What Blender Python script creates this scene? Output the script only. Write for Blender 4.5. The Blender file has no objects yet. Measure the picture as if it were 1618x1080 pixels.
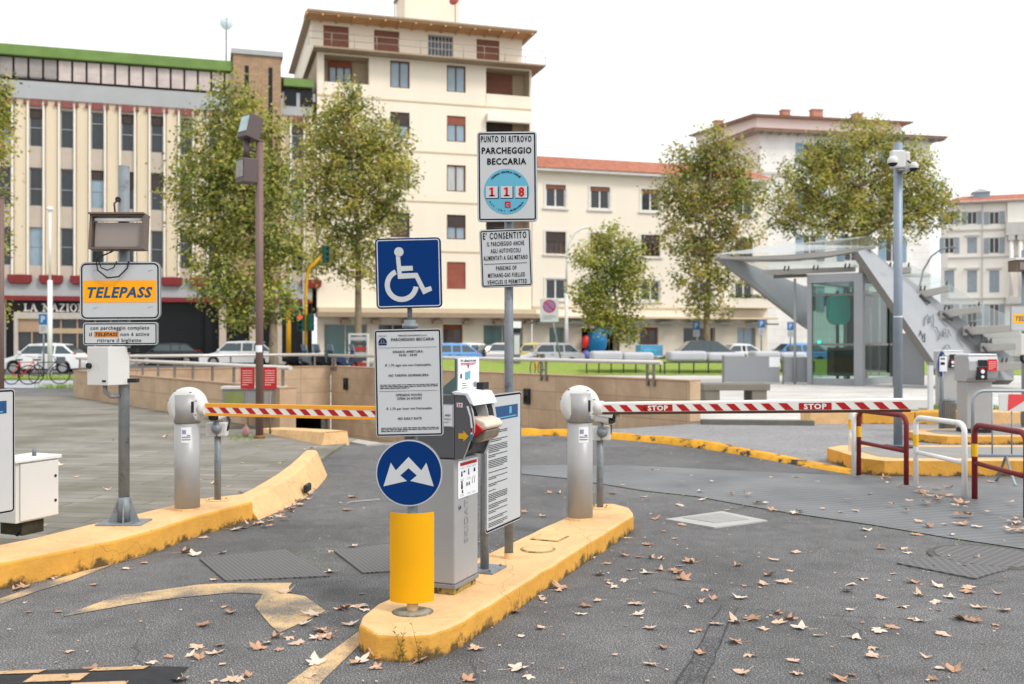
import bpy, bmesh, math, random
from math import sin, cos, pi, radians, atan2, sqrt
from mathutils import Vector, Matrix
random.seed(11)
SC = bpy.context.scene
COL = SC.collection
# ------------------------------------------------------------------ camera, sky, sun, exposure
EYE = 1.55; FPX = 1573.0; CX = 809.0; CY = 540.0       # eye height (m), focal length in photo pixels, image centre
cam_d = bpy.data.cameras.new('camera'); cam = bpy.data.objects.new('camera', cam_d); COL.objects.link(cam)
cam.location = (0, 0, EYE); cam.rotation_euler = (radians(90), 0, 0)
cam_d.sensor_width = 36; cam_d.lens = 35.0; cam_d.clip_end = 2000; cam_d.clip_start = 0.05
cam_d.dof.use_dof = True; cam_d.dof.focus_distance = 6.1; cam_d.dof.aperture_fstop = 2.6
SC.camera = cam
w = bpy.data.worlds.new('World'); SC.world = w; w.use_nodes = True
nt = w.node_tree; nt.nodes.clear()
sky = nt.nodes.new('ShaderNodeTexSky'); sky.sky_type = 'NISHITA'; sky.sun_disc = False
SUN_EL, SUN_AZ = radians(48), radians(125)             # azimuth clockwise from +Y
sky.sun_elevation = SUN_EL; sky.sun_rotation = SUN_AZ; sky.dust_density = 6; sky.air_density = 1.0; sky.ozone_density = 1.0
hs = nt.nodes.new('ShaderNodeHueSaturation'); hs.inputs['Saturation'].default_value = 0.12
nt.links.new(sky.outputs[0], hs.inputs['Color'])
mxs = nt.nodes.new('ShaderNodeMixRGB'); mxs.inputs[0].default_value = 0.75      # an even overcast deck over the clear sky
mxs.inputs[2].default_value = (11.5, 11.6, 11.8, 1)
nt.links.new(hs.outputs[0], mxs.inputs[1])
bg = nt.nodes.new('ShaderNodeBackground'); bg.inputs[1].default_value = 0.1
nt.links.new(mxs.outputs[0], bg.inputs[0])
ow = nt.nodes.new('ShaderNodeOutputWorld'); nt.links.new(bg.outputs[0], ow.inputs[0])
sl = bpy.data.lights.new('sun', 'SUN'); sl.energy = 1.4; sl.angle = radians(14); sl.color = (1, 0.96, 0.9)
sun = bpy.data.objects.new('sun', sl); COL.objects.link(sun)
sdir = Vector((sin(SUN_AZ)*cos(SUN_EL), cos(SUN_AZ)*cos(SUN_EL), sin(SUN_EL)))
sun.rotation_euler = sdir.to_track_quat('Z', 'Y').to_euler(); sun.location = (20, -20, 40)
SC.view_settings.view_transform = 'Standard'; SC.view_settings.look = 'None'
SC.view_settings.exposure = 0.45; SC.view_settings.gamma = 1.0
SC.cycles.max_bounces = 8; SC.cycles.transparent_max_bounces = 16; SC.cycles.use_denoising = True

# ------------------------------------------------------------------ helpers
def G(px, py, z=0.0):                                   # where the sight line through a photo pixel meets height z
    d = (EYE-z)*FPX/(py-CY); return Vector(((px-CX)/FPX*d, d, z))
def P(px, py, d):
    return Vector(((px-CX)/FPX*d, d, EYE-(py-CY)/FPX*d))
def lin(h):
    h = h.lstrip('#'); o = []
    for i in (0, 2, 4):
        c = int(h[i:i+2], 16)/255; o.append(c/12.92 if c <= .04045 else ((c+.055)/1.055)**2.4)
    return tuple(o)
MATS = {}
def N(nt, t, **kw):
    n = nt.nodes.new(t)
    for k, v in kw.items(): setattr(n, k, v)
    return n
def mat(name, col, rough=.6, metal=0., var=.10, scale=3., bump=0., bscale=60., dirt=None, dthr=.6, dscale=4., dsoft=.08,
        emit=0., spec=.28, coords='Object', streak=False):
    """a painted / stone / metal surface: base colour with soft mottling, optional stains with a shape of their own, optional bump"""
    if name in MATS: return MATS[name]
    if isinstance(col, str): col = lin(col)
    m = bpy.data.materials.new(name); m.use_nodes = True; t = m.node_tree; b = t.nodes['Principled BSDF']
    L = t.links.new
    tc = N(t, 'ShaderNodeTexCoord')
    vec = tc.outputs[coords]
    if streak:
        mp = N(t, 'ShaderNodeMapping'); mp.inputs['Scale'].default_value = (1, 1, .12); L(vec, mp.inputs[0]); vec = mp.outputs[0]
    n1 = N(t, 'ShaderNodeTexNoise'); n1.inputs['Scale'].default_value = scale; n1.inputs['Detail'].default_value = 6; n1.inputs['Roughness'].default_value = .62
    L(vec, n1.inputs['Vector'])
    r = N(t, 'ShaderNodeValToRGB'); r.color_ramp.elements[0].position = .3; r.color_ramp.elements[1].position = .72
    r.color_ramp.elements[0].color = (*[c*(1-var) for c in col], 1); r.color_ramp.elements[1].color = (*[min(1, c*(1+var)) for c in col], 1)
    L(n1.outputs['Fac'], r.inputs[0]); out = r.outputs[0]
    if dirt is not None:
        if isinstance(dirt, str): dirt = lin(dirt)
        n2 = N(t, 'ShaderNodeTexNoise'); n2.inputs['Scale'].default_value = dscale; n2.inputs['Detail'].default_value = 9; n2.inputs['Roughness'].default_value = .7
        L(vec, n2.inputs['Vector'])
        mr = N(t, 'ShaderNodeMapRange'); mr.inputs[1].default_value = dthr; mr.inputs[2].default_value = dthr+dsoft
        L(n2.outputs['Fac'], mr.inputs[0])
        mx = N(t, 'ShaderNodeMixRGB'); L(mr.outputs[0], mx.inputs[0]); L(out, mx.inputs[1]); mx.inputs[2].default_value = (*dirt, 1); out = mx.outputs[0]
    L(out, b.inputs['Base Color'])
    b.inputs['Roughness'].default_value = rough; b.inputs['Metallic'].default_value = metal; b.inputs['Specular IOR Level'].default_value = spec
    if bump > 0:
        n3 = N(t, 'ShaderNodeTexNoise'); n3.inputs['Scale'].default_value = bscale; n3.inputs['Detail'].default_value = 4
        L(tc.outputs[coords], n3.inputs['Vector'])
        bp = N(t, 'ShaderNodeBump'); bp.inputs['Strength'].default_value = bump; bp.inputs['Distance'].default_value = .01
        L(n3.outputs['Fac'], bp.inputs['Height']); L(bp.outputs[0], b.inputs['Normal'])
    if emit > 0:
        b.inputs['Emission Color'].default_value = (*col, 1); b.inputs['Emission Strength'].default_value = emit
    MATS[name] = m; return m
def panel_mat(name, col, mortar, bw, bh, msize=.01, rough=.75, var=.15, plane='xz', offset=.5, rot=0., bump=.3, stain=None, sthr=.55, coords='Object', nscale=1.2, squash=1.0):
    """coursed cladding, slabs or bricks: a brick texture laid in the object's own metres"""
    if name in MATS: return MATS[name]
    if isinstance(col, str): col = lin(col)
    if isinstance(mortar, str): mortar = lin(mortar)
    m = bpy.data.materials.new(name); m.use_nodes = True; t = m.node_tree; b = t.nodes['Principled BSDF']; L = t.links.new
    tc = N(t, 'ShaderNodeTexCoord'); sp = N(t, 'ShaderNodeSeparateXYZ'); L(tc.outputs[coords], sp.inputs[0])
    cb = N(t, 'ShaderNodeCombineXYZ'); L(sp.outputs[0], cb.inputs[0]); L(sp.outputs[2 if plane == 'xz' else 1], cb.inputs[1])
    mp = N(t, 'ShaderNodeMapping'); mp.inputs['Rotation'].default_value = (0, 0, rot); L(cb.outputs[0], mp.inputs[0])
    br = N(t, 'ShaderNodeTexBrick'); br.offset = offset; br.squash = squash
    br.inputs['Scale'].default_value = 1.0; br.inputs['Brick Width'].default_value = bw; br.inputs['Row Height'].default_value = bh
    br.inputs['Mortar Size'].default_value = msize; br.inputs['Mortar Smooth'].default_value = .2; br.inputs['Bias'].default_value = 0
    br.inputs['Color1'].default_value = (*[c*(1-var) for c in col], 1); br.inputs['Color2'].default_value = (*[min(1, c*(1+var)) for c in col], 1)
    br.inputs['Mortar'].default_value = (*mortar, 1)
    L(mp.outputs[0], br.inputs['Vector'])
    n1 = N(t, 'ShaderNodeTexNoise'); n1.inputs['Scale'].default_value = nscale; n1.inputs['Detail'].default_value = 8; n1.inputs['Roughness'].default_value = .65
    L(tc.outputs[coords], n1.inputs['Vector'])
    mr = N(t, 'ShaderNodeMapRange'); mr.inputs[1].default_value = .25; mr.inputs[2].default_value = .75; mr.inputs[3].default_value = .78; mr.inputs[4].default_value = 1.18
    L(n1.outputs['Fac'], mr.inputs[0])
    mu = N(t, 'ShaderNodeMixRGB', blend_type='MULTIPLY'); mu.inputs[0].default_value = 1; L(br.outputs['Color'], mu.inputs[1]); L(mr.outputs[0], mu.inputs[2]); out = mu.outputs[0]
    if stain is not None:
        if isinstance(stain, str): stain = lin(stain)
        n2 = N(t, 'ShaderNodeTexNoise'); n2.inputs['Scale'].default_value = .7; n2.inputs['Detail'].default_value = 9; L(tc.outputs[coords], n2.inputs['Vector'])
        m2 = N(t, 'ShaderNodeMapRange'); m2.inputs[1].default_value = sthr; m2.inputs[2].default_value = sthr+.2; m2.inputs[4].default_value = .75; L(n2.outputs['Fac'], m2.inputs[0])
        mx = N(t, 'ShaderNodeMixRGB'); L(m2.outputs[0], mx.inputs[0]); L(out, mx.inputs[1]); mx.inputs[2].default_value = (*stain, 1); out = mx.outputs[0]
    L(out, b.inputs['Base Color']); b.inputs['Roughness'].default_value = rough; b.inputs['Specular IOR Level'].default_value = .2
    bp = N(t, 'ShaderNodeBump'); bp.inputs['Strength'].default_value = bump; bp.inputs['Distance'].default_value = .01
    iv = N(t, 'ShaderNodeMath', operation='SUBTRACT'); iv.inputs[0].default_value = 1; L(br.outputs['Fac'], iv.inputs[1])
    L(iv.outputs[0], bp.inputs['Height']); L(bp.outputs[0], b.inputs['Normal'])
    MATS[name] = m; return m
def clear_glass(name, tint=(.9, .96, .94), refl=.10, body=0., bodycol=(.5, .55, .55)):
    if name in MATS: return MATS[name]
    m = bpy.data.materials.new(name); m.use_nodes = True; t = m.node_tree; t.nodes.clear(); L = t.links.new
    tr = N(t, 'ShaderNodeBsdfTransparent'); tr.inputs[0].default_value = (*tint, 1)
    gl = N(t, 'ShaderNodeBsdfGlossy'); gl.inputs['Roughness'].default_value = .03
    df = N(t, 'ShaderNodeBsdfDiffuse'); df.inputs[0].default_value = (*bodycol, 1)
    fr = N(t, 'ShaderNodeLayerWeight'); fr.inputs[0].default_value = .5
    pw = N(t, 'ShaderNodeMath', operation='POWER'); pw.inputs[1].default_value = 4; L(fr.outputs['Facing'], pw.inputs[0])
    ad = N(t, 'ShaderNodeMath', operation='MULTIPLY_ADD', use_clamp=True); ad.inputs[1].default_value = .7; ad.inputs[2].default_value = refl; L(pw.outputs[0], ad.inputs[0])
    m1 = N(t, 'ShaderNodeMixShader'); m1.inputs[0].default_value = body; L(tr.outputs[0], m1.inputs[1]); L(df.outputs[0], m1.inputs[2])
    m2 = N(t, 'ShaderNodeMixShader'); L(ad.outputs[0], m2.inputs[0]); L(m1.outputs[0], m2.inputs[1]); L(gl.outputs[0], m2.inputs[2])
    o = N(t, 'ShaderNodeOutputMaterial'); L(m2.outputs[0], o.inputs[0]); MATS[name] = m; return m
def leaf_mat(name, col, trans=.45, var=.18):
    m = bpy.data.materials.new(name); m.use_nodes = True; t = m.node_tree; L = t.links.new; b = t.nodes['Principled BSDF']; o = t.nodes['Material Output']
    tc = N(t, 'ShaderNodeTexCoord'); n = N(t, 'ShaderNodeTexNoise'); n.inputs['Scale'].default_value = 1.4; n.inputs['Detail'].default_value = 5; L(tc.outputs['Object'], n.inputs['Vector'])
    r = N(t, 'ShaderNodeValToRGB'); r.color_ramp.elements[0].position = .3; r.color_ramp.elements[1].position = .7
    r.color_ramp.elements[0].color = (*[c*(1-var) for c in col], 1); r.color_ramp.elements[1].color = (*[c*(1+var) for c in col], 1)
    L(n.outputs['Fac'], r.inputs[0]); L(r.outputs[0], b.inputs['Base Color']); b.inputs['Roughness'].default_value = .65; b.inputs['Specular IOR Level'].default_value = .15
    tl = N(t, 'ShaderNodeBsdfTranslucent'); L(r.outputs[0], tl.inputs[0])
    mx = N(t, 'ShaderNodeMixShader'); mx.inputs[0].default_value = trans; L(b.outputs[0], mx.inputs[1]); L(tl.outputs[0], mx.inputs[2]); L(mx.outputs[0], o.inputs[0])
    return m

class MB:                                                # gathers shapes and links them as ONE mesh object
    def __init__(s, M=None):
        s.v = []; s.f = []; s.mi = []; s.sm = []; s.mats = []; s.M = M
    def add(s, vs, fs, m, smooth=False):
        if m not in s.mats: s.mats.append(m)
        k = s.mats.index(m); o = len(s.v)
        s.v += [tuple(s.M @ Vector(v)) if s.M else tuple(v) for v in vs]
        for f in fs: s.f.append([i+o for i in f]); s.mi.append(k); s.sm.append(smooth)
        return s
    def box(s, x0, x1, y0, y1, z0, z1, m):
        return s.add([(x0,y0,z0),(x1,y0,z0),(x1,y1,z0),(x0,y1,z0),(x0,y0,z1),(x1,y0,z1),(x1,y1,z1),(x0,y1,z1)],
                     [(0,3,2,1),(4,5,6,7),(0,1,5,4),(1,2,6,5),(2,3,7,6),(3,0,4,7)], m)
    def quad(s, a, b, c, d, m): return s.add([a, b, c, d], [(0, 1, 2, 3)], m)
    def cyl(s, p0, p1, r, m, r1=None, n=16, caps=True, smooth=True):
        p0 = Vector(p0); p1 = Vector(p1); r1 = r if r1 is None else r1
        ax = (p1-p0).normalized(); u = ax.orthogonal().normalized(); v = ax.cross(u)
        vs = [p0+(u*cos(2*pi*i/n)+v*sin(2*pi*i/n))*r for i in range(n)]+[p1+(u*cos(2*pi*i/n)+v*sin(2*pi*i/n))*r1 for i in range(n)]
        s.add(vs, [(i, (i+1) % n, n+(i+1) % n, n+i) for i in range(n)], m, smooth)
        if caps: s.add(vs, [tuple(range(n-1, -1, -1)), tuple(range(n, 2*n))], m)
        return s
    def tube(s, pts, r, m, n=10, caps=True, radii=None, closed=False):
        pts = [Vector(p) for p in pts]; k = len(pts); vs = []; u = None
        for i, p in enumerate(pts):
            if closed: t = (pts[(i+1) % k]-pts[i-1]).normalized()
            else:
                a = pts[max(i-1, 0)]; b = pts[min(i+1, k-1)]; t = (b-a).normalized()
            if u is None: u = t.orthogonal().normalized()
            u = (u-t*u.dot(t)).normalized(); v = t.cross(u); rr = radii[i] if radii else r
            vs += [p+(u*cos(2*pi*j/n)+v*sin(2*pi*j/n))*rr for j in range(n)]
        fs = []
        for i in range(k if closed else k-1):
            q = (i+1) % k
            fs += [(i*n+j, i*n+(j+1) % n, q*n+(j+1) % n, q*n+j) for j in range(n)]
        s.add(vs, fs, m, True)
        if caps and not closed: s.add(vs, [tuple(range(n-1, -1, -1)), tuple(range((k-1)*n, k*n))], m)
        return s
    def prism_xz(s, poly, y0, y1, m, back=True, side=None):
        n = len(poly); vs = [(x, y0, z) for x, z in poly]+[(x, y1, z) for x, z in poly]
        s.add(vs, [tuple(range(n))]+([tuple(range(2*n-1, n-1, -1))] if back else []), m)
        s.add(vs, [(i, n+i, n+(i+1) % n, (i+1) % n) for i in range(n)], side or m)
        return s
    def prism_xy(s, poly, z0, z1, m, side=None):
        n = len(poly); zz0 = z0 if isinstance(z0, (list, tuple)) else [z0]*n; zz1 = z1 if isinstance(z1, (list, tuple)) else [z1]*n
        vs = [(p[0], p[1], a) for p, a in zip(poly, zz0)]+[(p[0], p[1], a) for p, a in zip(poly, zz1)]
        s.add(vs, [tuple(range(n-1, -1, -1)), tuple(range(n, 2*n))], m)
        s.add(vs, [(i, (i+1) % n, n+(i+1) % n, n+i) for i in range(n)], side or m)
        return s
    def sheet(s, pts, m): return s.add(pts, [tuple(range(len(pts)))], m)
    def lathe(s, prof, c, ax, m, n=24, smooth=True):      # prof: (radius, distance along ax)
        c = Vector(c); ax = Vector(ax).normalized(); u = ax.orthogonal().normalized(); v = ax.cross(u); k = len(prof); vs = []
        for r, h in prof: vs += [c+ax*h+(u*cos(2*pi*j/n)+v*sin(2*pi*j/n))*r for j in range(n)]
        s.add(vs, [(i*n+j, i*n+(j+1) % n, (i+1)*n+(j+1) % n, (i+1)*n+j) for i in range(k-1) for j in range(n)], m, smooth)
        return s
    def build(s, name, parent=None, bevel=0., seg=2, recalc=True, loc=None, rotz=0.):
        me = bpy.data.meshes.new(name); me.from_pydata(s.v, [], s.f); me.update()
        for m in s.mats: me.materials.append(m)
        me.polygons.foreach_set('material_index', s.mi); me.polygons.foreach_set('use_smooth', s.sm)
        if recalc:
            bm = bmesh.new(); bm.from_mesh(me); bmesh.ops.remove_doubles(bm, verts=bm.verts, dist=1e-5); bmesh.ops.recalc_face_normals(bm, faces=bm.faces); bm.to_mesh(me); bm.free()
        o = bpy.data.objects.new(name, me); COL.objects.link(o)
        if parent: o.parent = parent
        if loc is not None: o.location = loc
        o.rotation_euler.z = rotz
        if bevel:
            b = o.modifiers.new('bevel', 'BEVEL'); b.width = bevel; b.segments = seg; b.limit_method = 'ANGLE'; b.angle_limit = radians(40); b.harden_normals = False
        return o
def tag(o, label, cat, group=None, kind=None):
    o['label'] = label; o['category'] = cat
    if group: o['group'] = group
    if kind: o['kind'] = kind
    return o
def thing(name, label, cat, loc=(0, 0, 0), rotz=0., group=None):
    o = bpy.data.objects.new(name, None); COL.objects.link(o); o.empty_display_size = .2
    o.location = loc; o.rotation_euler = (0, 0, rotz)
    return tag(o, label, cat, group)
def struct(o, label=None, cat=None):
    o['kind'] = 'structure'
    if label: o['label'] = label
    if cat: o['category'] = cat
    return o
def copy_tree(o, parent=None):
    c = o.copy(); COL.objects.link(c); c.parent = parent
    for ch in [x for x in bpy.data.objects if x.parent == o]: copy_tree(ch, c)
    return c
# writing --------------------------------------------------------------
_tx = {}
def glyphs(s, bold=0., shear=0., spacing=1.):
    k = (s, bold, shear, spacing)
    if k not in _tx:
        cu = bpy.data.curves.new('w', 'FONT'); cu.body = s; cu.size = 1; cu.offset = bold; cu.shear = shear; cu.space_character = spacing
        cu.resolution_u = 2; cu.align_x = 'LEFT'
        ob = bpy.data.objects.new('w', cu); me = bpy.data.meshes.new_from_object(ob)
        vs = [tuple(v.co) for v in me.vertices]; fs = [tuple(p.vertices) for p in me.polygons]
        bpy.data.objects.remove(ob); bpy.data.curves.remove(cu); bpy.data.meshes.remove(me)
        xs = [v[0] for v in vs]
        _tx[k] = (vs, fs, min(xs), max(xs))
    return _tx[k]
def write(mb, s, x, z, cap, m, y=0., width=None, bold=.022, shear=0., spacing=1.12, align='C'):
    """lettering in the local x-z plane: cap = capital height, width = total width if it must fit"""
    vs, fs, a, b = glyphs(s, bold, shear, spacing); k = cap/.73; kx = k if width is None else width/(b-a)
    wd = (b-a)*kx; x0 = x-wd/2 if align == 'C' else (x if align == 'L' else x-wd)
    mb.add([(x0+(v[0]-a)*kx, y, z+v[1]*k) for v in vs], fs, m)
def small_print(mb, x0, x1, z0, z1, n, m, y=0., rnd=random, last=.6, h=.45):
    """rows of print too small to read: short word-length strokes"""
    dz = (z1-z0)/n
    for i in range(n):
        zc = z1-dz*(i+.5); x = x0; xe = x1 if i < n-1 else x0+(x1-x0)*last
        while x < xe-.004:
            wl = rnd.uniform(.008, .03); e = min(x+wl, xe)
            mb.add([(x, y, zc-dz*h/2), (e, y, zc-dz*h/2), (e, y, zc+dz*h/2), (x, y, zc+dz*h/2)], [(0, 1, 2, 3)], m); x = e+.004
def rrect(w, h, r, n=5, cx=0., cz=0.):
    o = []
    for sx, sz, a in ((1, 1, 0), (-1, 1, 90), (-1, -1, 180), (1, -1, 270)):
        for i in range(n+1):
            t = radians(a+90*i/n); o.append((cx+sx*(w/2-r)+r*cos(t), cz+sz*(h/2-r)+r*sin(t)))
    return o
def ring(mb, w, h, r, t, m, y, cx=0., cz=0.):
    a = rrect(w, h, r, 5, cx, cz); b = rrect(w-2*t, h-2*t, max(r-t, .002), 5, cx, cz); n = len(a)
    mb.add([(x, y, z) for x, z in a]+[(x, y, z) for x, z in b], [(i, (i+1) % n, n+(i+1) % n, n+i) for i in range(n)], m)
def disc(mb, r, m, y, cx=0., cz=0., n=40, r0=0.):
    o = [(cx+r*cos(2*pi*i/n), y, cz+r*sin(2*pi*i/n)) for i in range(n)]
    if r0 == 0: mb.add(o, [tuple(range(n))], m)
    else:
        q = [(cx+r0*cos(2*pi*i/n), y, cz+r0*sin(2*pi*i/n)) for i in range(n)]
        mb.add(o+q, [(i, (i+1) % n, n+(i+1) % n, n+i) for i in range(n)], m)
# shared materials -----------------------------------------------------
galv = mat('galvanised_steel', '#7f868b', .5, .2, .16, 9, .05, 40, dirt='#656c70', dthr=.55, dscale=14)
silver = mat('silver_paint', '#a3a3a3', .42, .15, .05, 4, 0, dirt='#978e85', dthr=.62, dscale=5, dsoft=.2)
silver_dk = mat('dark_silver_paint', '#86878a', .45, .25, .05, 4)
rimgrey = mat('sign_rim_metal', '#8d8f93', .5, .4, .1, 8)
signwhite = mat('sign_white', '#b9bcbe', .5, 0, .025, 6, 0, dirt='#a6a8a8', dthr=.66, dscale=18, dsoft=.1)
signblue = mat('sign_blue', '#002e68', .6, 0, .05, 5, spec=.1)
black = mat('black_ink', '#0f1115', .7, 0, .05, 5, spec=.2)
navy = mat('navy_ink', '#12244a', .6, 0, .05, 5)
white = mat('white_paint', '#d8d8d6', .5, 0, .03, 4, dirt='#bcb9b1', dthr=.64, dscale=9, dsoft=.12)
cabwhite = mat('white_cabinet_paint', '#cfcfcc', .45, 0, .03, 3, dirt='#b1ada6', dthr=.62, dscale=8, dsoft=.15)
darkplastic = mat('dark_plastic', '#24262a', .5, 0, .1, 6)
red = mat('red_paint', '#b3171c', .5, 0, .08, 8)
yellow = mat('yellow_sheet', '#e0a200', .45, 0, .03, 5, dirt='#cb9003', dthr=.62, dscale=7, dsoft=.15)
def kerb_mat(name, col, worn, grime, base_bias, thr, wthr):
    """old paint on concrete: mottled coat, rubbed bare patches, black scuffs, mossy splashes low on the face (object z in metres above the road)"""
    m = bpy.data.materials.new(name); m.use_nodes = True; t = m.node_tree; b = t.nodes['Principled BSDF']; L = t.links.new
    tc = N(t, 'ShaderNodeTexCoord'); ob = tc.outputs['Object']; col = lin(col); worn = lin(worn); grime = lin(grime)
    def noise(sc, det=7, ro=.65):
        n = N(t, 'ShaderNodeTexNoise'); n.inputs['Scale'].default_value = sc; n.inputs['Detail'].default_value = det; n.inputs['Roughness'].default_value = ro; L(ob, n.inputs['Vector']); return n.outputs['Fac']
    def rng(f, a, b_, c=0., d=1.):
        r_ = N(t, 'ShaderNodeMapRange'); r_.inputs[1].default_value = a; r_.inputs[2].default_value = b_; r_.inputs[3].default_value = c; r_.inputs[4].default_value = d; L(f, r_.inputs[0]); return r_.outputs[0]
    def mix(f, a, c):
        x = N(t, 'ShaderNodeMixRGB'); L(f, x.inputs[0])
        if isinstance(a, tuple): x.inputs[1].default_value = (*a, 1)
        else: L(a, x.inputs[1])
        x.inputs[2].default_value = (*c, 1); return x.outputs[0]
    out = mix(rng(noise(3.2), .35, .68), tuple(c*.88 for c in col), tuple(min(1, c*1.12) for c in col))
    out = mix(rng(noise(14, 9), wthr, wthr+.09), out, worn)
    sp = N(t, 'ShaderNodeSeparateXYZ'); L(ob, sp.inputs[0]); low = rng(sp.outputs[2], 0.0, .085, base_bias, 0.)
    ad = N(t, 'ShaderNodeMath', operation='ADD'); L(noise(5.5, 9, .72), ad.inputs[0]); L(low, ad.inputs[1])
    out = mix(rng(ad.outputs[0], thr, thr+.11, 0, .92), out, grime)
    out = mix(rng(noise(38, 5, .7), .66, .72, 0, .8), out, tuple(c*.6 for c in grime))
    nd = N(t, 'ShaderNodeTexNoise'); nd.inputs['Scale'].default_value = 3.; nd.inputs['Detail'].default_value = 6; L(ob, nd.inputs['Vector'])
    ma = N(t, 'ShaderNodeMixRGB', blend_type='ADD'); ma.inputs[0].default_value = .30; L(ob, ma.inputs[1]); L(nd.outputs['Color'], ma.inputs[2])
    vo = N(t, 'ShaderNodeTexVoronoi', feature='DISTANCE_TO_EDGE'); vo.inputs['Scale'].default_value = 1.15; L(ma.outputs[0], vo.inputs['Vector'])
    out = mix(rng(vo.outputs['Distance'], .001, .006, .30, 0.), out, tuple(c*.7 for c in grime))
    L(out, b.inputs['Base Color']); b.inputs['Roughness'].default_value = .82; b.inputs['Specular IOR Level'].default_value = .15
    bp = N(t, 'ShaderNodeBump'); bp.inputs['Strength'].default_value = .75; bp.inputs['Distance'].default_value = .012
    mm = N(t, 'ShaderNodeMath', operation='MULTIPLY_ADD'); L(noise(30, 6), mm.inputs[0]); mm.inputs[1].default_value = .5; L(noise(8, 6), mm.inputs[2]); L(mm.outputs[0], bp.inputs['Height']); L(bp.outputs[0], b.inputs['Normal'])
    MATS[name] = m; return m
kerbyel = kerb_mat('kerb_yellow_paint', '#dcb483', '#c3a67d', '#6d5a3c', .05, .66, .60)  # kerb tops: paler copy of the side paint, their light put into the colour
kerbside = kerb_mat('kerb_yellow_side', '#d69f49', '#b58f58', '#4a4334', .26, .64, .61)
concrete = mat('concrete', '#a6a49e', .85, 0, .15, 3, .4, 50, dirt='#7d7a70', dthr=.6, dscale=4, dsoft=.2)
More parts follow.
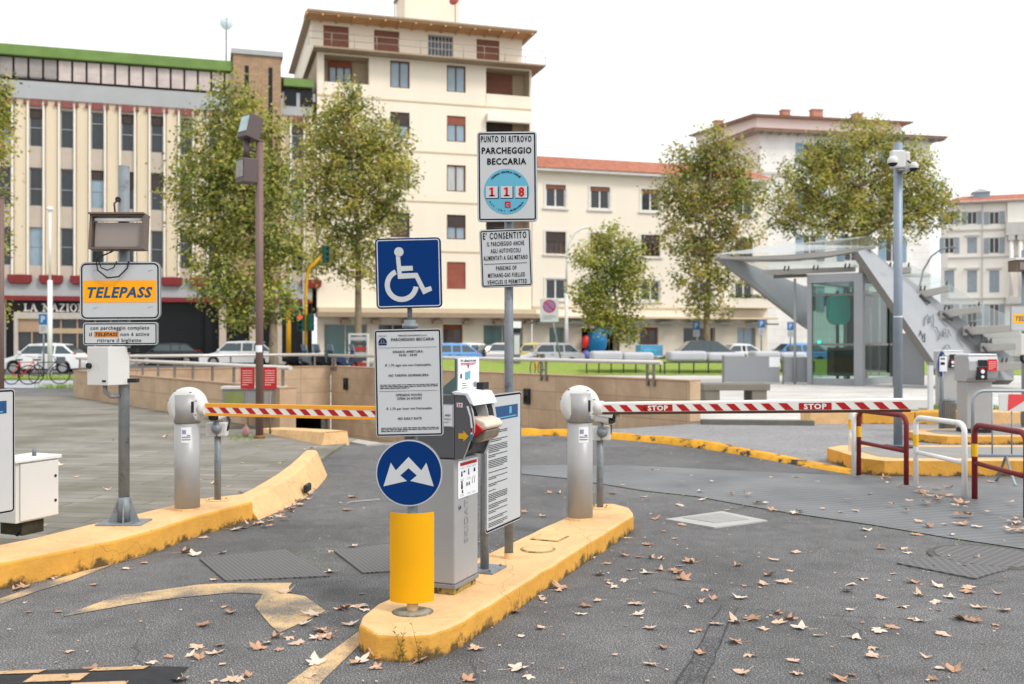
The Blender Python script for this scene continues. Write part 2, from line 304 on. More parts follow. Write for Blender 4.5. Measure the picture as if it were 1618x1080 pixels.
# ================================================================== GROUND
def asphalt(name, base, light, speck=120, cracks=True, patchvar=.30):
    m = bpy.data.materials.new(name); m.use_nodes = True; t = m.node_tree; b = t.nodes['Principled BSDF']; L = t.links.new
    tc = N(t, 'ShaderNodeTexCoord'); ob = tc.outputs['Object']
    n1 = N(t, 'ShaderNodeTexNoise'); n1.inputs['Scale'].default_value = speck; n1.inputs['Detail'].default_value = 3; n1.inputs['Roughness'].default_value = .7; L(ob, n1.inputs['Vector'])
    r = N(t, 'ShaderNodeValToRGB'); e = r.color_ramp.elements
    e[0].position = .38; e[0].color = (*[c*.45 for c in base], 1); e[1].position = .68; e[1].color = (*light, 1)
    k = e.new(.54); k.color = (*base, 1); L(n1.outputs['Fac'], r.inputs[0])
    n2 = N(t, 'ShaderNodeTexNoise'); n2.inputs['Scale'].default_value = .55; n2.inputs['Detail'].default_value = 7; n2.inputs['Roughness'].default_value = .62; L(ob, n2.inputs['Vector'])
    mr = N(t, 'ShaderNodeMapRange'); mr.inputs[1].default_value = .3; mr.inputs[2].default_value = .7; mr.inputs[3].default_value = 1-patchvar; mr.inputs[4].default_value = 1+patchvar; L(n2.outputs['Fac'], mr.inputs[0])
    mu = N(t, 'ShaderNodeMixRGB', blend_type='MULTIPLY'); mu.inputs[0].default_value = 1; L(r.outputs[0], mu.inputs[1]); L(mr.outputs[0], mu.inputs[2]); out = mu.outputs[0]
    nm = N(t, 'ShaderNodeTexNoise'); nm.inputs['Scale'].default_value = 7; nm.inputs['Detail'].default_value = 6; L(ob, nm.inputs['Vector'])
    mm = N(t, 'ShaderNodeMapRange'); mm.inputs[1].default_value = .3; mm.inputs[2].default_value = .7; mm.inputs[3].default_value = .88; mm.inputs[4].default_value = 1.12; L(nm.outputs['Fac'], mm.inputs[0])
    m3 = N(t, 'ShaderNodeMixRGB', blend_type='MULTIPLY'); m3.inputs[0].default_value = 1; L(out, m3.inputs[1]); L(mm.outputs[0], m3.inputs[2]); out = m3.outputs[0]
    if cracks:
        nd = N(t, 'ShaderNodeTexNoise'); nd.inputs['Scale'].default_value = 2.2; nd.inputs['Detail'].default_value = 5; L(ob, nd.inputs['Vector'])
        ma = N(t, 'ShaderNodeMixRGB', blend_type='ADD'); ma.inputs[0].default_value = .35; L(ob, ma.inputs[1]); L(nd.outputs['Color'], ma.inputs[2])
        vo = N(t, 'ShaderNodeTexVoronoi', feature='DISTANCE_TO_EDGE'); vo.inputs['Scale'].default_value = .42; L(ma.outputs[0], vo.inputs['Vector'])
        mc = N(t, 'ShaderNodeMapRange'); mc.inputs[1].default_value = .0; mc.inputs[2].default_value = .0045; mc.inputs[3].default_value = .5; mc.inputs[4].default_value = 0; L(vo.outputs['Distance'], mc.inputs[0])
        n4 = N(t, 'ShaderNodeTexNoise'); n4.inputs['Scale'].default_value = .8; L(ob, n4.inputs['Vector'])
        m4 = N(t, 'ShaderNodeMapRange'); m4.inputs[1].default_value = .45; m4.inputs[2].default_value = .57; L(n4.outputs['Fac'], m4.inputs[0])
        mm2 = N(t, 'ShaderNodeMath', operation='MULTIPLY'); L(mc.outputs[0], mm2.inputs[0]); L(m4.outputs[0], mm2.inputs[1])
        mx = N(t, 'ShaderNodeMixRGB'); L(mm2.outputs[0], mx.inputs[0]); L(out, mx.inputs[1]); mx.inputs[2].default_value = (.02, .02, .021, 1); out = mx.outputs[0]
        ns = N(t, 'ShaderNodeTexNoise'); ns.inputs['Scale'].default_value = 1.35; ns.inputs['Detail'].default_value = 8; ns.inputs['Roughness'].default_value = .58; L(ob, ns.inputs['Vector'])
        ms = N(t, 'ShaderNodeMapRange'); ms.inputs[1].default_value = .56; ms.inputs[2].default_value = .70; ms.inputs[4].default_value = .42; L(ns.outputs['Fac'], ms.inputs[0])
        mx = N(t, 'ShaderNodeMixRGB'); L(ms.outputs[0], mx.inputs[0]); L(out, mx.inputs[1]); mx.inputs[2].default_value = (.050, .050, .052, 1); out = mx.outputs[0]
    L(out, b.inputs['Base Color']); b.inputs['Roughness'].default_value = .8; b.inputs['Specular IOR Level'].default_value = .18
    bp = N(t, 'ShaderNodeBump'); bp.inputs['Strength'].default_value = .55; bp.inputs['Distance'].default_value = .006; L(n1.outputs['Fac'], bp.inputs['Height']); L(bp.outputs[0], b.inputs['Normal'])
    return m
asph = asphalt('asphalt', (.122, .122, .124), (.47, .46, .45))
asph2 = asphalt('asphalt_pale', (.27, .268, .27), (.55, .54, .54), speck=90, cracks=False, patchvar=.12)

# the ramp corridor down to the underground car park: E = near right corner of its right wall
E0 = Vector((3.7, 19.0)); RD = Vector((-.614, .789)); QD = Vector((.789, .614))
def ramp(t, q, z=None):
    p = E0+RD*t+QD*q; return (p.x, p.y, -.11*t if z is None else z)
RW = 6.9
hole = [ramp(0, 0, 0), ramp(16, 0, 0), ramp(16, -RW, 0), ramp(0, -RW, 0)]
bm = bmesh.new()
R_ = 900
outer = [bm.verts.new(p) for p in ((-R_, -60, 0), (R_, -60, 0), (R_, R_, 0), (-R_, R_, 0))]
inner = [bm.verts.new(p) for p in hole]
ed = [bm.edges.new((a[i], a[(i+1) % 4])) for a in (outer, inner) for i in range(4)]
bmesh.ops.triangle_fill(bm, use_beauty=True, use_dissolve=False, edges=ed)
for f in bm.faces:
    if f.normal.z < 0: f.normal_flip()
me = bpy.data.meshes.new('ground'); bm.to_mesh(me); bm.free(); me.materials.append(asph)
o = bpy.data.objects.new('ground', me); COL.objects.link(o); struct(o)
mb = MB(); mb.sheet([ramp(0, 0), ramp(26, 0), ramp(26, -RW), ramp(0, -RW)], asph2); struct(mb.build('ramp_road', recalc=False))
# pale concrete gutter at the foot of the right ramp wall
mb = MB(); mb.sheet([ramp(-.1, -.42, .008), ramp(15, -.42, -1.642), ramp(15, 0, -1.642), ramp(-.1, 0, .008)], concrete); struct(mb.build('gutter', recalc=False))
pale = panel_mat('plaza_paving', '#c3c0bb', '#a09e99', 1.2, .6, .008, .8, .05, plane='xy', rot=.4, bump=.15, stain='#a2a19c', sthr=.5, nscale=.5)
mb = MB(); q0 = ramp(0, .32, .012)
mb.sheet([(3.95, 18.95, .012), (5.6, 18.75, .012), (60, 18.75, .012), (60, 46, .012), (-12, 46, .012), ramp(15.6, .34, .012), ramp(.0, .34, .012)], pale); struct(mb.build('plaza_pavement', recalc=False))
mb = MB(); a = G(1000, 738); 
mb.sheet([(.55, 17.0, .006), (1.75, 16.2, .006), (3.05, 14.65, .006), (4.12, 11.95, .006), (4.6, 13.3, .006), (30, 13.3, .006), (30, 18.75, .006), (3.9, 18.75, .006), ramp(0, -.0, .006), ramp(0, -4.05, .006)], asph2); struct(mb.build('side_road', recalc=False))
# stone-flagged pavement behind the left kerb, slightly raised
flag = panel_mat('stone_flags', '#86827a', '#66625a', 1.4, .24, .012, .85, .13, plane='xy', rot=.16, bump=.5, stain='#62604f', sthr=.47, nscale=1.3)
mb = MB(); pv = [(-4.6, 4.4), (-3.36, 7.0), (-3.2, 7.54), (-3.03, 7.98), (-2.76, 8.79), (-2.57, 9.3), (-2.62, 11.0), (-2.47, 11.75), (-2.5, 14.55)]
pv += [ramp(1.1, -RW-.02)[:2], ramp(16.9, -RW-.3)[:2], (-45, 29.5), (-45, 4.4)]
mb.prism_xy(pv, -.05, .03, flag); struct(mb.build('stone_pavement'))
asph3 = mat('pale_tarmac', '#a3a7ad', .85, 0, .06, .8, .2, 40)
mb = MB(); mb.sheet([(-60, 33.5, .008), (-11.5, 33.5, .008), (-13.5, 40, .008), (-60, 40, .008)], asph3); struct(mb.build('cycle_path', recalc=False))
grass = mat('grass', (.24, .32, .055), .9, 0, .3, 6, .9, 30, dirt=(.19, .27, .045), dthr=.55, dscale=3, dsoft=.2)
mb = MB(); mb.prism_xy([(-60, 41), (-13.5, 41), (-13.9, 45), (-60, 45)], -.02, .06, grass); struct(mb.build('verge_lawn'))
mb = MB(); mb.prism_xy([(-6.6, 46.6), (16.5, 46.6), (26, 47), (26, 54), (-7.5, 54.5)], -.05, [.03, .03, .03, .62, .62], grass); struct(mb.build('park_lawn'))
# grass blades along lawn edges and the bare verge, uncounted
def tufts(name, pts, n, h, spread, label):
    mb = MB(); rd = random.Random(hash(name) % 999 if False else len(name)*7)
    for i in range(n):
        k = rd.uniform(0, len(pts)-1.001); j = int(k); f = k-j
        x = pts[j][0]*(1-f)+pts[j+1][0]*f+rd.gauss(0, spread); y = pts[j][1]*(1-f)+pts[j+1][1]*f+rd.gauss(0, spread); z = pts[j][2]
        a = rd.uniform(0, 2*pi); hh = h*rd.uniform(.5, 1.2); l = rd.uniform(-.4, .4)*hh; ww = hh*.09
        mb.add([(x-ww*cos(a), y-ww*sin(a), z), (x+ww*cos(a), y+ww*sin(a), z), (x+l*sin(a), y+l*cos(a), z+hh)], [(0, 1, 2)], blade)
    o = mb.build(name, recalc=False); tag(o, label, 'grass', kind='stuff')
blade = mat('grass_blade', (.2, .3, .05), .8, 0, .4, 20)
tufts('grass_tufts', [(-60, 41, .04), (-30, 41, .04), (-13.6, 41, .04)], 1500, .22, .4, 'rough green grass edging the pale path beside the parked bicycles')
g1 = [G(370, 690, .03), G(388, 697, .03)]; g2 = [G(1275, 648, .01), G(1480, 646, .01)]
tufts('grass', [tuple(G(160, 612, .03)), tuple(G(108, 612, .03)), tuple(G(70, 613, .03))], 500, .16, .25, 'low green weeds at the end of the ramp wall by the path')
tufts('weeds', [tuple(g1[0]), tuple(g1[1])], 120, .06, .12, 'small green weeds in the paving by the brown lamp post')
tufts('grass_strip', [tuple(G(1290, 649, .012)), tuple(G(1395, 648, .012)), tuple(G(1490, 647, .012)), tuple(G(1585, 648, .012))], 1800, .13, .16, 'thin strip of green grass behind the long yellow kerb')
moss = [G(893, 757), G(1018, 777), G(1100, 786), G(1221, 808), G(1378, 831), G(1495, 851), G(1600, 867)]
tufts('moss', [tuple(p) for p in moss], 420, .02, .02, 'green moss along the near edge of the ribbed rubber mat')
mo2 = [G(520, 868), G(470, 872), G(515, 905)]
tufts('moss_patch', [tuple(p) for p in mo2], 160, .018, .05, 'green moss between the two drain gratings')

# ------------------------------------------------------------------ kerbs and islands
def px_poly(l, z): return [tuple(G(x, y, z)) for x, y in l]
isl = [(567, 986), (573, 972), (596, 953), (941, 795), (972, 795), (993, 801), (1000, 808), (1000, 813), (735, 977), (712, 989), (680, 999), (640, 1002), (590, 999)]
IZ = .135
wz = px_poly(isl, IZ); cxm = sum(p[0] for p in wz)/len(wz)
mb = MB(); base = [(p[0], p[1]) for p in wz]
# subdivide the outline so that the edge can be slightly uneven
rd = random.Random(3); outl = []
for i, p in enumerate(base):
    q = base[(i+1) % len(base)]; n = max(1, int((Vector(q)-Vector(p)).length/.16))
    for k in range(n): outl.append((p[0]+(q[0]-p[0])*k/n+rd.gauss(0, .003), p[1]+(q[1]-p[1])*k/n+rd.gauss(0, .003)))
mb.prism_xy(outl, -.05, IZ, kerbyel, side=kerbside)
o = struct(mb.build('traffic_island', bevel=.022, seg=3), 'long yellow painted concrete island carrying the ticket machine', 'island')
# black scuffs and old fixing plates on the island top
plate = mat('rusty_plate', '#b39a62', .7, .2, .3, 14, .3, 60, dirt='#5d4a30', dthr=.5, dscale=22)
for (px, py, rr) in ((850, 868, .11), (868, 850, .11)):
    c = G(px, py, IZ); mb = MB(); a = radians(66)
    if rr and py == 868:
        mb.cyl((0, 0, 0), (0, 0, .006), .12, plate, n=28); mb.cyl((0, 0, .006), (0, 0, .009), .10, kerbyel, n=28)
    else:
        mb.box(-.11, .11, -.11, .11, 0, .006, plate); mb.box(-.095, .095, -.095, .095, .006, .009, kerbyel)
    o = mb.build('inspection_cover', loc=c, rotz=a, bevel=.002); tag(o, 'round yellow painted cover let into the island top' if py == 868 else 'square yellow painted cover let into the island top', 'cover')
# left kerb: flat-topped bank carrying posts, then a rising sloped kerb
LZ = .17
out_b = [(-4.35, 4.45), (-3.6, 5.52), (-3.2, 6.22), (-2.98, 6.58), (-2.76, 6.957), (-2.62, 7.4), (-2.5, 7.95), (-2.25, 8.65)]
bk_b = [(-2.45, 9.05), (-2.76, 8.79), (-3.03, 7.98), (-3.2, 7.54), (-3.38, 7.0), (-4.6, 4.75)]
mb = MB(); mb.prism_xy(out_b+bk_b, -.05, LZ, kerbyel, side=kerbside)
struct(mb.build('kerb', bevel=.022, seg=3), 'broad yellow kerb on the left carrying posts and a barrier', 'kerb')
mb = MB()
st = [(-2.22, 8.66, .17, .26), (-2.13, 9.2, .20, .27), (-2.07, 9.9, .24, .27), (-2.08, 10.6, .27, .26), (-2.13, 11.3, .29, .25), (-2.17, 11.62, .29, .24), (-2.23, 11.85, .17, .24)]
vs = []
for i, (x, y, h, wd) in enumerate(st):
    b = Vector((st[min(i+1, 6)][0]-st[max(i-1, 0)][0], st[min(i+1, 6)][1]-st[max(i-1, 0)][1])).normalized(); nx = Vector((-b.y, b.x))
    for off, z in ((-.03, -.04), (0, .03), (.10, h*.93), (.13, h), (wd-.02, h), (wd+.02, h*.9), (wd+.08, -.04)):
        p = Vector((x, y))+nx*off; vs.append((p.x, p.y, z))
n = 7; fs = []
for i in range(6):
    for j in range(n-1): fs.append((i*n+j, i*n+j+1, (i+1)*n+j+1, (i+1)*n+j))
mb.add(vs, fs, kerbyel); mb.add(vs, [tuple(range(n)), tuple(range(6*n, 7*n))], kerbside)
c = Vector((-2.0, 9.95, .10)); mb.box(-2.07, -2.028, 9.86, 10.08, .05, .13, darkplastic)
struct(mb.build('sloped_kerb', bevel=.015), 'rising yellow concrete kerb with a drain hole and leaves at its foot', 'kerb')
# wedge kerb at the head of the ramp wall
mb = MB(); A = Vector((-2.42, 14.95)); B = Vector((-4.1, 17.4)); dr = (B-A).normalized(); nr = Vector((-dr.y, dr.x))
vs = []
for t_, h in ((0, .0), (0.02, .22), (.5, .20), (2.6, .09)):
    for o_, z in ((0, -.1), (.05, h), (.42, h), (.5, -.1)):
        p = A+dr*t_+nr*o_; vs.append((p.x, p.y, z))
mb.add(vs, [(i*4+j, i*4+j+1, i*4+5+j, i*4+4+j) for i in range(3) for j in range(3)]+[(4, 5, 6, 7), (12, 13, 14, 15)], kerbyel)
struct(mb.build('wedge_kerb', bevel=.015), 'short yellow wedge kerb at the mouth of the underground ramp', 'kerb')
# low curved kerb with worn yellow and black paint
wornk = mat('worn_yellow_kerb', '#d39a2c', .8, 0, .25, 5, .5, 40, dirt='#33312f', dthr=.53, dscale=3.2, dsoft=.06)
cur = [(4.1, 11.72, .012), (3.75, 12.5, .04), (3.35, 13.55, .07), (2.95, 14.45, .085), (2.4, 15.3, .09), (1.65, 16.05, .09), (.85, 16.55, .09), (.1, 16.95, .08), (-.3, 17.2, .02)]
mb = MB(); vs = []
fine = []
for i in range(len(cur)-1):
    for k in range(4): fine.append(tuple(cur[i][j]*(1-k/4)+cur[i+1][j]*k/4 for j in range(3)))
fine.append(cur[-1]); rd = random.Random(8)
for i, p in enumerate(fine):
    a = fine[max(i-1, 0)]; b = fine[min(i+1, len(fine)-1)]; d_ = Vector((b[0]-a[0], b[1]-a[1])).normalized(); n_ = Vector((d_.y, -d_.x))
    h = max(.01, p[2]+rd.gauss(0, .008))
    for o_, z in ((-.17, -.02), (-.13, h*.5), (-.06, h), (.12, h), (.17, -.02)):
        q = Vector((p[0], p[1]))+n_*(-o_)*1.0; vs.append((q.x, q.y, z))
mb.add(vs, [(i*5+j, i*5+j+1, i*5+6+j, i*5+5+j) for i in range(len(fine)-1) for j in range(4)], wornk, True)
struct(mb.build('low_kerb'), 'low curved kerb with worn yellow and black paint', 'kerb')
# right-hand islands
greytop = mat('island_tarmac', '#8e8c88', .85, 0, .12, 4, .4, 50)
def island(name, pts, z, label):
    mb = MB(); c = Vector((sum(p[0] for p in pts)/len(pts), sum(p[1] for p in pts)/len(pts)))
    mb.prism_xy(pts, -.05, z, kerbyel, side=kerbside)
    s_ = [(c.x+(p[0]-c.x)*(1-.28/abs((Vector(p)-c).length)), c.y+(p[1]-c.y)*.74) for p in pts]
    mb.prism_xy(s_, z-.01, z+.006, greytop); return struct(mb.build(name, bevel=.02), label, 'island')
island('traffic_island', [(4.12, 11.75), (4.3, 11.5), (8.5, 11.5), (8.5, 13.2), (4.35, 13.2), (4.08, 12.9)], .18, 'grey topped island edged in yellow under the tall camera pole')
island('traffic_island', [(6.3, 15.35), (6.55, 15.0), (11, 15.0), (11, 16.3), (6.6, 16.3), (6.3, 15.9)], .13, 'small yellow edged island under the grey ticket machines')
mb = MB()
for i in range(9):
    x0 = 5.6+i*1.0; mb.box(x0, x0+.985, 18.75, 19.35, -.02, .235, kerbside if i % 3 else kerbyel)
struct(mb.build('long_kerb', bevel=.02), 'long straight yellow kerb in front of the grass strip', 'kerb')
mb = MB(); mb.prism_xy([(3.55, 18.6), (5.58, 18.35), (5.58, 18.52), (3.55, 18.78)], -.02, .10, mat('dark_stone', '#66645d', .8, 0, .2, 4, .3, 40)); struct(mb.build('stone_edging', bevel=.01))
# ------------------------------------------------------------------ road paint, gratings, mat, speed hump
ypaint = bpy.data.materials.new('worn_road_paint'); ypaint.use_nodes = True
t = ypaint.node_tree; b = t.nodes['Principled BSDF']; L = t.links.new
tc = N(t, 'ShaderNodeTexCoord'); n1 = N(t, 'ShaderNodeTexNoise'); n1.inputs['Scale'].default_value = 150; n1.inputs['Detail'].default_value = 3; L(tc.outputs['Object'], n1.inputs['Vector'])
n2 = N(t, 'ShaderNodeTexNoise'); n2.inputs['Scale'].default_value = 2.6; n2.inputs['Detail'].default_value = 8; L(tc.outputs['Object'], n2.inputs['Vector'])
ad = N(t, 'ShaderNodeMath', operation='MULTIPLY_ADD'); L(n1.outputs['Fac'], ad.inputs[0]); ad.inputs[1].default_value = .55; L(n2.outputs['Fac'], ad.inputs[2])
mr = N(t, 'ShaderNodeMapRange'); mr.inputs[1].default_value = .66; mr.inputs[2].default_value = .86; L(ad.outputs[0], mr.inputs[0])
mx = N(t, 'ShaderNodeMixRGB'); L(mr.outputs[0], mx.inputs[0]); mx.inputs[1].default_value = (.64, .44, .22, 1); mx.inputs[2].default_value = (.15, .14, .13, 1)
L(mx.outputs[0], b.inputs['Base Color']); b.inputs['Roughness'].default_value = .75
bp = N(t, 'ShaderNodeBump'); bp.inputs['Strength'].default_value = .5; bp.inputs['Distance'].default_value = .006; L(n1.outputs['Fac'], bp.inputs['Height']); L(bp.outputs[0], b.inputs['Normal'])
def zz(s, l, z=.004): return [tuple(G(x/2.697+s[0], y/2.697+s[1], z)) for x, y in l]
Z1 = (0, 680); Z2 = (500, 680); Z3 = (1018, 680)
mb = MB()
mb.sheet(zz(Z1, [(262, 793), (330, 765), (500, 703), (640, 685), (850, 655), (960, 650), (985, 690), (760, 712), (560, 738)]), ypaint)
mb.sheet(zz(Z1, [(960, 650), (1245, 648), (1212, 690), (1300, 705), (1388, 768), (1190, 862), (1150, 826), (1085, 748), (1120, 696), (985, 690)]), ypaint)
struct(mb.build('lane_arrow_marking', recalc=False))
mb = MB(); mb.sheet(zz(Z1, [(1535, 850), (1545, 900), (1355, 1085), (1215, 1085)]), ypaint)
mb.sheet(zz(Z1, [(0, 715), (220, 640), (420, 575), (640, 525), (800, 482), (760, 492), (480, 570), (300, 640), (140, 690), (0, 740)]), ypaint)
struct(mb.build('lane_line_marking', recalc=False))
wpaint = mat('faded_white_paint', '#8f8e8c', .8, 0, .2, 30, dirt='#66656a', dthr=.5, dscale=40)
mb = MB(); mb.sheet(zz(Z1, [(1465, 318), (1490, 300), (1620, 288), (1620, 296), (1495, 306)]), wpaint); struct(mb.build('faded_line_marking', recalc=False))
def grating_mat(name, cell, bar, metalc, back=(.015, .015, .016), diag=False):
    m = bpy.data.materials.new(name); m.use_nodes = True; t = m.node_tree; b = t.nodes['Principled BSDF']; L = t.links.new
    tc = N(t, 'ShaderNodeTexCoord'); mp = N(t, 'ShaderNodeMapping'); L(tc.outputs['Object'], mp.inputs[0])
    if diag: mp.inputs['Rotation'].default_value = (0, 0, radians(45))
    br = N(t, 'ShaderNodeTexBrick'); br.offset = 0; br.inputs['Scale'].default_value = 1; br.inputs['Brick Width'].default_value = cell; br.inputs['Row Height'].default_value = cell
    br.inputs['Mortar Size'].default_value = bar; br.inputs['Mortar Smooth'].default_value = .1; L(mp.outputs[0], br.inputs['Vector'])
    mx = N(t, 'ShaderNodeMixRGB'); L(br.outputs['Fac'], mx.inputs[0]); mx.inputs[1].default_value = (*back, 1); mx.inputs[2].default_value = (*metalc, 1)
    L(mx.outputs[0], b.inputs['Base Color']); b.inputs['Roughness'].default_value = .55; b.inputs['Metallic'].default_value = .3
    bp = N(t, 'ShaderNodeBump'); bp.inputs['Strength'].default_value = .12; bp.inputs['Distance'].default_value = .005; L(br.outputs['Fac'], bp.inputs['Height']); L(bp.outputs[0], b.inputs['Normal']); return m
grm = grating_mat('steel_grating', .03, .006, (.165, .163, .165), (.08, .08, .081))
grm2 = grating_mat('cast_iron_cover', .055, .010, (.15, .147, .15), (.082, .081, .082), True)
def flat_thing(name, pts, m, label, cat, z=.012, frame=None):
    c = sum((Vector(p) for p in pts), Vector())/len(pts); u = (Vector(pts[1])-Vector(pts[0])).normalized(); a = atan2(u.y, u.x)
    R = Matrix.Rotation(-a, 3, 'Z'); lp = [R @ (Vector(p)-c) for p in pts]
    mb = MB(); mb.prism_xy([(p.x, p.y) for p in lp], -.02-c.z, z-c.z, m)
    if frame:
        n = len(lp)
        for i in range(n):
            p = lp[i]; q = lp[(i+1) % n]; mb.tube([(p.x, p.y, z-c.z), (q.x, q.y, z-c.z)], .012, frame, n=6)
    o = mb.build(name, loc=c, rotz=a); return tag(o, label, cat)
ironrim = mat('iron_rim', '#55534f', .6, .4, .2, 20)
flat_thing('drain_grating', zz(Z1, [(850, 552), (1170, 515), (1255, 520), (1405, 625), (1330, 640), (960, 645)], 0)[0:1]+zz(Z1, [(960, 645), (1405, 625), (1215, 512)], 0), grm, 'larger steel drain grating nearest the yellow arrow tail', 'grating')
flat_thing('drain_grating', zz(Z1, [(1420, 515), (1545, 612), (1720, 602), (1700, 485)], 0), grm, 'steel drain grating half hidden by the yellow cylinder', 'grating')
cpale = mat('pale_cover_stone', '#aaa9a6', .85, 0, .07, 6, .3, 60)
o = flat_thing('inspection_cover', zz(Z3, [(90, 382), (300, 418), (525, 388), (330, 348)], 0), cpale, 'pale square concrete cover lying in the asphalt', 'cover')
ins = zz(Z3, [(165, 378), (300, 400), (445, 385), (330, 358)], 0)
c = o.location; R = Matrix.Rotation(-o.rotation_euler.z, 3, 'Z'); lp = [R @ (Vector(p)-c) for p in ins]
mb = MB(); mb.prism_xy([(p.x, p.y) for p in lp], .005, .016, mat('cover_lid_stone', '#989795', .85, 0, .08, 8, .3, 60)); mb.build('cover_lid', parent=o)
flat_thing('grating', zz(Z3, [(1075, 570), (1410, 636), (1560, 592), (1250, 540)], 0), grm2, 'dark rectangular iron cover beside the round manhole', 'cover')
c = G(1560, 880); mb = MB(); mb.cyl((0, 0, -.02), (0, 0, .010), .40, ironrim, n=40); mb.cyl((0, 0, .0), (0, 0, .014), .35, grm2, n=40)
tag(mb.build('manhole_cover', loc=c), 'round cast iron manhole cover strewn with leaves', 'manhole')
# an old trench repair with its bitumen seams
seam = mat('bitumen_seam', '#3a3a3d', .7, 0, .2, 20, .3, 60); patch = asphalt('repair_asphalt', (.092, .092, .095), (.34, .33, .33), speck=150, cracks=False, patchvar=.2)
pa, pb, pc, pd = [Vector(v) for v in zz(Z3, [(250, 880), (330, 880), (250, 1090), (130, 1090)], .003)]
mb = MB(); mb.sheet([pa, pb, pc, pd], patch); struct(mb.build('road_repair', recalc=False))
def seamline(pts, w_=.0035):
    mb = MB(); rd = random.Random(len(pts)); pts = [Vector(v) for v in zz(Z3, pts, .0055)]; out = []
    for a, b in zip(pts, pts[1:]):
        n = max(2, int((b-a).length/.12)); out += [a.lerp(b, k/n)+Vector((rd.gauss(0, .006), rd.gauss(0, .006), 0)) for k in range(n)]
    out.append(pts[-1])
    for a, b in zip(out, out[1:]):
        d_ = (b-a).normalized(); n_ = Vector((-d_.y, d_.x, 0))*w_*rd.uniform(.4, 1)
        mb.quad(a-n_, b-n_, b+n_, a+n_, seam)
    struct(mb.build('road_seam', recalc=False))
seamline([(130, 1090), (250, 880), (330, 745)]); seamline([(250, 1090), (330, 880), (400, 750)]); seamline([(30, 670), (330, 745), (560, 768), (870, 792), (1130, 800)], .003)
# ribbed rubber mat
rib = bpy.data.materials.new('ribbed_rubber'); rib.use_nodes = True; t = rib.node_tree; b = t.nodes['Principled BSDF']; L = t.links.new
tc = N(t, 'ShaderNodeTexCoord'); mp = N(t, 'ShaderNodeMapping'); mp.inputs['Rotation'].default_value = (0, 0, radians(74)); L(tc.outputs['Object'], mp.inputs[0])
wv = N(t, 'ShaderNodeTexWave'); wv.inputs['Scale'].default_value = 3.2; L(mp.outputs[0], wv.inputs['Vector'])
r = N(t, 'ShaderNodeValToRGB'); r.color_ramp.elements[0].position = .2; r.color_ramp.elements[0].color = (.112, .118, .124, 1); r.color_ramp.elements[1].position = .7; r.color_ramp.elements[1].color = (.145, .152, .160, 1)
L(wv.outputs['Fac'], r.inputs[0])
n1 = N(t, 'ShaderNodeTexNoise'); n1.inputs['Scale'].default_value = 1.2; n1.inputs['Detail'].default_value = 8; L(tc.outputs['Object'], n1.inputs['Vector'])
mr = N(t, 'ShaderNodeMapRange'); mr.inputs[1].default_value = .3; mr.inputs[2].default_value = .7; mr.inputs[3].default_value = .75; mr.inputs[4].default_value = 1.25; L(n1.outputs['Fac'], mr.inputs[0])
mu = N(t, 'ShaderNodeMixRGB', blend_type='MULTIPLY'); mu.inputs[0].default_value = 1; L(r.outputs[0], mu.inputs[1]); L(mr.outputs[0], mu.inputs[2]); L(mu.outputs[0], b.inputs['Base Color'])
b.inputs['Roughness'].default_value = .55
bp = N(t, 'ShaderNodeBump'); bp.inputs['Strength'].default_value = .4; bp.inputs['Distance'].default_value = .008; L(wv.outputs['Fac'], bp.inputs['Height']); L(bp.outputs[0], b.inputs['Normal'])
near = [(822, 749), (893, 756), (1018, 776), (1100, 785), (1221, 807), (1378, 830), (1495, 850), (1618, 868), (1700, 882)]
far = [(822, 737), (900, 735), (1018, 737), (1100, 741), (1221, 747), (1345, 752), (1450, 755), (1618, 757), (1700, 758)]
mb = MB(); vs = []; nk = 8
NP = [G(*p) for p in near]; FP = [G(*p) for p in far]
for i in range(len(NP)):
    for k in range(nk+1):
        f = k/nk; p = NP[i].lerp(FP[i], f); hump = math.exp(-((f-.55)/.22)**2)*.045
        vs.append((p.x, p.y, .008+hump))
mb.add(vs, [(i*(nk+1)+k, (i+1)*(nk+1)+k, (i+1)*(nk+1)+k+1, i*(nk+1)+k+1) for i in range(len(NP)-1) for k in range(nk)], rib, True)
o = mb.build('ribbed_mat', recalc=False); tag(o, 'wide ribbed grey rubber mat laid across the exit lane', 'mat')
# rubber speed hump at the bottom left corner
rub = mat('hump_rubber', '#2b2c2f', .7, 0, .25, 12, .4, 80); hy = mat('hump_yellow', '#c4a078', .7, 0, .15, 20, .3, 90, dirt='#4d4a44', dthr=.56, dscale=30)
a = G(283, 1070); 
ax = Vector((-1, -.115, 0)).normalized(); up = Vector((.02, -1, 0)).normalized()
mb = MB(); prof = [(0, 0), (.06, .028), (.17, .045), (.30, .05), (.42, .045), (.52, .02), (.56, 0)]
M_ = Matrix.Translation(a+Vector((0, .10, 0)))
L_ = 2.1; vs = []
for xx, sh in ((0, .15), (.12, 1), (L_, 1)):
    for y, z in prof: vs.append(a+Vector((0, .14, 0))+ax*xx+up*y+Vector((0, 0, z*sh+.003)))
k = len(prof)
mb.add(vs, [(i*k+j, i*k+j+1, (i+1)*k+j+1, (i+1)*k+j) for i in range(2) for j in range(k-1)], rub)
def hp(xx, y):
    z = 0
    for (y0, z0), (y1, z1) in zip(prof, prof[1:]):
        if y0 <= y <= y1: z = z0+(z1-z0)*(y-y0)/(y1-y0)
    return a+Vector((0, .14, 0))+ax*xx+up*y+Vector((0, 0, z+.007))
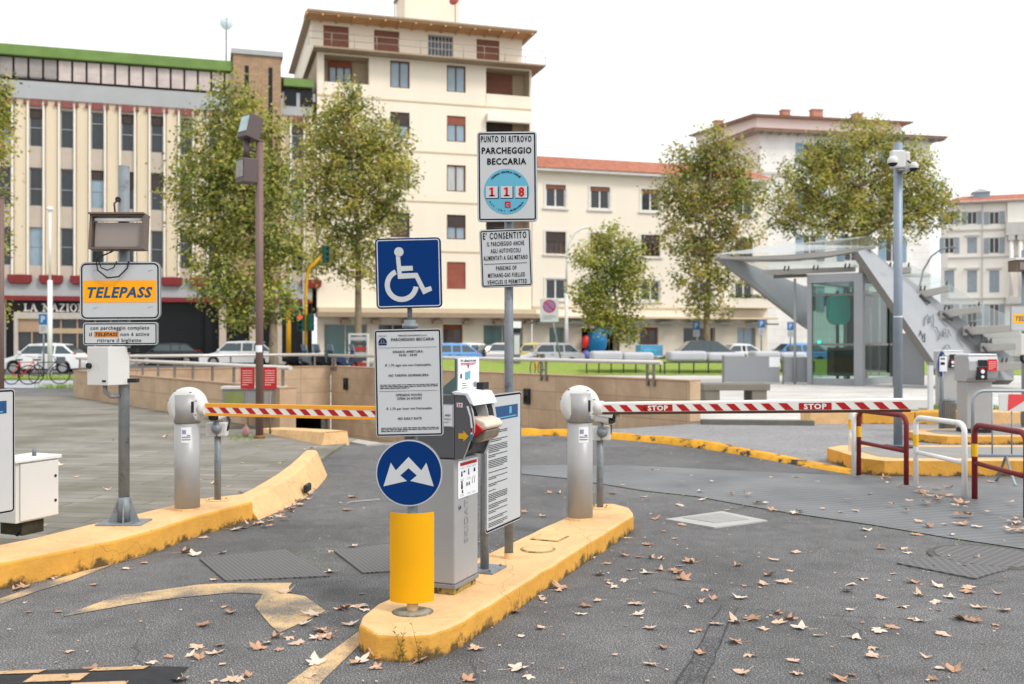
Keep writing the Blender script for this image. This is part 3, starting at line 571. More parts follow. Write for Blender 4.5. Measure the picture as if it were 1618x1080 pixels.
for i, (x0, x1) in enumerate(((.16, .40), (.62, .86), (1.08, 1.32))):
    for (y0, y1) in ((.04, .15), (.19, .30), (.33, .44)):
        o_ = .22 if (y0 > .1 and y0 < .3) else 0
        ys = [y0, .06, y1] if y0 < .05 else [y0, y1]
        ys = [y0, .17, y1] if y0 < .17 < y1 else ys
        for ya, yb in zip(ys, ys[1:]): mb.quad(hp(x0+o_, ya), hp(x1+o_, ya), hp(x1+o_, yb), hp(x0+o_, yb), hy)
o = mb.build('speed_hump', recalc=False); tag(o, 'black rubber speed hump with yellow blocks at the lane edge', 'speed hump')
# ================================================================== RAMP WALLS
clad = panel_mat('stone_cladding', '#b89f83', '#8c7760', .98, .42, .006, .7, .07, offset=0, bump=.35, stain='#957760', sthr=.5, nscale=1.6)
cladtop = mat('wall_coping', '#a88a70', .75, 0, .1, 4)
railm = mat('brushed_rail', '#cfcac4', .35, .45, .05, 8)
postm = mat('rail_post_steel', '#7d766f', .5, .5, .15, 8)
def wall_local(name, label, p0, p1, z0, z1, thick, group=None):
    """wall standing on the ground: local x runs from p0 to p1, local y away from the face"""
    a = atan2(p1[1]-p0[1], p1[0]-p0[0]); L_ = (Vector(p1[:2])-Vector(p0[:2])).length
    r = thing(name, label, 'wall', (p0[0], p0[1], 0), a, group)
    mb = MB(); n = 12; tops = []
    mb.prism_xz([(0, z0[0]), (L_, z0[1]), (L_, z1), (0, z1)], 0, thick, clad)
    mb.build('wall_body', r); mb = MB(); mb.box(-.01, L_+.01, -.02, thick+.02, z1, z1+.03, cladtop); mb.build('coping', r, bevel=.006)
    return r, L_
def rail_on(r, x0, x1, y, zt, zr, step, pair=True, rad=.045, name='handrail'):
    mb = MB(); mb.tube([(x0-.3, y, zr), (x1+.3, y, zr)], rad, railm, n=12); mb.build(name, r)
    k = int((x1-x0)/step)+1
    for i in range(k):
        x = x0+(x1-x0)*i/max(k-1, 1); mb = MB()
        for dx in ((-.09, .09) if pair else (0,)):
            mb.box(x+dx-.022, x+dx+.022, y-.022, y+.022, zt-.14 if y < 0 else zt, zr-rad*.6, postm)
            if y < 0: mb.box(x+dx-.022, x+dx+.022, y, .0, zt-.12, zt-.06, postm)
        if pair: mb.box(x-.075, x+.075, y-.012, y+.012, zt+.10, zt+.13, postm)
        mb.build('rail_post', r)
pE = ramp(.42, 0); pB = ramp(15.2, 0)
# the right wall: local x from its far end to its near end, face towards the ramp
wb, LB = wall_local('retaining_wall', 'long tan stone wall with sconces and a handrail behind the right barrier', pB, pE, (-2.1, -.3), .78, .30)
rail_on(wb, .25, LB-1.0, -.04, .80, 1.14, 2.9)
mb = MB(); mb.box(LB+.003, LB+.02, .0, .30, -.2, .78, clad); mb.build('end_slab', wb)
scon = darkplastic
for px in (548, 846, 944):
    k = (px-CX)/FPX; s_ = (3.7-k*19)/(9.34+k*12.0); x = LB*(1-s_)
    mb = MB(); mb.prism_xz([(x-.10, .10), (x+.10, .10), (x+.10, .46), (x-.10, .46)], -.07, -.003, scon); mb.box(x-.06, x+.06, -.082, -.072, .16, .30, black)
    mb.build('wall_lamp', wb, bevel=.01)
# far wall with the tunnel mouth
pA0 = ramp(15.2, -RW); pA1 = ramp(15.2, 0)
aa = atan2(pA1[1]-pA0[1], pA1[0]-pA0[0])
wa = thing('retaining_wall', 'far tan stone wall over the dark mouth of the underground car park', 'wall', (pA0[0], pA0[1], 0), aa)
mb = MB(); mb.box(0, 5.62, 0, .3, -2.2, .78, clad); mb.box(5.62, 6.88, 0, .3, -.50, .78, clad); mb.box(6.80, 6.88, .003, .3, -2.2, -.50, clad); mb.build('wall_body', wa)
mb = MB(); mb.box(0, 6.9, -.02, .32, .78, .81, cladtop); mb.build('coping', wa)
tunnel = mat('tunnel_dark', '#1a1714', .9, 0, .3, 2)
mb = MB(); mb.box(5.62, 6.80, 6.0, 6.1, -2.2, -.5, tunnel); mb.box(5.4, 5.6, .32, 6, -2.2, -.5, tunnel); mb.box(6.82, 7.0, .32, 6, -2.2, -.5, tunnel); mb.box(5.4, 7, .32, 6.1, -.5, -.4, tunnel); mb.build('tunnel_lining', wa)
mb = MB(); mb.box(6.55, 6.66, -.05, -.003, -2.2, -.55, galv); mb.build('door_frame_post', wa)
rail_on(wa, 1.0, 6.4, .12, .81, 1.16, 1.3, pair=False)
# left wall, outer face towards the stone pavement
pC0 = ramp(16.7, -RW-.3); pC1 = ramp(3.3, -RW-.3)
wc, LC = wall_local('retaining_wall', 'tan stone wall with a handrail at the back of the stone pavement', pC0, pC1, (-2, -.4), .74, .30)
rail_on(wc, .1, LC-.2, .15, .77, 1.10, 1.05, pair=False, rad=.04)
mb = MB(); mb.box(-.5, 0.0, .29, .295, 0, .05, cladtop)
mb = MB(); A_ = ramp(3.3, -RW-.3); B_ = ramp(.3, -RW-.3); mb.prism_xy([A_[:2], B_[:2], ramp(.3, -RW)[:2], ramp(3.3, -RW)[:2]], -.6, .025, concrete); struct(mb.build('ramp_curb'))
# red notice boards fixed to the rail, and the cabinet below
redb = mat('red_notice', '#a8242a', .5, 0, .08, 6); pinkp = mat('notice_print', '#e0a9a6', .6)
for i, (px0, px1, d) in enumerate(((380, 402, 16.6), (416, 437, 16.4))):
    c = P((px0+px1)/2, 597, d); wd = (px1-px0)/FPX*d
    mb = MB(); mb.box(-wd/2, wd/2, 0, .012, -.18, .18, redb); small_print(mb, -wd*.36, wd*.36, -.13, .14, 7, pinkp, y=-.002, h=.4)
    mb.tube([(0, .03, -.18), (0, .03, -c.z+.03)], .015, postm, n=6)
    tag(mb.build('notice_board', loc=c, rotz=.15 if i else -.05), ('red notice board just right of the brown lamp post', 'red notice board just left of the brown lamp post')[1-i], 'notice', 'red notices by the ramp')
r = thing('display_cabinet', 'low grey steel cabinet with green panes behind the brown lamp post', 'cabinet', P(400, 668, 17.3), .12)
r.location.z = .03
mb = MB(); mb.box(-.52, .52, 0, .35, .22, .70, silver_dk); mb.box(-.55, .55, -.03, .38, .70, .75, railm); mb.build('cabinet_body', r, bevel=.008)
for x in (-.5, .46):
    mb = MB(); mb.box(x, x+.05, 0, .06, 0, .22, silver_dk); mb.box(x, x+.05, .29, .35, 0, .22, silver_dk); mb.build('leg', r)
for x0, x1, m in ((-.48, -.16, mat('green_pane', '#77804c', .4, 0, .2, 3)), (-.13, .16, silver_dk), (.19, .48, mat('grey_pane', '#8d8b86', .4, 0, .1, 3))):
    mb = MB(); mb.box(x0, x1, -.012, -.002, .27, .66, m); mb.build('pane', r)

# ================================================================== BUILDINGS
# street line: origin at photo x=500, 74 m off; u along the facades, vv away from us
FO = Vector((-14.5, 74.0)); FU = Vector((.957, .29)).normalized(); FA = atan2(.29, .957)
def ft(px, off=0.0):
    k = (px-CX)/FPX; o_ = FO+Vector((-FU.y, FU.x))*off
    return (k*o_.y-o_.x)/(FU.x-k*FU.y)
def fd(t): return FO.y+FU.y*t
def fz(px, py): return EYE+(CY-py)/FPX*fd(ft(px))
def fpos(t, off=0): p = FO+FU*t+Vector((-FU.y, FU.x))*off; return (p.x, p.y, 0)
def facade(mb, x0, x1, z0, z1, holes, m, rev=None, depth=.22, y=0.0):
    """wall face with real openings and their reveals; holes = (x0,x1,z0,z1)"""
    rev = rev or m
    xs = sorted({x0, x1, *[min(max(h[i], x0), x1) for h in holes for i in (0, 1)]}); zs = sorted({z0, z1, *[min(max(h[i], z0), z1) for h in holes for i in (2, 3)]})
    for i in range(len(xs)-1):
        if xs[i+1]-xs[i] < 1e-4: continue
        j = 0
        while j < len(zs)-1:
            def inh(j): 
                a = (xs[i]+xs[i+1])/2; b = (zs[j]+zs[j+1])/2
                return any(h[0] < a < h[1] and h[2] < b < h[3] for h in holes)
            if inh(j): j += 1; continue
            k = j
            while k+1 < len(zs)-1 and not inh(k+1): k += 1
            mb.quad((xs[i], y, zs[j]), (xs[i+1], y, zs[j]), (xs[i+1], y, zs[k+1]), (xs[i], y, zs[k+1]), m); j = k+1
    for a, b, c, d in holes:
        mb.quad((a, y, c), (b, y, c), (b, y+depth, c), (a, y+depth, c), rev); mb.quad((a, y, d), (b, y, d), (b, y+depth, d), (a, y+depth, d), rev)
        mb.quad((a, y, c), (a, y, d), (a, y+depth, d), (a, y+depth, c), rev); mb.quad((b, y, c), (b, y, d), (b, y+depth, d), (b, y+depth, c), rev)
def shell(mb, x0, x1, y0, y1, z0, z1, m, roof=None):     # back, sides and top behind a facade
    mb.quad((x0, y0, z0), (x0, y1, z0), (x0, y1, z1), (x0, y0, z1), m); mb.quad((x1, y0, z0), (x1, y1, z0), (x1, y1, z1), (x1, y0, z1), m)
    mb.quad((x0, y1, z0), (x1, y1, z0), (x1, y1, z1), (x0, y1, z1), m); mb.quad((x0, y0, z1), (x1, y0, z1), (x1, y1, z1), (x0, y1, z1), roof or m)
glassd = mat('window_glass_dark', '#2a2f33', .06, 0, .25, .8, spec=.6)
glassb = mat('window_glass_blue', '#8399a8', .06, 0, .25, .5, spec=.8)
glasst = mat('shop_glass', '#4d6a68', .08, 0, .15, .4, spec=.5)
curtain = mat('window_curtain', '#b9bdbd', .7, 0, .15, 5, streak=True)
shut_br = panel_mat('brown_roller', '#8a5d4c', '#5f3f34', 30, .09, .012, .6, .05, offset=0)
shut_dk = panel_mat('dark_roller', '#4e4340', '#2e2826', 30, .09, .012, .6, .05, offset=0)
shut_rd = panel_mat('red_roller', '#9a5948', '#7a4234', 30, .09, .012, .6, .05, offset=0)
brownfr = mat('brown_frame', '#6a4536', .6); whitefr = mat('white_frame', '#dcd9d2', .5); alu = mat('aluminium_frame', '#9fa2a4', .4, .3)
def window(par, x0, x1, z0, z1, y, fr=brownfr, gl=glassb, mull=1, shut=0., shm=shut_br, trans=0., fw=.07, name='window', sill=None):
    """frame with mullions; its pane is a sub-part; shut = share covered by a roller blind from the top"""
    mb = MB()
    mb.box(x0, x0+fw, y-.05, y+.03, z0, z1, fr); mb.box(x1-fw, x1, y-.05, y+.03, z0, z1, fr)
    mb.box(x0+fw, x1-fw, y-.05, y+.03, z1-fw, z1, fr); mb.box(x0+fw, x1-fw, y-.05, y+.03, z0, z0+fw, fr)
    for k in range(1, mull+1):
        xm = x0+(x1-x0)*k/(mull+1); mb.box(xm-fw*.6, xm+fw*.6, y-.045, y+.02, z0+fw, z1-fw, fr)
    if trans: zm = z0+(z1-z0)*trans; mb.box(x0+fw, x1-fw, y-.04, y+.02, zm-fw*.5, zm+fw*.5, fr)
    if shut > 0: mb.box(x0+.01, x1-.01, y-.09, y-.055, z1-(z1-z0)*shut, z1-.005, shm)
    if sill is not None: mb.box(x0-.08, x1+.08, y-.34, y-.06, z0-.10, z0-.01, sill)
    f = mb.build(name, par)
    mb = MB(); mb.quad((x0+.01, y, z0+.01), (x1-.01, y, z0+.01), (x1-.01, y, z1-.01), (x0+.01, y, z1-.01), gl); mb.build('pane', f, recalc=False)
    return f
rw = random.Random(5)
# ---------------- newspaper offices
bA = thing('office_building', 'cream office block with vertical white fins and a green roof fascia', 'building', fpos(0), FA)
cream = mat('cream_panel', '#dacab0', .8, 0, .05, .8, streak=True); spandrel = mat('grey_spandrel', '#bcaea0', .8, 0, .06, 1)
greyband = mat('grey_concrete_band', '#a9abac', .85, 0, .06, .8); finw = mat('white_fin', '#e8e3d8', .7, 0, .04, 2)
maroon = mat('maroon_trim', '#7b2c2e', .6, 0, .1, 3); brick_red = mat('red_tile_trim', '#86504c', .7, 0, .12, 4)
greenf = mat('green_fascia', '#6f8a4c', .75, 0, .14, 1.2, dirt='#67823f', dthr=.55, dscale=1.5, dsoft=.2)
ribdark = mat('dark_mullion', '#3f302e', .6); blind = panel_mat('pale_blind', '#cfc2bd', '#a99b95', 30, .12, .015, .8, .04, offset=0); blindg = panel_mat('grey_blind', '#a39b98', '#7d7673', 30, .12, .02, .8, .05, offset=0)
blackst = mat('black_stone', '#17181b', .3, 0, .2, 1.5)
xl, xr = ft(-130), ft(443); x2 = -.35
z_ = dict(top=21.9, gb=21.05, rb=19.45, bb=18.25, feet=5.95, mb_=4.72, gf=4.4)
pitch = ft(106)-ft(57); c0 = ft(57)
bays = [c0+pitch*k for k in range(-4, 9)]+[ft(470)]
rows = ((15.0, 17.6), (10.9, 13.55), (6.8, 9.45))
holes = []; cells = []
for c in bays:
    for i, (a, b) in enumerate(rows):
        if ft(362) < c < ft(440): continue
        holes.append((c-.42, c+.42, a, b)); cells.append((c, a, b))
rx0, rpitch = ft(3), ft(95)-ft(72)
ribs = []
x = xl+.3
while x < ft(366): ribs.append((x, x+rpitch-.0)); x += rpitch
mb = MB()
facade(mb, xl, x2, z_['feet'], z_['bb'], holes, cream, spandrel)
mb.box(xl, x2, -.12, .0, z_['bb'], z_['rb'], greyband)
mb.box(xl, x2, -.02, 6, z_['rb'], z_['gb'], ribdark)
shell(mb, xl, x2, 0.02, 14, 0, z_['rb'], greyband)
mb.build('wall', bA, recalc=False)
for c in bays:                                           # spandrels, fins, red caps and rounded maroon feet
    if ft(362) < c < ft(440): continue
    mb = MB()
    for z0, z1 in ((5.95, 6.8), (9.45, 10.9), (13.55, 15.0), (17.6, 18.2)): mb.box(c-.40, c+.40, -.015, .0, z0, z1, spandrel)
    for s_ in (-1, 1):
        mb.box(c+s_*.50-.06, c+s_*.50+.06, -.20, -.003, 5.95, 18.0, finw); mb.box(c+s_*.70-.04, c+s_*.70+.04, -.13, -.003, 5.95, 18.0, cream)
        mb.prism_xz([(c+s_*.66-.12, 17.85), (c+s_*.66+.12, 17.85), (c+s_*.66+.07, 18.2), (c+s_*.66-.07, 18.2)], -.30, -.13, brick_red)
    mb.box(c-.36, c+.36, -.16, -.02, 17.75, 18.2, brick_red)
    mb.build('bay_fin', bA)
    mb = MB(); k = c+pitch/2; mb.prism_xz([(k-.75, 6.15), (k+.75, 6.15), (k+.75, 5.75), (k+.6, 5.55), (k-.6, 5.55), (k-.75, 5.75)], -.42, -.05, maroon)
    mb.prism_xz([(k-.36, 6.16), (k+.36, 6.16), (k+.36, 17.7), (k-.36, 17.7)], -.10, -.003, cream); mb.build('pier_foot', bA, bevel=.05)
for c, a, b in cells:
    window(bA, c-.41, c+.41, a, b, .16, alu, rw.choice([glassd, glassd, glassb]), 0, rw.choice([0, 0, .25, .45]), shut_dk, rw.choice([.45, .5, .7]), .05)
for i, (a, b) in enumerate(ribs):
    window(bA, a+.06, b-.06, z_['rb']+.12, z_['gb']-.08, -.12, ribdark, curtain, 0, .97 if i > 8 else (.9 if i > 3 else .6), blind if i > 8 else blindg, 0, .06)
mb = MB(); mb.box(ft(446), ft(498), -.1, 4, z_['rb']-.1, z_['rb']+.5, alu); mb.box(ft(449), ft(468), -.16, -.11, z_['rb']-.5, z_['rb']+.7, blackst); mb.box(ft(474), ft(494), -.16, -.11, z_['rb']-.5, z_['rb']+.7, blackst)
mb.build('air_conditioner', bA)
mb = MB(); mb.box(xl, ft(368)-.05, -.55, 5, z_['gb'], z_['top']-.1, greenf); mb.box(ft(445)+.1, ft(494), -.5, 5, z_['gb']-.75, z_['top']-1.0, greenf); mb.build('roof_fascia', bA, bevel=.05)
brickm = panel_mat('tan_brick', '#a98d72', '#93785f', .5, .14, .02, .85, .12, bump=.2)
mb = MB(); ta, tb = ft(368), ft(443)
mb.box(ta, tb, -.7, 7, 6, 22.3, brickm); mb.box(ta-.15, tb+.15, -.85, 7.2, 22.3, 22.65, greyband)
for xx in (ta+.95, tb-.75): mb.box(xx-.14, xx+.14, -.72, -.705, 10.5, 21.5, blackst)
mb.build('stair_tower', bA)
mb = MB(); mb.box(xl, x2, -.10, 0, z_['mb_'], z_['feet'], greyband); mb.box(xl, x2, -.28, .0, z_['gf'], z_['mb_'], maroon); mb.build('first_floor_band', bA)
gx0 = ft(8)
mb = MB(); mb.box(gx0, x2, .4, .6, 0, z_['gf'], blackst); mb.box(xl, gx0, -.05, .6, 0, z_['gf'], greyband)
for px in (330, 352, 400, 440): mb.box(ft(px)-.25, ft(px)+.25, .05, .4, 0, z_['gf'], spandrel if px > 340 else blackst)
mb.build('ground_floor_wall', bA)
mb = MB(); sx0, sx1 = ft(22), ft(205); shopfr = mat('shopfront_frame', '#b3aca3', .5); tanp = mat('tan_shop_panel', '#a58a72', .6)
zt = fz(60, 493)
mb.box(sx0, sx0+.25, -.05, .38, 0, zt, shopfr); mb.box(sx1-.25, sx1, -.05, .38, 0, zt, shopfr); mb.box(sx0+.25, sx1-.25, -.05, .38, zt-.45, zt, shopfr)
mb.box(sx0+.25, ft(62), .1, .3, fz(60, 524), zt-.45, tanp); mb.box(ft(62), ft(150), .1, .2, fz(60, 524)-.1, fz(60, 524)+.25, mat('beige_lintel', '#b09a7c', .6))
for px in (50, 96, 122, 150, 175): mb.box(ft(px)-.05, ft(px)+.05, .12, .22, 0, zt-.45, tanp)
mb.build('shop_front', bA); mb = MB(); mb.quad((sx0+.25, .3, .1), (sx1-.25, .3, .1), (sx1-.25, .3, zt-.46), (sx0+.25, .3, zt-.46), glassd); mb.build('shop_window', bA, recalc=False)
def serif_text(mb, s, x, z, cap, m, y):
    """capitals with slab serifs built from strokes"""
    st = cap*.20; th = cap*.12; sf = cap*.16
    def bar(p, q, w_):
        p = Vector(p); q = Vector(q); d_ = (q-p).normalized(); n_ = Vector((-d_.y, d_.x))*w_/2
        mb.prism_xz([tuple(v) for v in (p-n_, q-n_, q+n_, p+n_)], y-.05, y, m)
    for ch in s:
        if ch == ' ': x += cap*.55; continue
        def slab(xc, zc, w_=.36): mb.prism_xz([(xc-cap*w_/2, zc), (xc+cap*w_/2, zc), (xc+cap*w_/2, zc+th), (xc-cap*w_/2, zc+th)], y-.052, y-.001, m)
        if ch == 'L': bar((x+st, z), (x+st, z+cap), st); slab(x+st, z+cap-th); mb.prism_xz([(x, z), (x+cap*.62, z), (x+cap*.62, z+cap*.3), (x+cap*.5, z+th), (x, z+th)], y-.051, y, m); x += cap*.72
        elif ch == 'A': bar((x+cap*.12, z), (x+cap*.42, z+cap), th); bar((x+cap*.40, z+cap), (x+cap*.72, z), st); bar((x+cap*.22, z+cap*.35), (x+cap*.6, z+cap*.35), th); slab(x+cap*.12, z, .3); slab(x+cap*.74, z, .34); x += cap*.92
        elif ch == 'N': bar((x+st*.8, z), (x+st*.8, z+cap), th); bar((x+st*.6, z+cap), (x+cap*.72, z), st); bar((x+cap*.74, z), (x+cap*.74, z+cap), th); slab(x+st*.8, z); slab(x+st*.5, z+cap-th); slab(x+cap*.74, z+cap-th); x += cap*.98
        elif ch == 'Z': bar((x+cap*.1, z+th/2), (x+cap*.62, z+cap-th/2), st); bar((x+.02, z+th/2), (x+cap*.7, z+th/2), th); bar((x+.02, z+cap-th/2), (x+cap*.7, z+cap-th/2), th); x += cap*.82
        elif ch == 'I': bar((x+st, z), (x+st, z+cap), st); slab(x+st, z); slab(x+st, z+cap-th); x += cap*.48
        elif ch == 'O':
            n = 20; o_ = [(x+cap*.42+cap*.42*cos(2*pi*i/n), y-.05, z+cap*.5+cap*.52*sin(2*pi*i/n)) for i in range(n)]; q_ = [(x+cap*.42+cap*.23*cos(2*pi*i/n), y-.05, z+cap*.5+cap*.42*sin(2*pi*i/n)) for i in range(n)]
            mb.add(o_+q_, [(i, (i+1) % n, n+(i+1) % n, n+i) for i in range(n)], m); x += cap*.95
        elif ch == 'E': bar((x+st, z), (x+st, z+cap), st); bar((x, z+th/2), (x+cap*.6, z+th/2), th); bar((x, z+cap-th/2), (x+cap*.6, z+cap-th/2), th); bar((x+st, z+cap*.5), (x+cap*.45, z+cap*.5), th); x += cap*.72
    return x
mb = MB(); serif_text(mb, 'LA NAZIONE', ft(36.5), fz(60, 491.5), fz(60, 479)-fz(60, 491.5), mat('sign_letter_white', '#eceae6', .5), -.3+.55); mb.build('name_sign', bA)
dishm = mat('dish_grey', '#b9c6cb', .5, 0, .05); dishr = mat('dish_red', '#b0514c', .5)
def dish(x, y, z, r, m, name, label, base, az=0.):
    rr = thing(name, label, 'satellite dish', (0, 0, 0)); rr.location = Vector(fpos(x, y)); rr.location.z = base; rr.rotation_euler.z = FA+az
    mb = MB(); mb.tube([(0, .35, 0), (0, .35, z-base), (0, .1, z-base)], .04, alu, n=6); mb.build('mast', rr)
    mb = MB(); mb.lathe([(r*.02, .12), (r*.5, .07), (r*.85, -.02), (r, -.08)], (0, 0, z-base), (0, -1, .25), m, n=24); mb.build('reflector', rr, recalc=False)
    mb = MB(); mb.tube([(0, -.05, z-base-r*.9), (0, -.55, z-base+.1)], .02, alu, n=6); mb.box(-.05, .05, -.6, -.5, z-base+.05, z-base+.17, alu); mb.build('feed_arm', rr)
dish(ft(358, 3), 3, 25.6, .50, dishm, 'satellite_dish', 'pale blue satellite dish on the office roof beside the brick tower', z_['top']-.1)
mb = MB()
for px, h in ((357, 4.6),):
    p = fpos(ft(px, 4), 4); mb.tube([(0, 0, 0), (0, 0, h)], .035, alu, n=6)
    for i in range(5): mb.tube([(-.5+.06*i, 0, h-.3-i*.35), (.5-.06*i, 0, h-.3-i*.35)], .02, alu, n=5)
tag(mb.build('roof_aerial', loc=(p[0], p[1], 21.8), rotz=.4), 'thin roof aerial behind the pale satellite dish', 'aerial')
# ---------------- yellow apartment house
bB = thing('apartment_building', 'tall pale yellow apartment house with an attic terrace', 'building', fpos(0), FA)
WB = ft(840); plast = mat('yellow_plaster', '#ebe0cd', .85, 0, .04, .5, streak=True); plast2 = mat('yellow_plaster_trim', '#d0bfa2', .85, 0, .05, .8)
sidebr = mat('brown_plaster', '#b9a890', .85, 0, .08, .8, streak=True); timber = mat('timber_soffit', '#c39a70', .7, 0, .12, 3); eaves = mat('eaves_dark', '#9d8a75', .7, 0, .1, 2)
fl = [(5.65, 7.75), (9.5, 11.4), (13.2, 15.25), (17.05, 19.05), (20.9, 22.95)]
holes = []; wins = []
for i, (a, b) in enumerate(fl):
    for px in (632, 721):
        t_ = ft(px); holes.append((t_-.75, t_+.75, a, b)); wins.append((t_, a, b, i, px))
lx0, lx1 = ft(512), ft(583); rx0_, rx1_ = ft(768), ft(837)
for i, (a, b) in enumerate(fl):
    if i == 4: holes.append((lx0, lx1, a-.15, 23.0))
    if i >= 1: holes.append((rx0_, rx1_, a-.15, min(b+.35, 23.0)))
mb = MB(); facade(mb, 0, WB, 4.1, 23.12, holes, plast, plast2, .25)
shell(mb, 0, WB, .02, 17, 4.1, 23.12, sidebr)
for a in (8.6, 12.4, 16.2, 20.0): mb.box(0, WB, -.05, -.002, a-.12, a, plast2)
mb.build('wall', bB, recalc=False)
for t_, a, b, i, px in wins:
    sh, sm = {(632, 3): (.5, shut_dk), (721, 3): (.33, shut_rd), (721, 1): (.5, shut_dk), (721, 0): (1, shut_rd), (632, 1): (0, shut_br)}.get((px, i), (0, shut_br))
    window(bB, t_-.74, t_+.74, a, b, .18, brownfr, curtain if i == 2 else glassb if (px, i) != (632, 1) else glassd, 1, sh, sm, 0, .09)
for i, (a, b) in enumerate(fl):                          # loggias with recessed openings, parapets
    for (x0, x1, on) in ((lx0, lx1, i == 4), (rx0_, rx1_, i >= 1)):
        if not on: continue
        top = 23.0 if (i == 4 and x0 == lx0) else min(b+.35, 23.0)
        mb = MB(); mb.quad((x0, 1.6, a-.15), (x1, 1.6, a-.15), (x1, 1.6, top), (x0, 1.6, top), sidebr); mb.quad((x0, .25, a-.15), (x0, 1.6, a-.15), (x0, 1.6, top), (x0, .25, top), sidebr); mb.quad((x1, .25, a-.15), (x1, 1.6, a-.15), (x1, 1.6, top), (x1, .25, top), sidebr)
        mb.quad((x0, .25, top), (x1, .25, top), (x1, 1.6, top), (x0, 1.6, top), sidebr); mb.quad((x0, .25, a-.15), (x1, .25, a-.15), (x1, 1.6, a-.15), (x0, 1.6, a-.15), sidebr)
        mb.box(x0+.02, x1-.02, -.05, .10, a-.95, a+.05, plast); mb.build('loggia', bB, recalc=False)
        xm = (x0+x1)/2
        if x0 == lx0: window(bB, x0+.5, x1-1.1, a-.1, b, 1.5, brownfr, glassb, 2, .22, shut_rd, 0, .1)
        else: window(bB, x0+.3, x1-1.0, a-.1, b, 1.5, brownfr, glassd, 1, .98 if i == 4 else .3, shut_br if i == 4 else shut_dk, 0, .1)
mb = MB(); i = 3; mb.prism_xz([(rx0_, 19.35), (rx1_-.1, 19.35), (rx1_-.1, 18.75), (rx0_, 18.75)], -.5, -.06, finw); mb.build('awning', bB)
mb = MB(); mb.box(-.35, WB+.8, -1.2, 17, 23.12, 23.27, eaves); mb.build('cornice_slab', bB, bevel=.03)
mb = MB(); att = [(ft(511, .9), ft(551, .9)), (ft(591, .9), ft(631, .9)), (ft(676, .9), ft(716, .9)), (ft(753, .9), ft(789, .9))]
holes = [(a, b, 23.4, 25.45) for a, b in att]
facade(mb, -.3, WB-.5, 23.28, 25.85, holes, plast, plast2, .2, y=.9); shell(mb, -.3, WB-.5, .92, 17, 23.28, 25.85, plast); mb.build('attic_wall', bB, recalc=False)
for i, (a, b) in enumerate(att): window(bB, a+.02, b-.02, 23.42, 25.43, 1.05, brownfr if i != 2 else alu, glassd, 1 if i != 2 else 6, .99 if i != 2 else 0, shut_br, 0 if i != 2 else .5, .07)
mb = MB(); mb.prism_xz([(-.8, 25.85), (WB+.2, 25.85), (WB+.2, 26.0), (-.8, 26.0)], -.9, 17.2, eaves); mb.box(-.9, WB, -.8, .88, 25.74, 25.85, timber)
for k in range(16): x = -.8+k*(WB+.6)/15; mb.box(x-.07, x+.07, -.85, .88, 25.62, 25.74, timber)
mb.build('roof', bB)
railg = mat('thin_rail', '#a39b8e', .5, .3)
mb = MB(); zt = 24.3
for z in (23.8, zt): mb.tube([(-.7, -1.1, z), (WB+.8, -1.1, z)], .025, railg, n=5)
for k in range(12): x = -.7+(WB+1.5)*k/11; mb.tube([(x, -1.1, 23.27), (x, -1.1, zt)], .025, railg, n=5)
mb.build('terrace_railing', bB)
mb = MB(); a, b = ft(636, 6), ft(722, 6); mb.box(a, b, 5, 9, 26.0, 30.4, plast); mb.box(a-.2, b+.2, 4.8, 9.2, 30.4, 30.55, eaves); mb.build('lift_tower', bB)
dish(ft(619, 4), 4, 29.4, .42, dishr, 'satellite_dish', 'small red satellite dish left of the rooftop lift tower', 26.0, -.9)
dish(ft(717, 3.6), 3.6, 29.3, .42, dishr, 'satellite_dish', 'red satellite dish in front of the rooftop lift tower', 26.0, -.6)
mb = MB(); mb.box(0.0, WB, -1.2, 0, 3.75, 4.1, plast2); mb.box(-.1, WB+.2, -1.4, .3, 3.4, 3.75, eaves); mb.build('balcony_ledge', bB)
stone = mat('pale_stone', '#d3c9b8', .8, 0, .06, 1.2, streak=True); stoned = mat('shop_stone', '#b9ad9b', .8, 0, .08, 1)
shops = [(ft(512), ft(580), glasst), (ft(598), ft(645), glassd), (ft(700), ft(731), None), (ft(764), ft(826), glasst)]
mb = MB(); holes = [(a, b, .05, 2.9) for a, b, m in shops]
facade(mb, 0, WB, 0, 3.4, holes, stone, stoned, .35)
for px in range(545, 840, 48): x = ft(px); mb.box(x-.35, x+.35, -.9, -.01, 2.95, 3.2, eaves)
mb.build('ground_floor_wall', bB, recalc=False)
woodd = mat('wood_door', '#7a4630', .6, 0, .15, 2, streak=True)
for a, b, m in shops:
    if m: window(bB, a, b, .06, 2.9, .3, shopfr, m, 1, 0, name='shop_window')
    else:
        mb = MB(); mb.box(a, b, .25, .33, .05, 2.9, woodd); mb.box(a+.15, (a+b)/2-.1, .235, .249, .5, 2.5, glassd); mb.box((a+b)/2+.1, b-.15, .235, .249, .5, 2.5, glassd); mb.build('door', bB)
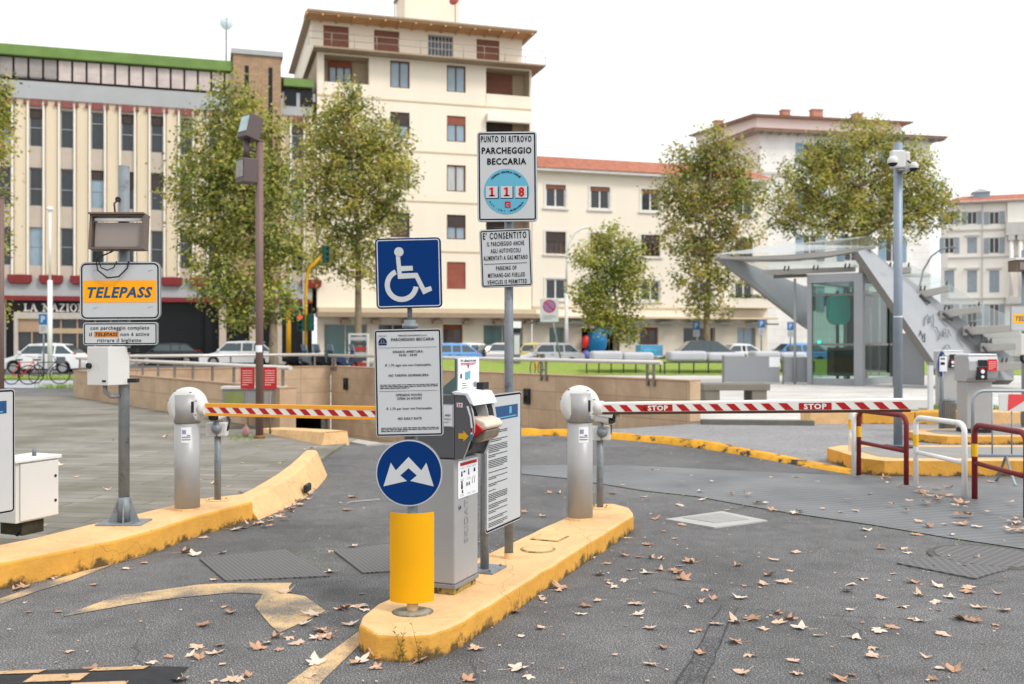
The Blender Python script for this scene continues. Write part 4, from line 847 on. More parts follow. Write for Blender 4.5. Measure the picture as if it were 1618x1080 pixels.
# ---------------- low cream building
bC = thing('cream_building', 'low cream building with white framed windows and a red tile roof', 'building', fpos(WB+.05), FA)
off = WB+.05; WC = ft(1212)-off; C_ = lambda px: ft(px)-off
cr2 = mat('cream_plaster', '#e9dfce', .85, 0, .04, .5, streak=True); tile = panel_mat('roof_tile', '#b5745c', '#8a5646', .22, .5, .03, .85, .2, plane='xy', offset=0, bump=.8)
holes = []; wn = []
for px in (878, 948, 1028, 1105, 1175):
    for i, (a, b) in enumerate(((12.3, 14.1), (8.6, 10.35), (4.95, 6.6))):
        c = C_(px); w_ = .85; holes.append((c-w_, c+w_, a, b)); wn.append((c, w_, a, b, i))
mb = MB(); facade(mb, 0, WC, 3.6, 15.1, holes, cr2, cr2, .2); shell(mb, 0, WC, .02, 14, 3.6, 15.1, cr2); mb.box(0, WC, -.06, -.003, 4.25, 4.4, plast2); mb.build('wall', bC, recalc=False)
for c, w_, a, b, i in wn:
    window(bC, c-w_+.01, c+w_-.01, a, b, .12, whitefr if i != 1 else brownfr, glassd, 1 if i != 1 else 3, (.2, .45, 0)[i], shut_dk if i == 1 else shut_br, 0, .10)
    mb = MB(); ring_ = .16
    mb.box(c-w_-ring_, c-w_-.003, -.05, -.003, a-ring_, b+ring_, whitefr); mb.box(c+w_+.003, c+w_+ring_, -.05, -.003, a-ring_, b+ring_, whitefr); mb.box(c-w_-.003, c+w_+.003, -.05, -.003, b+.003, b+ring_, whitefr); mb.box(c-w_-.25, c+w_+.25, -.14, -.052, a-.18, a-.02, whitefr); mb.build('window_surround', bC)
mb = MB(); mb.box(-.05, WC+.3, -.7, .1, 15.1, 15.3, whitefr); mb.build('eaves', bC)
mb = MB(); mb.add([(-.05, -.8, 15.32), (WC+.4, -.8, 15.32), (WC+.4, 5.5, 17.4), (-.05, 5.5, 17.4), (WC+.4, 12, 15.3), (-.05, 12, 15.3)], [(0, 1, 2, 3), (3, 2, 4, 5)], tile); mb.build('roof', bC, recalc=False)
mb = MB(); shops = [(C_(868), C_(892)), (C_(919), C_(979)), (C_(1011), C_(1040)), (C_(1080), C_(1130)), (C_(1165), C_(1194))]
facade(mb, 0, WC, 0, 3.6, [(a, b, .05, 2.75) for a, b in shops], stone, stoned, .5); mb.box(0, WC+.4, -1.1, 0, 3.45, 3.6, plast2)
for px in range(860, 1220, 47): x = C_(px); mb.box(x-.75, x+.75, -1.15, -.05, 3.0, 3.2, mat('awning_beam', '#6a6a66', .7))
mb.box(0, WC+.4, -1.2, -1.12, 2.98, 3.12, mat('awning_beam', '#6a6a66', .7))
mb.build('ground_floor_wall', bC, recalc=False)
for k, (a, b) in enumerate(shops):
    if k == 2:
        mb = MB(); mb.box(a, b, .3, .4, .05, 2.75, woodd); mb.box(a+.15, (a+b)/2-.1, .28, .299, 1.5, 2.5, glassd); mb.box((a+b)/2+.1, b-.15, .28, .299, 1.5, 2.5, glassd); mb.build('door', bC)
    elif k == 1:
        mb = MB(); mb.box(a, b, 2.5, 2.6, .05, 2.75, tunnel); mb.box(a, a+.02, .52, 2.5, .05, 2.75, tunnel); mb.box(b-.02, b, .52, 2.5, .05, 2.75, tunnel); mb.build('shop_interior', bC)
    else: window(bC, a, b, .06, 2.75, .35, shopfr, (glasst, 0, 0, glassd, glassb)[k], 1, 0, name='shop_window')
mb = MB(); a, b = C_(1140), C_(1212); mb.box(a, b, -1.3, 0, 4.4, 4.7, cr2); mb.box(a, b, -1.3, -1.2, 4.7, 5.2, cr2); mb.build('balcony', bC)
mb = MB()
plantg = leaf_mat('planter_green', (.10, .15, .04))
rd = random.Random(4)
for i in range(400):
    x = rd.uniform(a, b); c = Vector((x, -1.2+rd.gauss(0, .12), 5.2+rd.uniform(0, .35))); s_ = .12
    mb.add([c+Vector((rd.uniform(-s_, s_), rd.uniform(-s_, s_), rd.uniform(-s_, s_))) for _ in range(3)], [(0, 1, 2)], plantg)
mb.build('balcony_greenery', bC, recalc=False)['kind'] = 'stuff'
# balloons in the shop mouth, plain shapes
for (px, py, rx, rz, m, lab) in ((943, 540, .85, 1.25, mat('blue_foil', '#1a6f9f', .25, .1, .15, 2), 'large deep blue foil balloon in the toy shop doorway'), (962, 521, .5, .4, mat('cyan_foil', '#4fb9d8', .25, .1, .2, 3), 'light blue foil balloon at the top of the toy shop doorway'),
        (925, 540, .34, .55, mat('red_foil', '#c83a2c', .25, .1, .15, 3), 'red foil balloon at the edge of the toy shop doorway'), (935, 556, .3, .5, mat('cyan_foil', '#4fb9d8', .25, .1, .2, 3), 'pale blue foil balloon low in the toy shop doorway'), (926, 560, .35, .4, mat('violet_foil', '#6a6fb4', .3, .1, .3, 4), 'violet foil balloon low at the shop edge')):
    t_ = ft(px, -.6); z = fz(px, py); p = fpos(t_, -.6)
    mb = MB(); mb.lathe([(.02, -rz)]+[(rx*cos(a_), rz*sin(a_)) for a_ in [radians(k) for k in range(-75, 90, 15)]]+[(.01, rz)], (0, 0, 0), (0.12, 0, 1), m, n=16); mb.tube([(0, 0, -rz), (.05, 0, -max(z-.02, rz+.1))], .012, alu, n=4)
    tag(mb.build('balloon', loc=(p[0], p[1], z)), lab, 'balloon', 'balloons outside the toy shop')
mb = MB(); mb.box(-.9, .9, 0, .9, 0, 1.35, mat('light_blue_tarp', '#6bb4d6', .6, 0, .15, 2)); mb.box(-.75, .3, -.1, 0, .2, 1.0, mat('cyan_foil', '#4fb9d8', .3)); p = fpos(ft(1030, -9), -9)
tag(mb.build('tarp_stand', loc=(p[0], p[1], .0), rotz=.3, bevel=.3, seg=4), 'light blue rounded tarpaulin cover in front of the brown door', 'cover')
# ---------------- white corner building
white_pl = panel_mat('white_ashlar', '#ebe9e4', '#dedbd4', 1.6, .7, .03, .85, .02, bump=.2, nscale=.3); grey_tr = mat('grey_trim', '#c6c4bf', .8, 0, .05, 1); bluesh = mat('blue_shutter', '#7f9bab', .6, 0, .1, 3); soffit = mat('brown_soffit', '#a8998b', .8)
cD = Vector((23.9, 96.0)); uD = (Vector((42.3, 99.8))-cD).normalized(); aD = atan2(uD.y, uD.x)
bD = thing('corner_building', 'white corner palazzo with blue shutters behind the glass stair canopy', 'building', (cD.x, cD.y, 0), aD)
def Dx(px):
    k = (px-CX)/FPX; return (k*cD.y-cD.x)/(uD.x-k*uD.y)
def Dz(px, py): return EYE+(CY-py)/FPX*(cD.y+uD.y*Dx(px))
WD = Dx(1470); zE = Dz(1215, 210)
mb = MB(); hl = []
for px in (1280, 1345, 1410):
    for (a, b) in ((18.9, 20.9), (14.2, 16.6), (9.5, 12), (4.5, 7.0)): hl.append((Dx(px)-.75, Dx(px)+.75, a, b))
facade(mb, 0, WD, 0, zE, hl, white_pl, grey_tr, .2)
sd = Vector((-1.3, 10.5)); vs = [(0, 0, 0), (sd.x, sd.y, 0), (sd.x, sd.y, zE), (0, 0, zE)]; mb.add(vs, [(0, 1, 2, 3)], white_pl)
mb.quad((WD, 0, 0), (WD, 14, 0), (WD, 14, zE), (WD, 0, zE), white_pl)
for z in (18.0, 13.2, 8.4): mb.box(0, WD, -.10, -.003, z-.25, z, grey_tr)
mb.build('wall', bD, recalc=False)
for a, b, c, d in hl:
    window(bD, a, b, c, d, .12, whitefr, glassd, 1, 0, fw=.09)
    for s_ in (a-.78, b+.03): mb = MB(); mb.box(s_, s_+.75, -.06, -.005, c, d, bluesh); mb.build('shutter', bD)
mb = MB(); mb.prism_xy([(-1.1, -1.1), (WD+1.1, -1.1), (WD+1.1, 15), (sd.x-1.1, sd.y)], zE, zE+.16, soffit)
mb.prism_xy([(-1.2, -1.2), (WD+1.2, -1.2), (WD+1.2, 15), (sd.x-1.2, sd.y)], zE+.16, [zE+.24]*4, tile)
for k in range(22): x = -.9+k*(WD+1.8)/21; mb.box(x-.08, x+.08, -1.0, -.02, zE-.14, zE, soffit)
mb.build('eaves', bD)
whp0 = mat('white_attic', '#f3f1ec', .85, 0, .02, .4)
mb = MB(); mb.prism_xy([(.3, 1.2), (WD-2.5, 1.2), (WD-2.5, 14), (sd.x-1.0, sd.y)], zE+.3, zE+1.75, whp0)
mb.prism_xy([(-.5, .3), (WD-1.7, .3), (WD-1.7, 15), (sd.x-1.6, sd.y+.5)], zE+1.75, zE+1.85, soffit); mb.add([(-.6, .2, zE+1.87), (WD-1.6, .2, zE+1.87), (WD-1.6, 15, zE+1.87), (sd.x-1.7, sd.y+.5, zE+1.87), (3.5, 8, zE+3.0), (WD-5, 8, zE+3.0)], [(0, 1, 5, 4), (1, 2, 5), (2, 3, 4, 5), (3, 0, 4)], tile)
mb.build('roof', bD, recalc=False)
for x, y_, wd, h in ((4.2, 3.5, .8, .9), (7.5, 3.5, 1.1, 1.1), (12.2, 3.5, .8, .9), (-.6, 9, .8, .8)):
    mb = MB(); mb.box(x, x+wd, y_, y_+.8, zE+2.3, zE+2.3+h, mat('brick_chimney', '#b5836f', .85, 0, .15, 4)); mb.box(x-.1, x+wd+.1, y_-.1, y_+.9, zE+2.3+h, zE+2.42+h, grey_tr); mb.build('chimney', bD)
# ---------------- white house at the right edge
cE = Vector((49.0, 112.0)); uE = Vector((.94, -.34)).normalized(); aE = atan2(uE.y, uE.x)
bE = thing('white_palazzo', 'white palazzo with grey shutters at the right edge', 'building', (cE.x, cE.y, 0), aE)
def Ex(px):
    k = (px-CX)/FPX; return (k*cE.y-cE.x)/(uE.x-k*uE.y)
def Ez(px, py): return EYE+(CY-py)/FPX*(cE.y+uE.y*Ex(px))
WE = Ex(1700); zE2 = Ez(1540, 322)
mb = MB(); hl = []; whp = mat('white_stucco', '#f0ebe3', .85, 0, .03, .4, streak=True)
for px in (1500, 1536, 1571):
    for (ya, yb) in ((334, 354), (375, 400), (427, 462), (480, 520)):
        x = Ex(px); hl.append((x-.5, x+.5, Ez(px, yb), Ez(px, ya)))
facade(mb, 0, WE, 0, zE2, hl, whp, grey_tr, .2); shell(mb, 0, WE, .02, 12, 0, zE2, whp)
for py in (362, 405, 470): z = Ez(1540, py); mb.box(0, WE, -.14, -.003, z-.18, z, grey_tr)
mb.box(Ex(1552)-.06, Ex(1552)+.06, -.12, -.003, 0, zE2, grey_tr)
mb.build('wall', bE, recalc=False)
for i, (a, b, c, d) in enumerate(hl):
    closed = (i % 4 == 1 and i == 5) or i % 4 == 2
    window(bE, a, b, c, d, .12, whitefr, glassd, 1, .98 if closed else 0, mat('grey_shutter', '#95a0a8', .6, 0, .1, 3), 0, .07)
    if not closed:
        for s_ in (a-.53, b+.03): mb = MB(); mb.box(s_, s_+.5, -.07, -.005, c, d, mat('grey_shutter', '#95a0a8', .6, 0, .1, 3)); mb.build('shutter', bE)
    else: mb = MB(); mb.box(a-.25, b+.25, -.22, -.005, d+.12, d+.3, grey_tr); mb.build('window_head', bE)
mb = MB(); mb.box(-.6, WE, -.8, .2, zE2, zE2+.2, soffit); mb.add([(-.7, -.9, zE2+.22), (WE, -.9, zE2+.22), (WE, 6, zE2+1.7), (2, 6, zE2+1.7)], [(0, 1, 2, 3)], tile); mb.build('roof', bE, recalc=False)
mb = MB(); x0 = Ex(1588); mb.box(x0, WE, -.9, -.2, Ez(1600, 372), Ez(1600, 352), grey_tr); mb.box(x0+.2, WE, -.5, -.2, Ez(1600, 352), zE2, whp)
for px in (1597, 1611): x = Ex(px); mb.cyl((x, -.55, Ez(1600, 470)), (x, -.55, Ez(1600, 378)), .22, whp, n=12); mb.box(x-.32, x+.32, -.88, -.21, Ez(1600, 380), Ez(1600, 372)-.003, grey_tr)
mb.box(x0, WE, -.9, -.2, Ez(1600, 480), Ez(1600, 470), grey_tr); mb.build('porch_columns', bE)
mb = MB(); x = Ex(1555); mb.box(x-.9, x+.9, 3, 5, zE2+1.0, zE2+1.7, glassb); mb.add([(x-1.0, 2.8, zE2+1.7), (x+1.0, 2.8, zE2+1.7), (x+1.0, 5.2, zE2+1.7), (x-1.0, 5.2, zE2+1.7), (x, 4, zE2+2.3)], [(0, 1, 4), (1, 2, 4), (2, 3, 4), (3, 0, 4)], alu); mb.build('roof_lantern', bE, recalc=False)
# pavement in front of the houses
mb = MB(); a = fpos(-60, -5); b = fpos(45, -5); c = fpos(45, 0); d = fpos(-60, 0); mb.prism_xy([a[:2], b[:2], c[:2], d[:2]], -.02, .12, concrete); struct(mb.build('street_pavement'))
# ================================================================== SIGNS, MACHINES AND BARRIERS
IA = -radians(22.2)                                     # heading of the island: local y runs along it
def rolled(mb, deg): mb.M = Matrix.Rotation(-radians(deg), 4, 'Y')
def plate_sign(par, name, w, h, cx, cz, y, roll=0., r=.018, face=signwhite, edge=rimgrey, line=black, inset=.006, lw=.007, draw=None, label=None):
    """sheet sign: folded metal rim, face, border line and its printing, all one part"""
    mb = MB(Matrix.Translation((cx, y, cz)) @ Matrix.Rotation(-radians(roll), 4, 'Y'))
    mb.prism_xz(rrect(w, h, r), 0, .022, edge, side=edge)
    a = rrect(w-.004, h-.004, r-.002)
    mb.add([(x, -.0012, z) for x, z in a], [tuple(range(len(a)))], face)
    if line: ring(mb, w-2*inset, h-2*inset, max(r-inset, .006), lw, line, -.0022)
    if draw: draw(mb)
    o = mb.build(name, par, recalc=False)
    if label: o['label'] = label
    return o
def arc_text(mb, s, cx, cz, r, cap, m, y, a0, a1, flip=False):
    n = len(s)
    for i, ch in enumerate(s):
        if ch == ' ': continue
        a = radians(a0+(a1-a0)*i/max(n-1, 1)); vs, fs, x0, x1 = glyphs(ch, .02); k = cap/.73
        rot = (a-pi/2) if not flip else (a+pi/2); c, s_ = cos(rot), sin(rot); px, pz = cx+r*cos(a), cz+r*sin(a)
        q = []
        for v in vs:
            gx, gz = (v[0]-(x0+x1)/2)*k, v[1]*k
            q.append((px+gx*c-gz*s_, y, pz+gx*s_+gz*c))
        mb.add(q, fs, m)
cyan = mat('sign_cyan', '#5aa3bd', .5, 0, .03, 4); orange = mat('sign_orange', '#f6a406', .5, 0, .03, 6, dirt='#c87c14', dthr=.67, dscale=16); brownor = mat('sign_faded_orange', '#c07a3a', .6, 0, .08, 20)
# ---- front post: wheelchair sign, tariff board, two-arrow disc, yellow cylinder
r = thing('sign_post', 'post with blue wheelchair sign, tariff board, arrow disc and yellow cylinder', 'sign post', G(652, 966, IZ)); b0 = r.location.copy(); s = b0.y/FPX
def lx(px): return (px-CX)*s-b0.x
def lz(py): return EYE-(py-CY)*s-b0.z
mb = MB(); mb.cyl((0, 0, 0), (0, 0, lz(690)), .028, galv, n=20); mb.cyl((lx(648), 0, lz(700)), (lx(648), 0, lz(505)), .030, galv, n=20)
mb.cyl((lx(648), 0, lz(518)), (lx(648), 0, lz(511)), .042, galv, n=20); mb.cyl((lx(648), 0, lz(511)), (lx(647), 0, lz(470)), .0135, galv, n=14); mb.build('pole', r)
mb = MB(); mb.cyl((0, 0, 0), (0, 0, .012), .11, mat('rough_mortar', '#8d8574', .9, 0, .25, 20, .8, 60), n=24, r1=.07); mb.build('footing', r)
mb = MB(); mb.cyl((0, 0, 0), (0, 0, .10), .0295, kerbyel, n=20, caps=False); mb.build('painted_foot', r)
def isa(mb):
    q = lambda x, z: ((x-470)/5.393*s, (388-z)/5.393*s); y = -.0036; W = signwhite
    def poly(l): mb.add([(q(*p)[0], y, q(*p)[1]) for p in l], [tuple(range(len(l)))], W)
    c = q(393, 208); disc(mb, 40/5.393*s, W, y, c[0], c[1], 28)
    poly([(366, 246), (402, 243), (408, 325), (413, 390), (380, 436)]); mb.add([], [], W)
    poly([(408, 328), (506, 328), (508, 367), (411, 372)]); poly([(380, 436), (413, 390), (545, 388), (524, 432)]); poly([(524, 432), (545, 388), (606, 516), (590, 572)]); poly([(606, 516), (655, 503), (666, 540), (590, 572)])
    c = q(410, 488); a0, a1 = radians(113), radians(352); n = 40; ro, ri = 143/5.393*s, 100/5.393*s
    o = [(c[0]+ro*cos(a0+(a1-a0)*i/n), y, c[1]+ro*sin(a0+(a1-a0)*i/n)) for i in range(n+1)]; p_ = [(c[0]+ri*cos(a0+(a1-a0)*i/n), y, c[1]+ri*sin(a0+(a1-a0)*i/n)) for i in range(n+1)]
    mb.add(o+p_, [(i, i+1, n+2+i, n+1+i) for i in range(n)], W)
bluedk = mat('sign_rim_blue', '#12203f', .5, .2, .1, 6)
plate_sign(r, 'accessible_parking_sign', 103*s, 110*s, lx(647), lz(432), -.045, 1.4, .022, signblue, bluedk, signwhite, .008, .005, isa, 'blue wheelchair symbol sign')
def tariff(mb):
    y = -.0036; k = s/5.393; X = lambda x: (x-468)*k; Z = lambda z: (500-z)*k; B = black
    def t(st, x, z, cap, w_, bold=.02, m=B): write(mb, st, X(x), Z(z)-cap*k/2, cap*k, m, y, w_*k, bold)
    def rule(z): mb.add([(X(222), y, Z(z)-.0008), (X(712), y, Z(z)-.0008), (X(712), y, Z(z)+.0008), (X(222), y, Z(z)+.0008)], [(0, 1, 2, 3)], B)
    t('FIRENZE', 255, 103, 12, 70, 0, navy); n = 16
    c = (X(256), Z(162)); mb.add([(c[0]+36*k*cos(pi*i/n), y, c[1]+44*k*sin(pi*i/n)) for i in range(n+1)], [tuple(range(n+1))], navy)
    mb.add([(X(222), y, Z(180)), (X(290), y, Z(180)), (X(290), y, Z(166)), (X(222), y, Z(166))], [(0, 1, 2, 3)], navy)
    for a in (-.30, .30): mb.add([(c[0]+a*40*k-2*k, y-.0008, c[1]), (c[0]+a*40*k+2*k, y-.0008, c[1]), (c[0]+a*22*k, y-.0008, c[1]+36*k)], [(0, 1, 2)], signwhite)
    t('FIRENZE PARCHEGGI S.p.A.', 510, 102, 13, 245); t('PARCHEGGIO BECCARIA', 510, 134, 25, 362, .025); rule(203)
    t('ORARIO APERTURA:', 468, 238, 21, 258); t('00:00 - 24:00', 468, 266, 21, 152); t('€ 1,70 ogni ora non frazionabile.', 468, 350, 20, 390); t('NO TARIFFA GIORNALIERA', 470, 437, 21, 338)
    small_print(mb, X(228), X(714), Z(551), Z(510), 3, B, y, random.Random(3), .5); rule(569)
    t('OPENING HOURS:', 470, 602, 21, 224); t('OPEN 24 HOURS', 472, 632, 21, 208); t('€ 1,70 per hour not frationable.', 470, 716, 20, 386); t('NO DAILY RATE', 472, 801, 21, 200)
    small_print(mb, X(228), X(716), Z(914), Z(873), 3, B, y, random.Random(6), .45)
plate_sign(r, 'tariff_board', 106*s, 168*s, lx(647.5), lz(603.5), -.055, 1.2, .016, signwhite, rimgrey, black, .006, .0075, tariff, 'tall white tariff board with black print')
def arrows(mb): pass
mb = MB(Matrix.Translation((lx(648), -.05, lz(745)))); R0 = 52.5*s
mb.cyl((0, 0, 0), (0, .02, 0), R0, rimgrey, n=48); disc(mb, R0-.002, signwhite, -.0012, n=48); disc(mb, R0-.008, signblue, -.0024, n=48)
k = s/2.7
for sg in (1, -1):
    pl = [(236, 108), (290, 165), (311, 132), (342, 232), (243, 209), (271, 186), (236, 155)]
    mb.add([(sg*(x-236)*k-2*k, -.0036, (176-z)*k) for x, z in pl], [tuple(range(7))], signwhite)
mb.build('arrow_disc', r, recalc=False)
mb = MB(); rc = 35*s; n = 40; z0, z1 = lz(949), lz(808)
Rc = rc/sin(radians(52)); arc = [radians(-90-52+104*i/n) for i in range(n+1)]; yc = Rc*cos(radians(52))-.0
for q_, m_ in ((Rc, yellow), (Rc-.003, rimgrey)): vs = [(lx(651)+q_*cos(a), yc+q_*sin(a), z) for z in (z0, z1) for a in arc]; mb.add(vs, [(i, i+1, n+2+i, n+1+i) for i in range(n)], m_, True)
for z in (z0, z1): vs = [(lx(651)+q_*cos(a), yc+q_*sin(a), z) for q_ in (Rc, Rc-.003) for a in arc]; mb.add(vs, [(i, i+1, n+2+i, n+1+i) for i in range(n)], rimgrey)
mb.box(lx(651)-rc+.01, lx(651)+rc-.01, -.012, .012, z1-.05, z1-.02, galv); mb.box(lx(651)-rc+.01, lx(651)+rc-.01, -.012, .012, z0+.02, z0+.05, galv)
mb.build('yellow_cylinder', r, recalc=False)
# ---- ticket machine
M0 = G(719, 937, IZ+.015); r = thing('ticket_machine', 'tall silver entry ticket machine with a grey head on the island', 'ticket machine', (M0.x, M0.y, IZ), IA)
W_, D_ = .25, .315; zc, zt = .765, 1.12
mb = MB(); mb.box(-W_+.01, -.01, .01, D_-.01, 0, .035, mat('machine_plinth', '#a5904e', .8, .1, .3, 16, dirt='#4a4436', dthr=.5, dscale=20)); mb.box(-W_-.004, .004, -.004, D_+.004, .035, .06, silver_dk); mb.build('plinth', r, bevel=.004)
mb = MB(); mb.box(-W_, 0, 0, D_, .06, zc-.004, silver); mb.build('column', r, bevel=.012, seg=3)
mb = MB(); write(mb, 'SKIDATA', 0, 0, .052, mat('embossed_grey', '#94959a', .5, .2, .05, 4), 0, .30, .02)
mb.v = [(.0025, .17-z+.0, x+.42) for x, y, z in mb.v]; mb.build('lettering', r, recalc=False)
mb = MB(); mb.cyl((-.0, .055, .485), (.008, .055, .485), .011, galv, n=14); mb.cyl((.008, .055, .485), (.0095, .055, .485), .006, darkplastic, n=10); mb.build('lock', r)
st_ = mat('sticker_white', '#e4e6ea', .4, 0, .02, 4)
mb = MB(); mb.box(.001, .0035, .035, D_-.012, .535, .745, st_)
mb.quad((.0042, .06, .715), (.0042, D_-.03, .715), (.0042, D_-.03, .733), (.0042, .06, .733), red)
rd = random.Random(9)
for (y0, z0, w_, h_) in ((.07, .655, .022, .03), (.10, .675, .03, .01), (.165, .655, .018, .035), (.24, .665, .028, .022), (.07, .585, .025, .045), (.08, .56, .02, .02), (.14, .595, .02, .02), (.17, .595, .02, .02), (.22, .60, .007, .03), (.25, .60, .007, .03)):
    mb.quad((.0042, y0, z0), (.0042, y0+w_, z0), (.0042, y0+w_*.8, z0+h_), (.0042, y0+w_*.2, z0+h_), black)
for zz_ in (.70, .638, .63, .552, .545):
    for y0 in (.06, .15, .22): mb.quad((.0042, y0, zz_), (.0042, y0+.05, zz_), (.0042, y0+.05, zz_+.002), (.0042, y0, zz_+.002), rimgrey)
mb.build('instruction_sticker', r, recalc=False)
head = mat('machine_head_grey', '#5f6063', .5, .1, .05, 3); recess = mat('machine_recess', '#4e5053', .5, 0, .08, 6); edgeg = mat('machine_edge_grey', '#a9abae', .45, .15, .04, 4); capw = mat('machine_cap', '#dfe3e6', .4, .05, .03, 3)
prof = [(0, zc), (.050, zc), (.071, .812), (.093, .867), (.117, .915), (.119, .96), (.108, 1.025), (.092, 1.074), (.066, zt), (0, zt)]
def sl(mb, pf, y0, y1, m, side=None): mb.prism_xz(pf, y0, y1, m, side=side)
mb = MB(); mb.box(-W_, -.0035, -.004, D_+.004, zc, zt, head); mb.build('head', r, bevel=.006)
for ya, yb in ((-.004, .012), (D_-.030, D_+.004)): mb = MB(); sl(mb, prof, ya, yb, head, edgeg); mb.build('side_cheek', r)
pin = [(0, zc+.02), (.04, zc+.02), (.06, .84), (.065, .90), (.03, .93), (.012, .96), (.02, 1.06), (0, 1.075)]
mb = MB(); sl(mb, pin, .0125, D_-.0305, recess); sl(mb, [(x*1.0+.012, z) for x, z in prof[5:9]]+[(.03, 1.07), (.06, 1.0), (.06, .95)], .175, .183, edgeg); mb.build('front_panel', r)
for i in range(4): pass
mb = MB()
for i in range(5): mb.box(.02, .068, .04+i*.026, .048+i*.026, .925, .950, edgeg)
mb.box(.015, .07, .02, .17, .955, .963, mat('slot_glass', '#7f9a98', .2, 0, .1, 3)); mb.build('speaker_grille', r)
mb = MB(); sl(mb, [(.064, zt-.001), (.092, 1.074), (.118, 1.062), (.112, 1.085), (.085, zt+.012), (0, zt+.022), (-.02, zt+.014), (0, zt)], -.008, D_+.006, capw); mb.build('cap', r, bevel=.004)
# pay mouth: red cheek and pale rounded bezel
lump = [(.06, .885), (.11, .868), (.165, .895), (.185, .93), (.175, .965), (.135, .985), (.06, .985)]
mb = MB(); sl(mb, [(.05, .865), (.085, .872), (.165, .925), (.12, .962), (.08, .975), (.05, .978)], .0125, .030, red); mb.build('mouth_side', r, bevel=.003)
beige = mat('mouth_bezel', '#d8c6b4', .35, 0, .06, 6); smoke = mat('smoky_plastic', '#7f7266', .3, 0, .15, 9)
mb = MB(); sl(mb, [(.05, .925), (.165, .925), (.185, .945), (.165, .975), (.12, .992), (.05, .995)], .0305, D_-.05, beige); mb.build('mouth_bezel', r, bevel=.018, seg=4)
mb = MB(); sl(mb, [(.06, .86), (.11, .85), (.155, .875), (.17, .924), (.06, .924)], .05, D_-.06, smoke); sl(mb, [(.05, .80), (.075, .815), (.085, .845), (.07, .862), (.05, .86)], .04, .07, darkplastic); mb.build('ticket_tray', r, bevel=.01, seg=3)
mb = MB(); yy = -.0055
mb.add([(x*.003565, yy, z) for x, z in ((6.5, .878), (15, .878), (15, .862), (24, .893), (15, .924), (15, .908), (6.5, .908))], [tuple(range(7))], mat('arrow_yellow', '#d9a62a', .5)); mb.build('arrow_sticker', r, recalc=False)
mb = MB(); a = .013; mb.quad((a, yy, 1.052), (a+.036, yy, 1.052), (a+.036, yy, 1.077), (a, yy, 1.077), st_); write(mb, '29', a+.018, 1.056, .017, red, yy-.001, .026, .03); mb.build('number_sticker', r, recalc=False)
mb = MB(); mb.prism_xz([(-.128, .94), (-.004, .94), (-.004, 1.068), (-.128, 1.068)], -.007, -.0045, edgeg); mb.add([(x, -.0085, z) for x, z in ((-.12, .946), (-.012, .946), (-.012, 1.062), (-.12, 1.062))], [(0, 1, 2, 3)], st_)
write(mb, 'AREA', -.040, 1.000, .013, black, -.0105, .036, .02); write(mb, 'TELEATA', -.040, .980, .009, black, -.0105, .046, .015); small_print(mb, -.065, -.016, .962, .972, 2, rimgrey, -.0105, random.Random(1)); mb.build('notice_sticker', r, recalc=False)
mb = MB(); mb.box(.10, .121, -.0055, -.0045, .0, .0, black) if False else None
strip = [(.075, 1.06), (.088, 1.06), (.107, 1.0), (.114, .94), (.112, .89), (.100, .89), (.103, .94), (.096, 1.0)]
mb.add([(x-.003, -.0055, z) for x, z in strip], [tuple(range(8))], st_); mb.add([(x, -.0065, z) for x, z in ((.094, .865), (.110, .872), (.112, .905), (.097, .905))], [(0, 1, 2, 3)], mat('card_blue', '#2f7d96', .5)); mb.add([(x, -.0065, z) for x, z in ((.098, .915), (.109, .915), (.110, .94), (.099, .94))], [(0, 1, 2, 3)], red); mb.build('card_strip', r, recalc=False)
tealg = mat('dark_teal_paint', '#5d6f72', .5, .1, .1, 4)
mb = MB(); mb.prism_xz([(-.13, zt+.003), (.0, zt+.003), (.0, zt+.20), (-.012, zt+.20), (-.012, zt+.10)], .02, .028, tealg); mb.box(-.012, .006, .029, D_-.0, zt+.024, zt+.205, st_); 
xx = .0075
for z0, z1, y0, y1, m in ((1.292-.0, 1.296, .06, .27, red), (1.285, 1.288, .06, .25, red), (1.20, 1.245, .12, .16, cyan), (1.205, 1.25, .165, .19, mat('print_teal', '#7fa0a6', .5)), (1.21, 1.235, .055, .075, navy), (1.155, 1.185, .24, .25, navy), (1.155, 1.185, .26, .27, navy), (1.16, 1.18, .225, .23, navy)):
    mb.quad((xx, y0, z0), (xx, y1, z0), (xx, y1, z1), (xx, y0, z1), m)
mb.add([(xx+.001, .145, 1.288), (xx+.001, .175, 1.288), (xx+.001, .16, 1.262)], [(0, 1, 2)], red)
k0 = len(mb.v); write(mb, 'Per i abbonati ed utenti', 0, 0, .016, navy, 0, .21, .02); mb.v[k0:] = [(xx, .165+x, 1.302+z) for x, y, z in mb.v[k0:]]
for i in range(3):
    k0 = len(mb.v); small_print(mb, 0, .13-.02*i, 0, .009, 1, navy, 0, random.Random(i)); mb.v[k0:] = [(xx, .075+x, 1.15+.013*i+z) for x, y, z in mb.v[k0:]]
mb.build('subscriber_notice', r, recalc=False); mb = MB(); mb.box(.01, .05, D_-.04, D_+.04, zt+.02, zt+.06, darkplastic); mb.build('bracket', r)
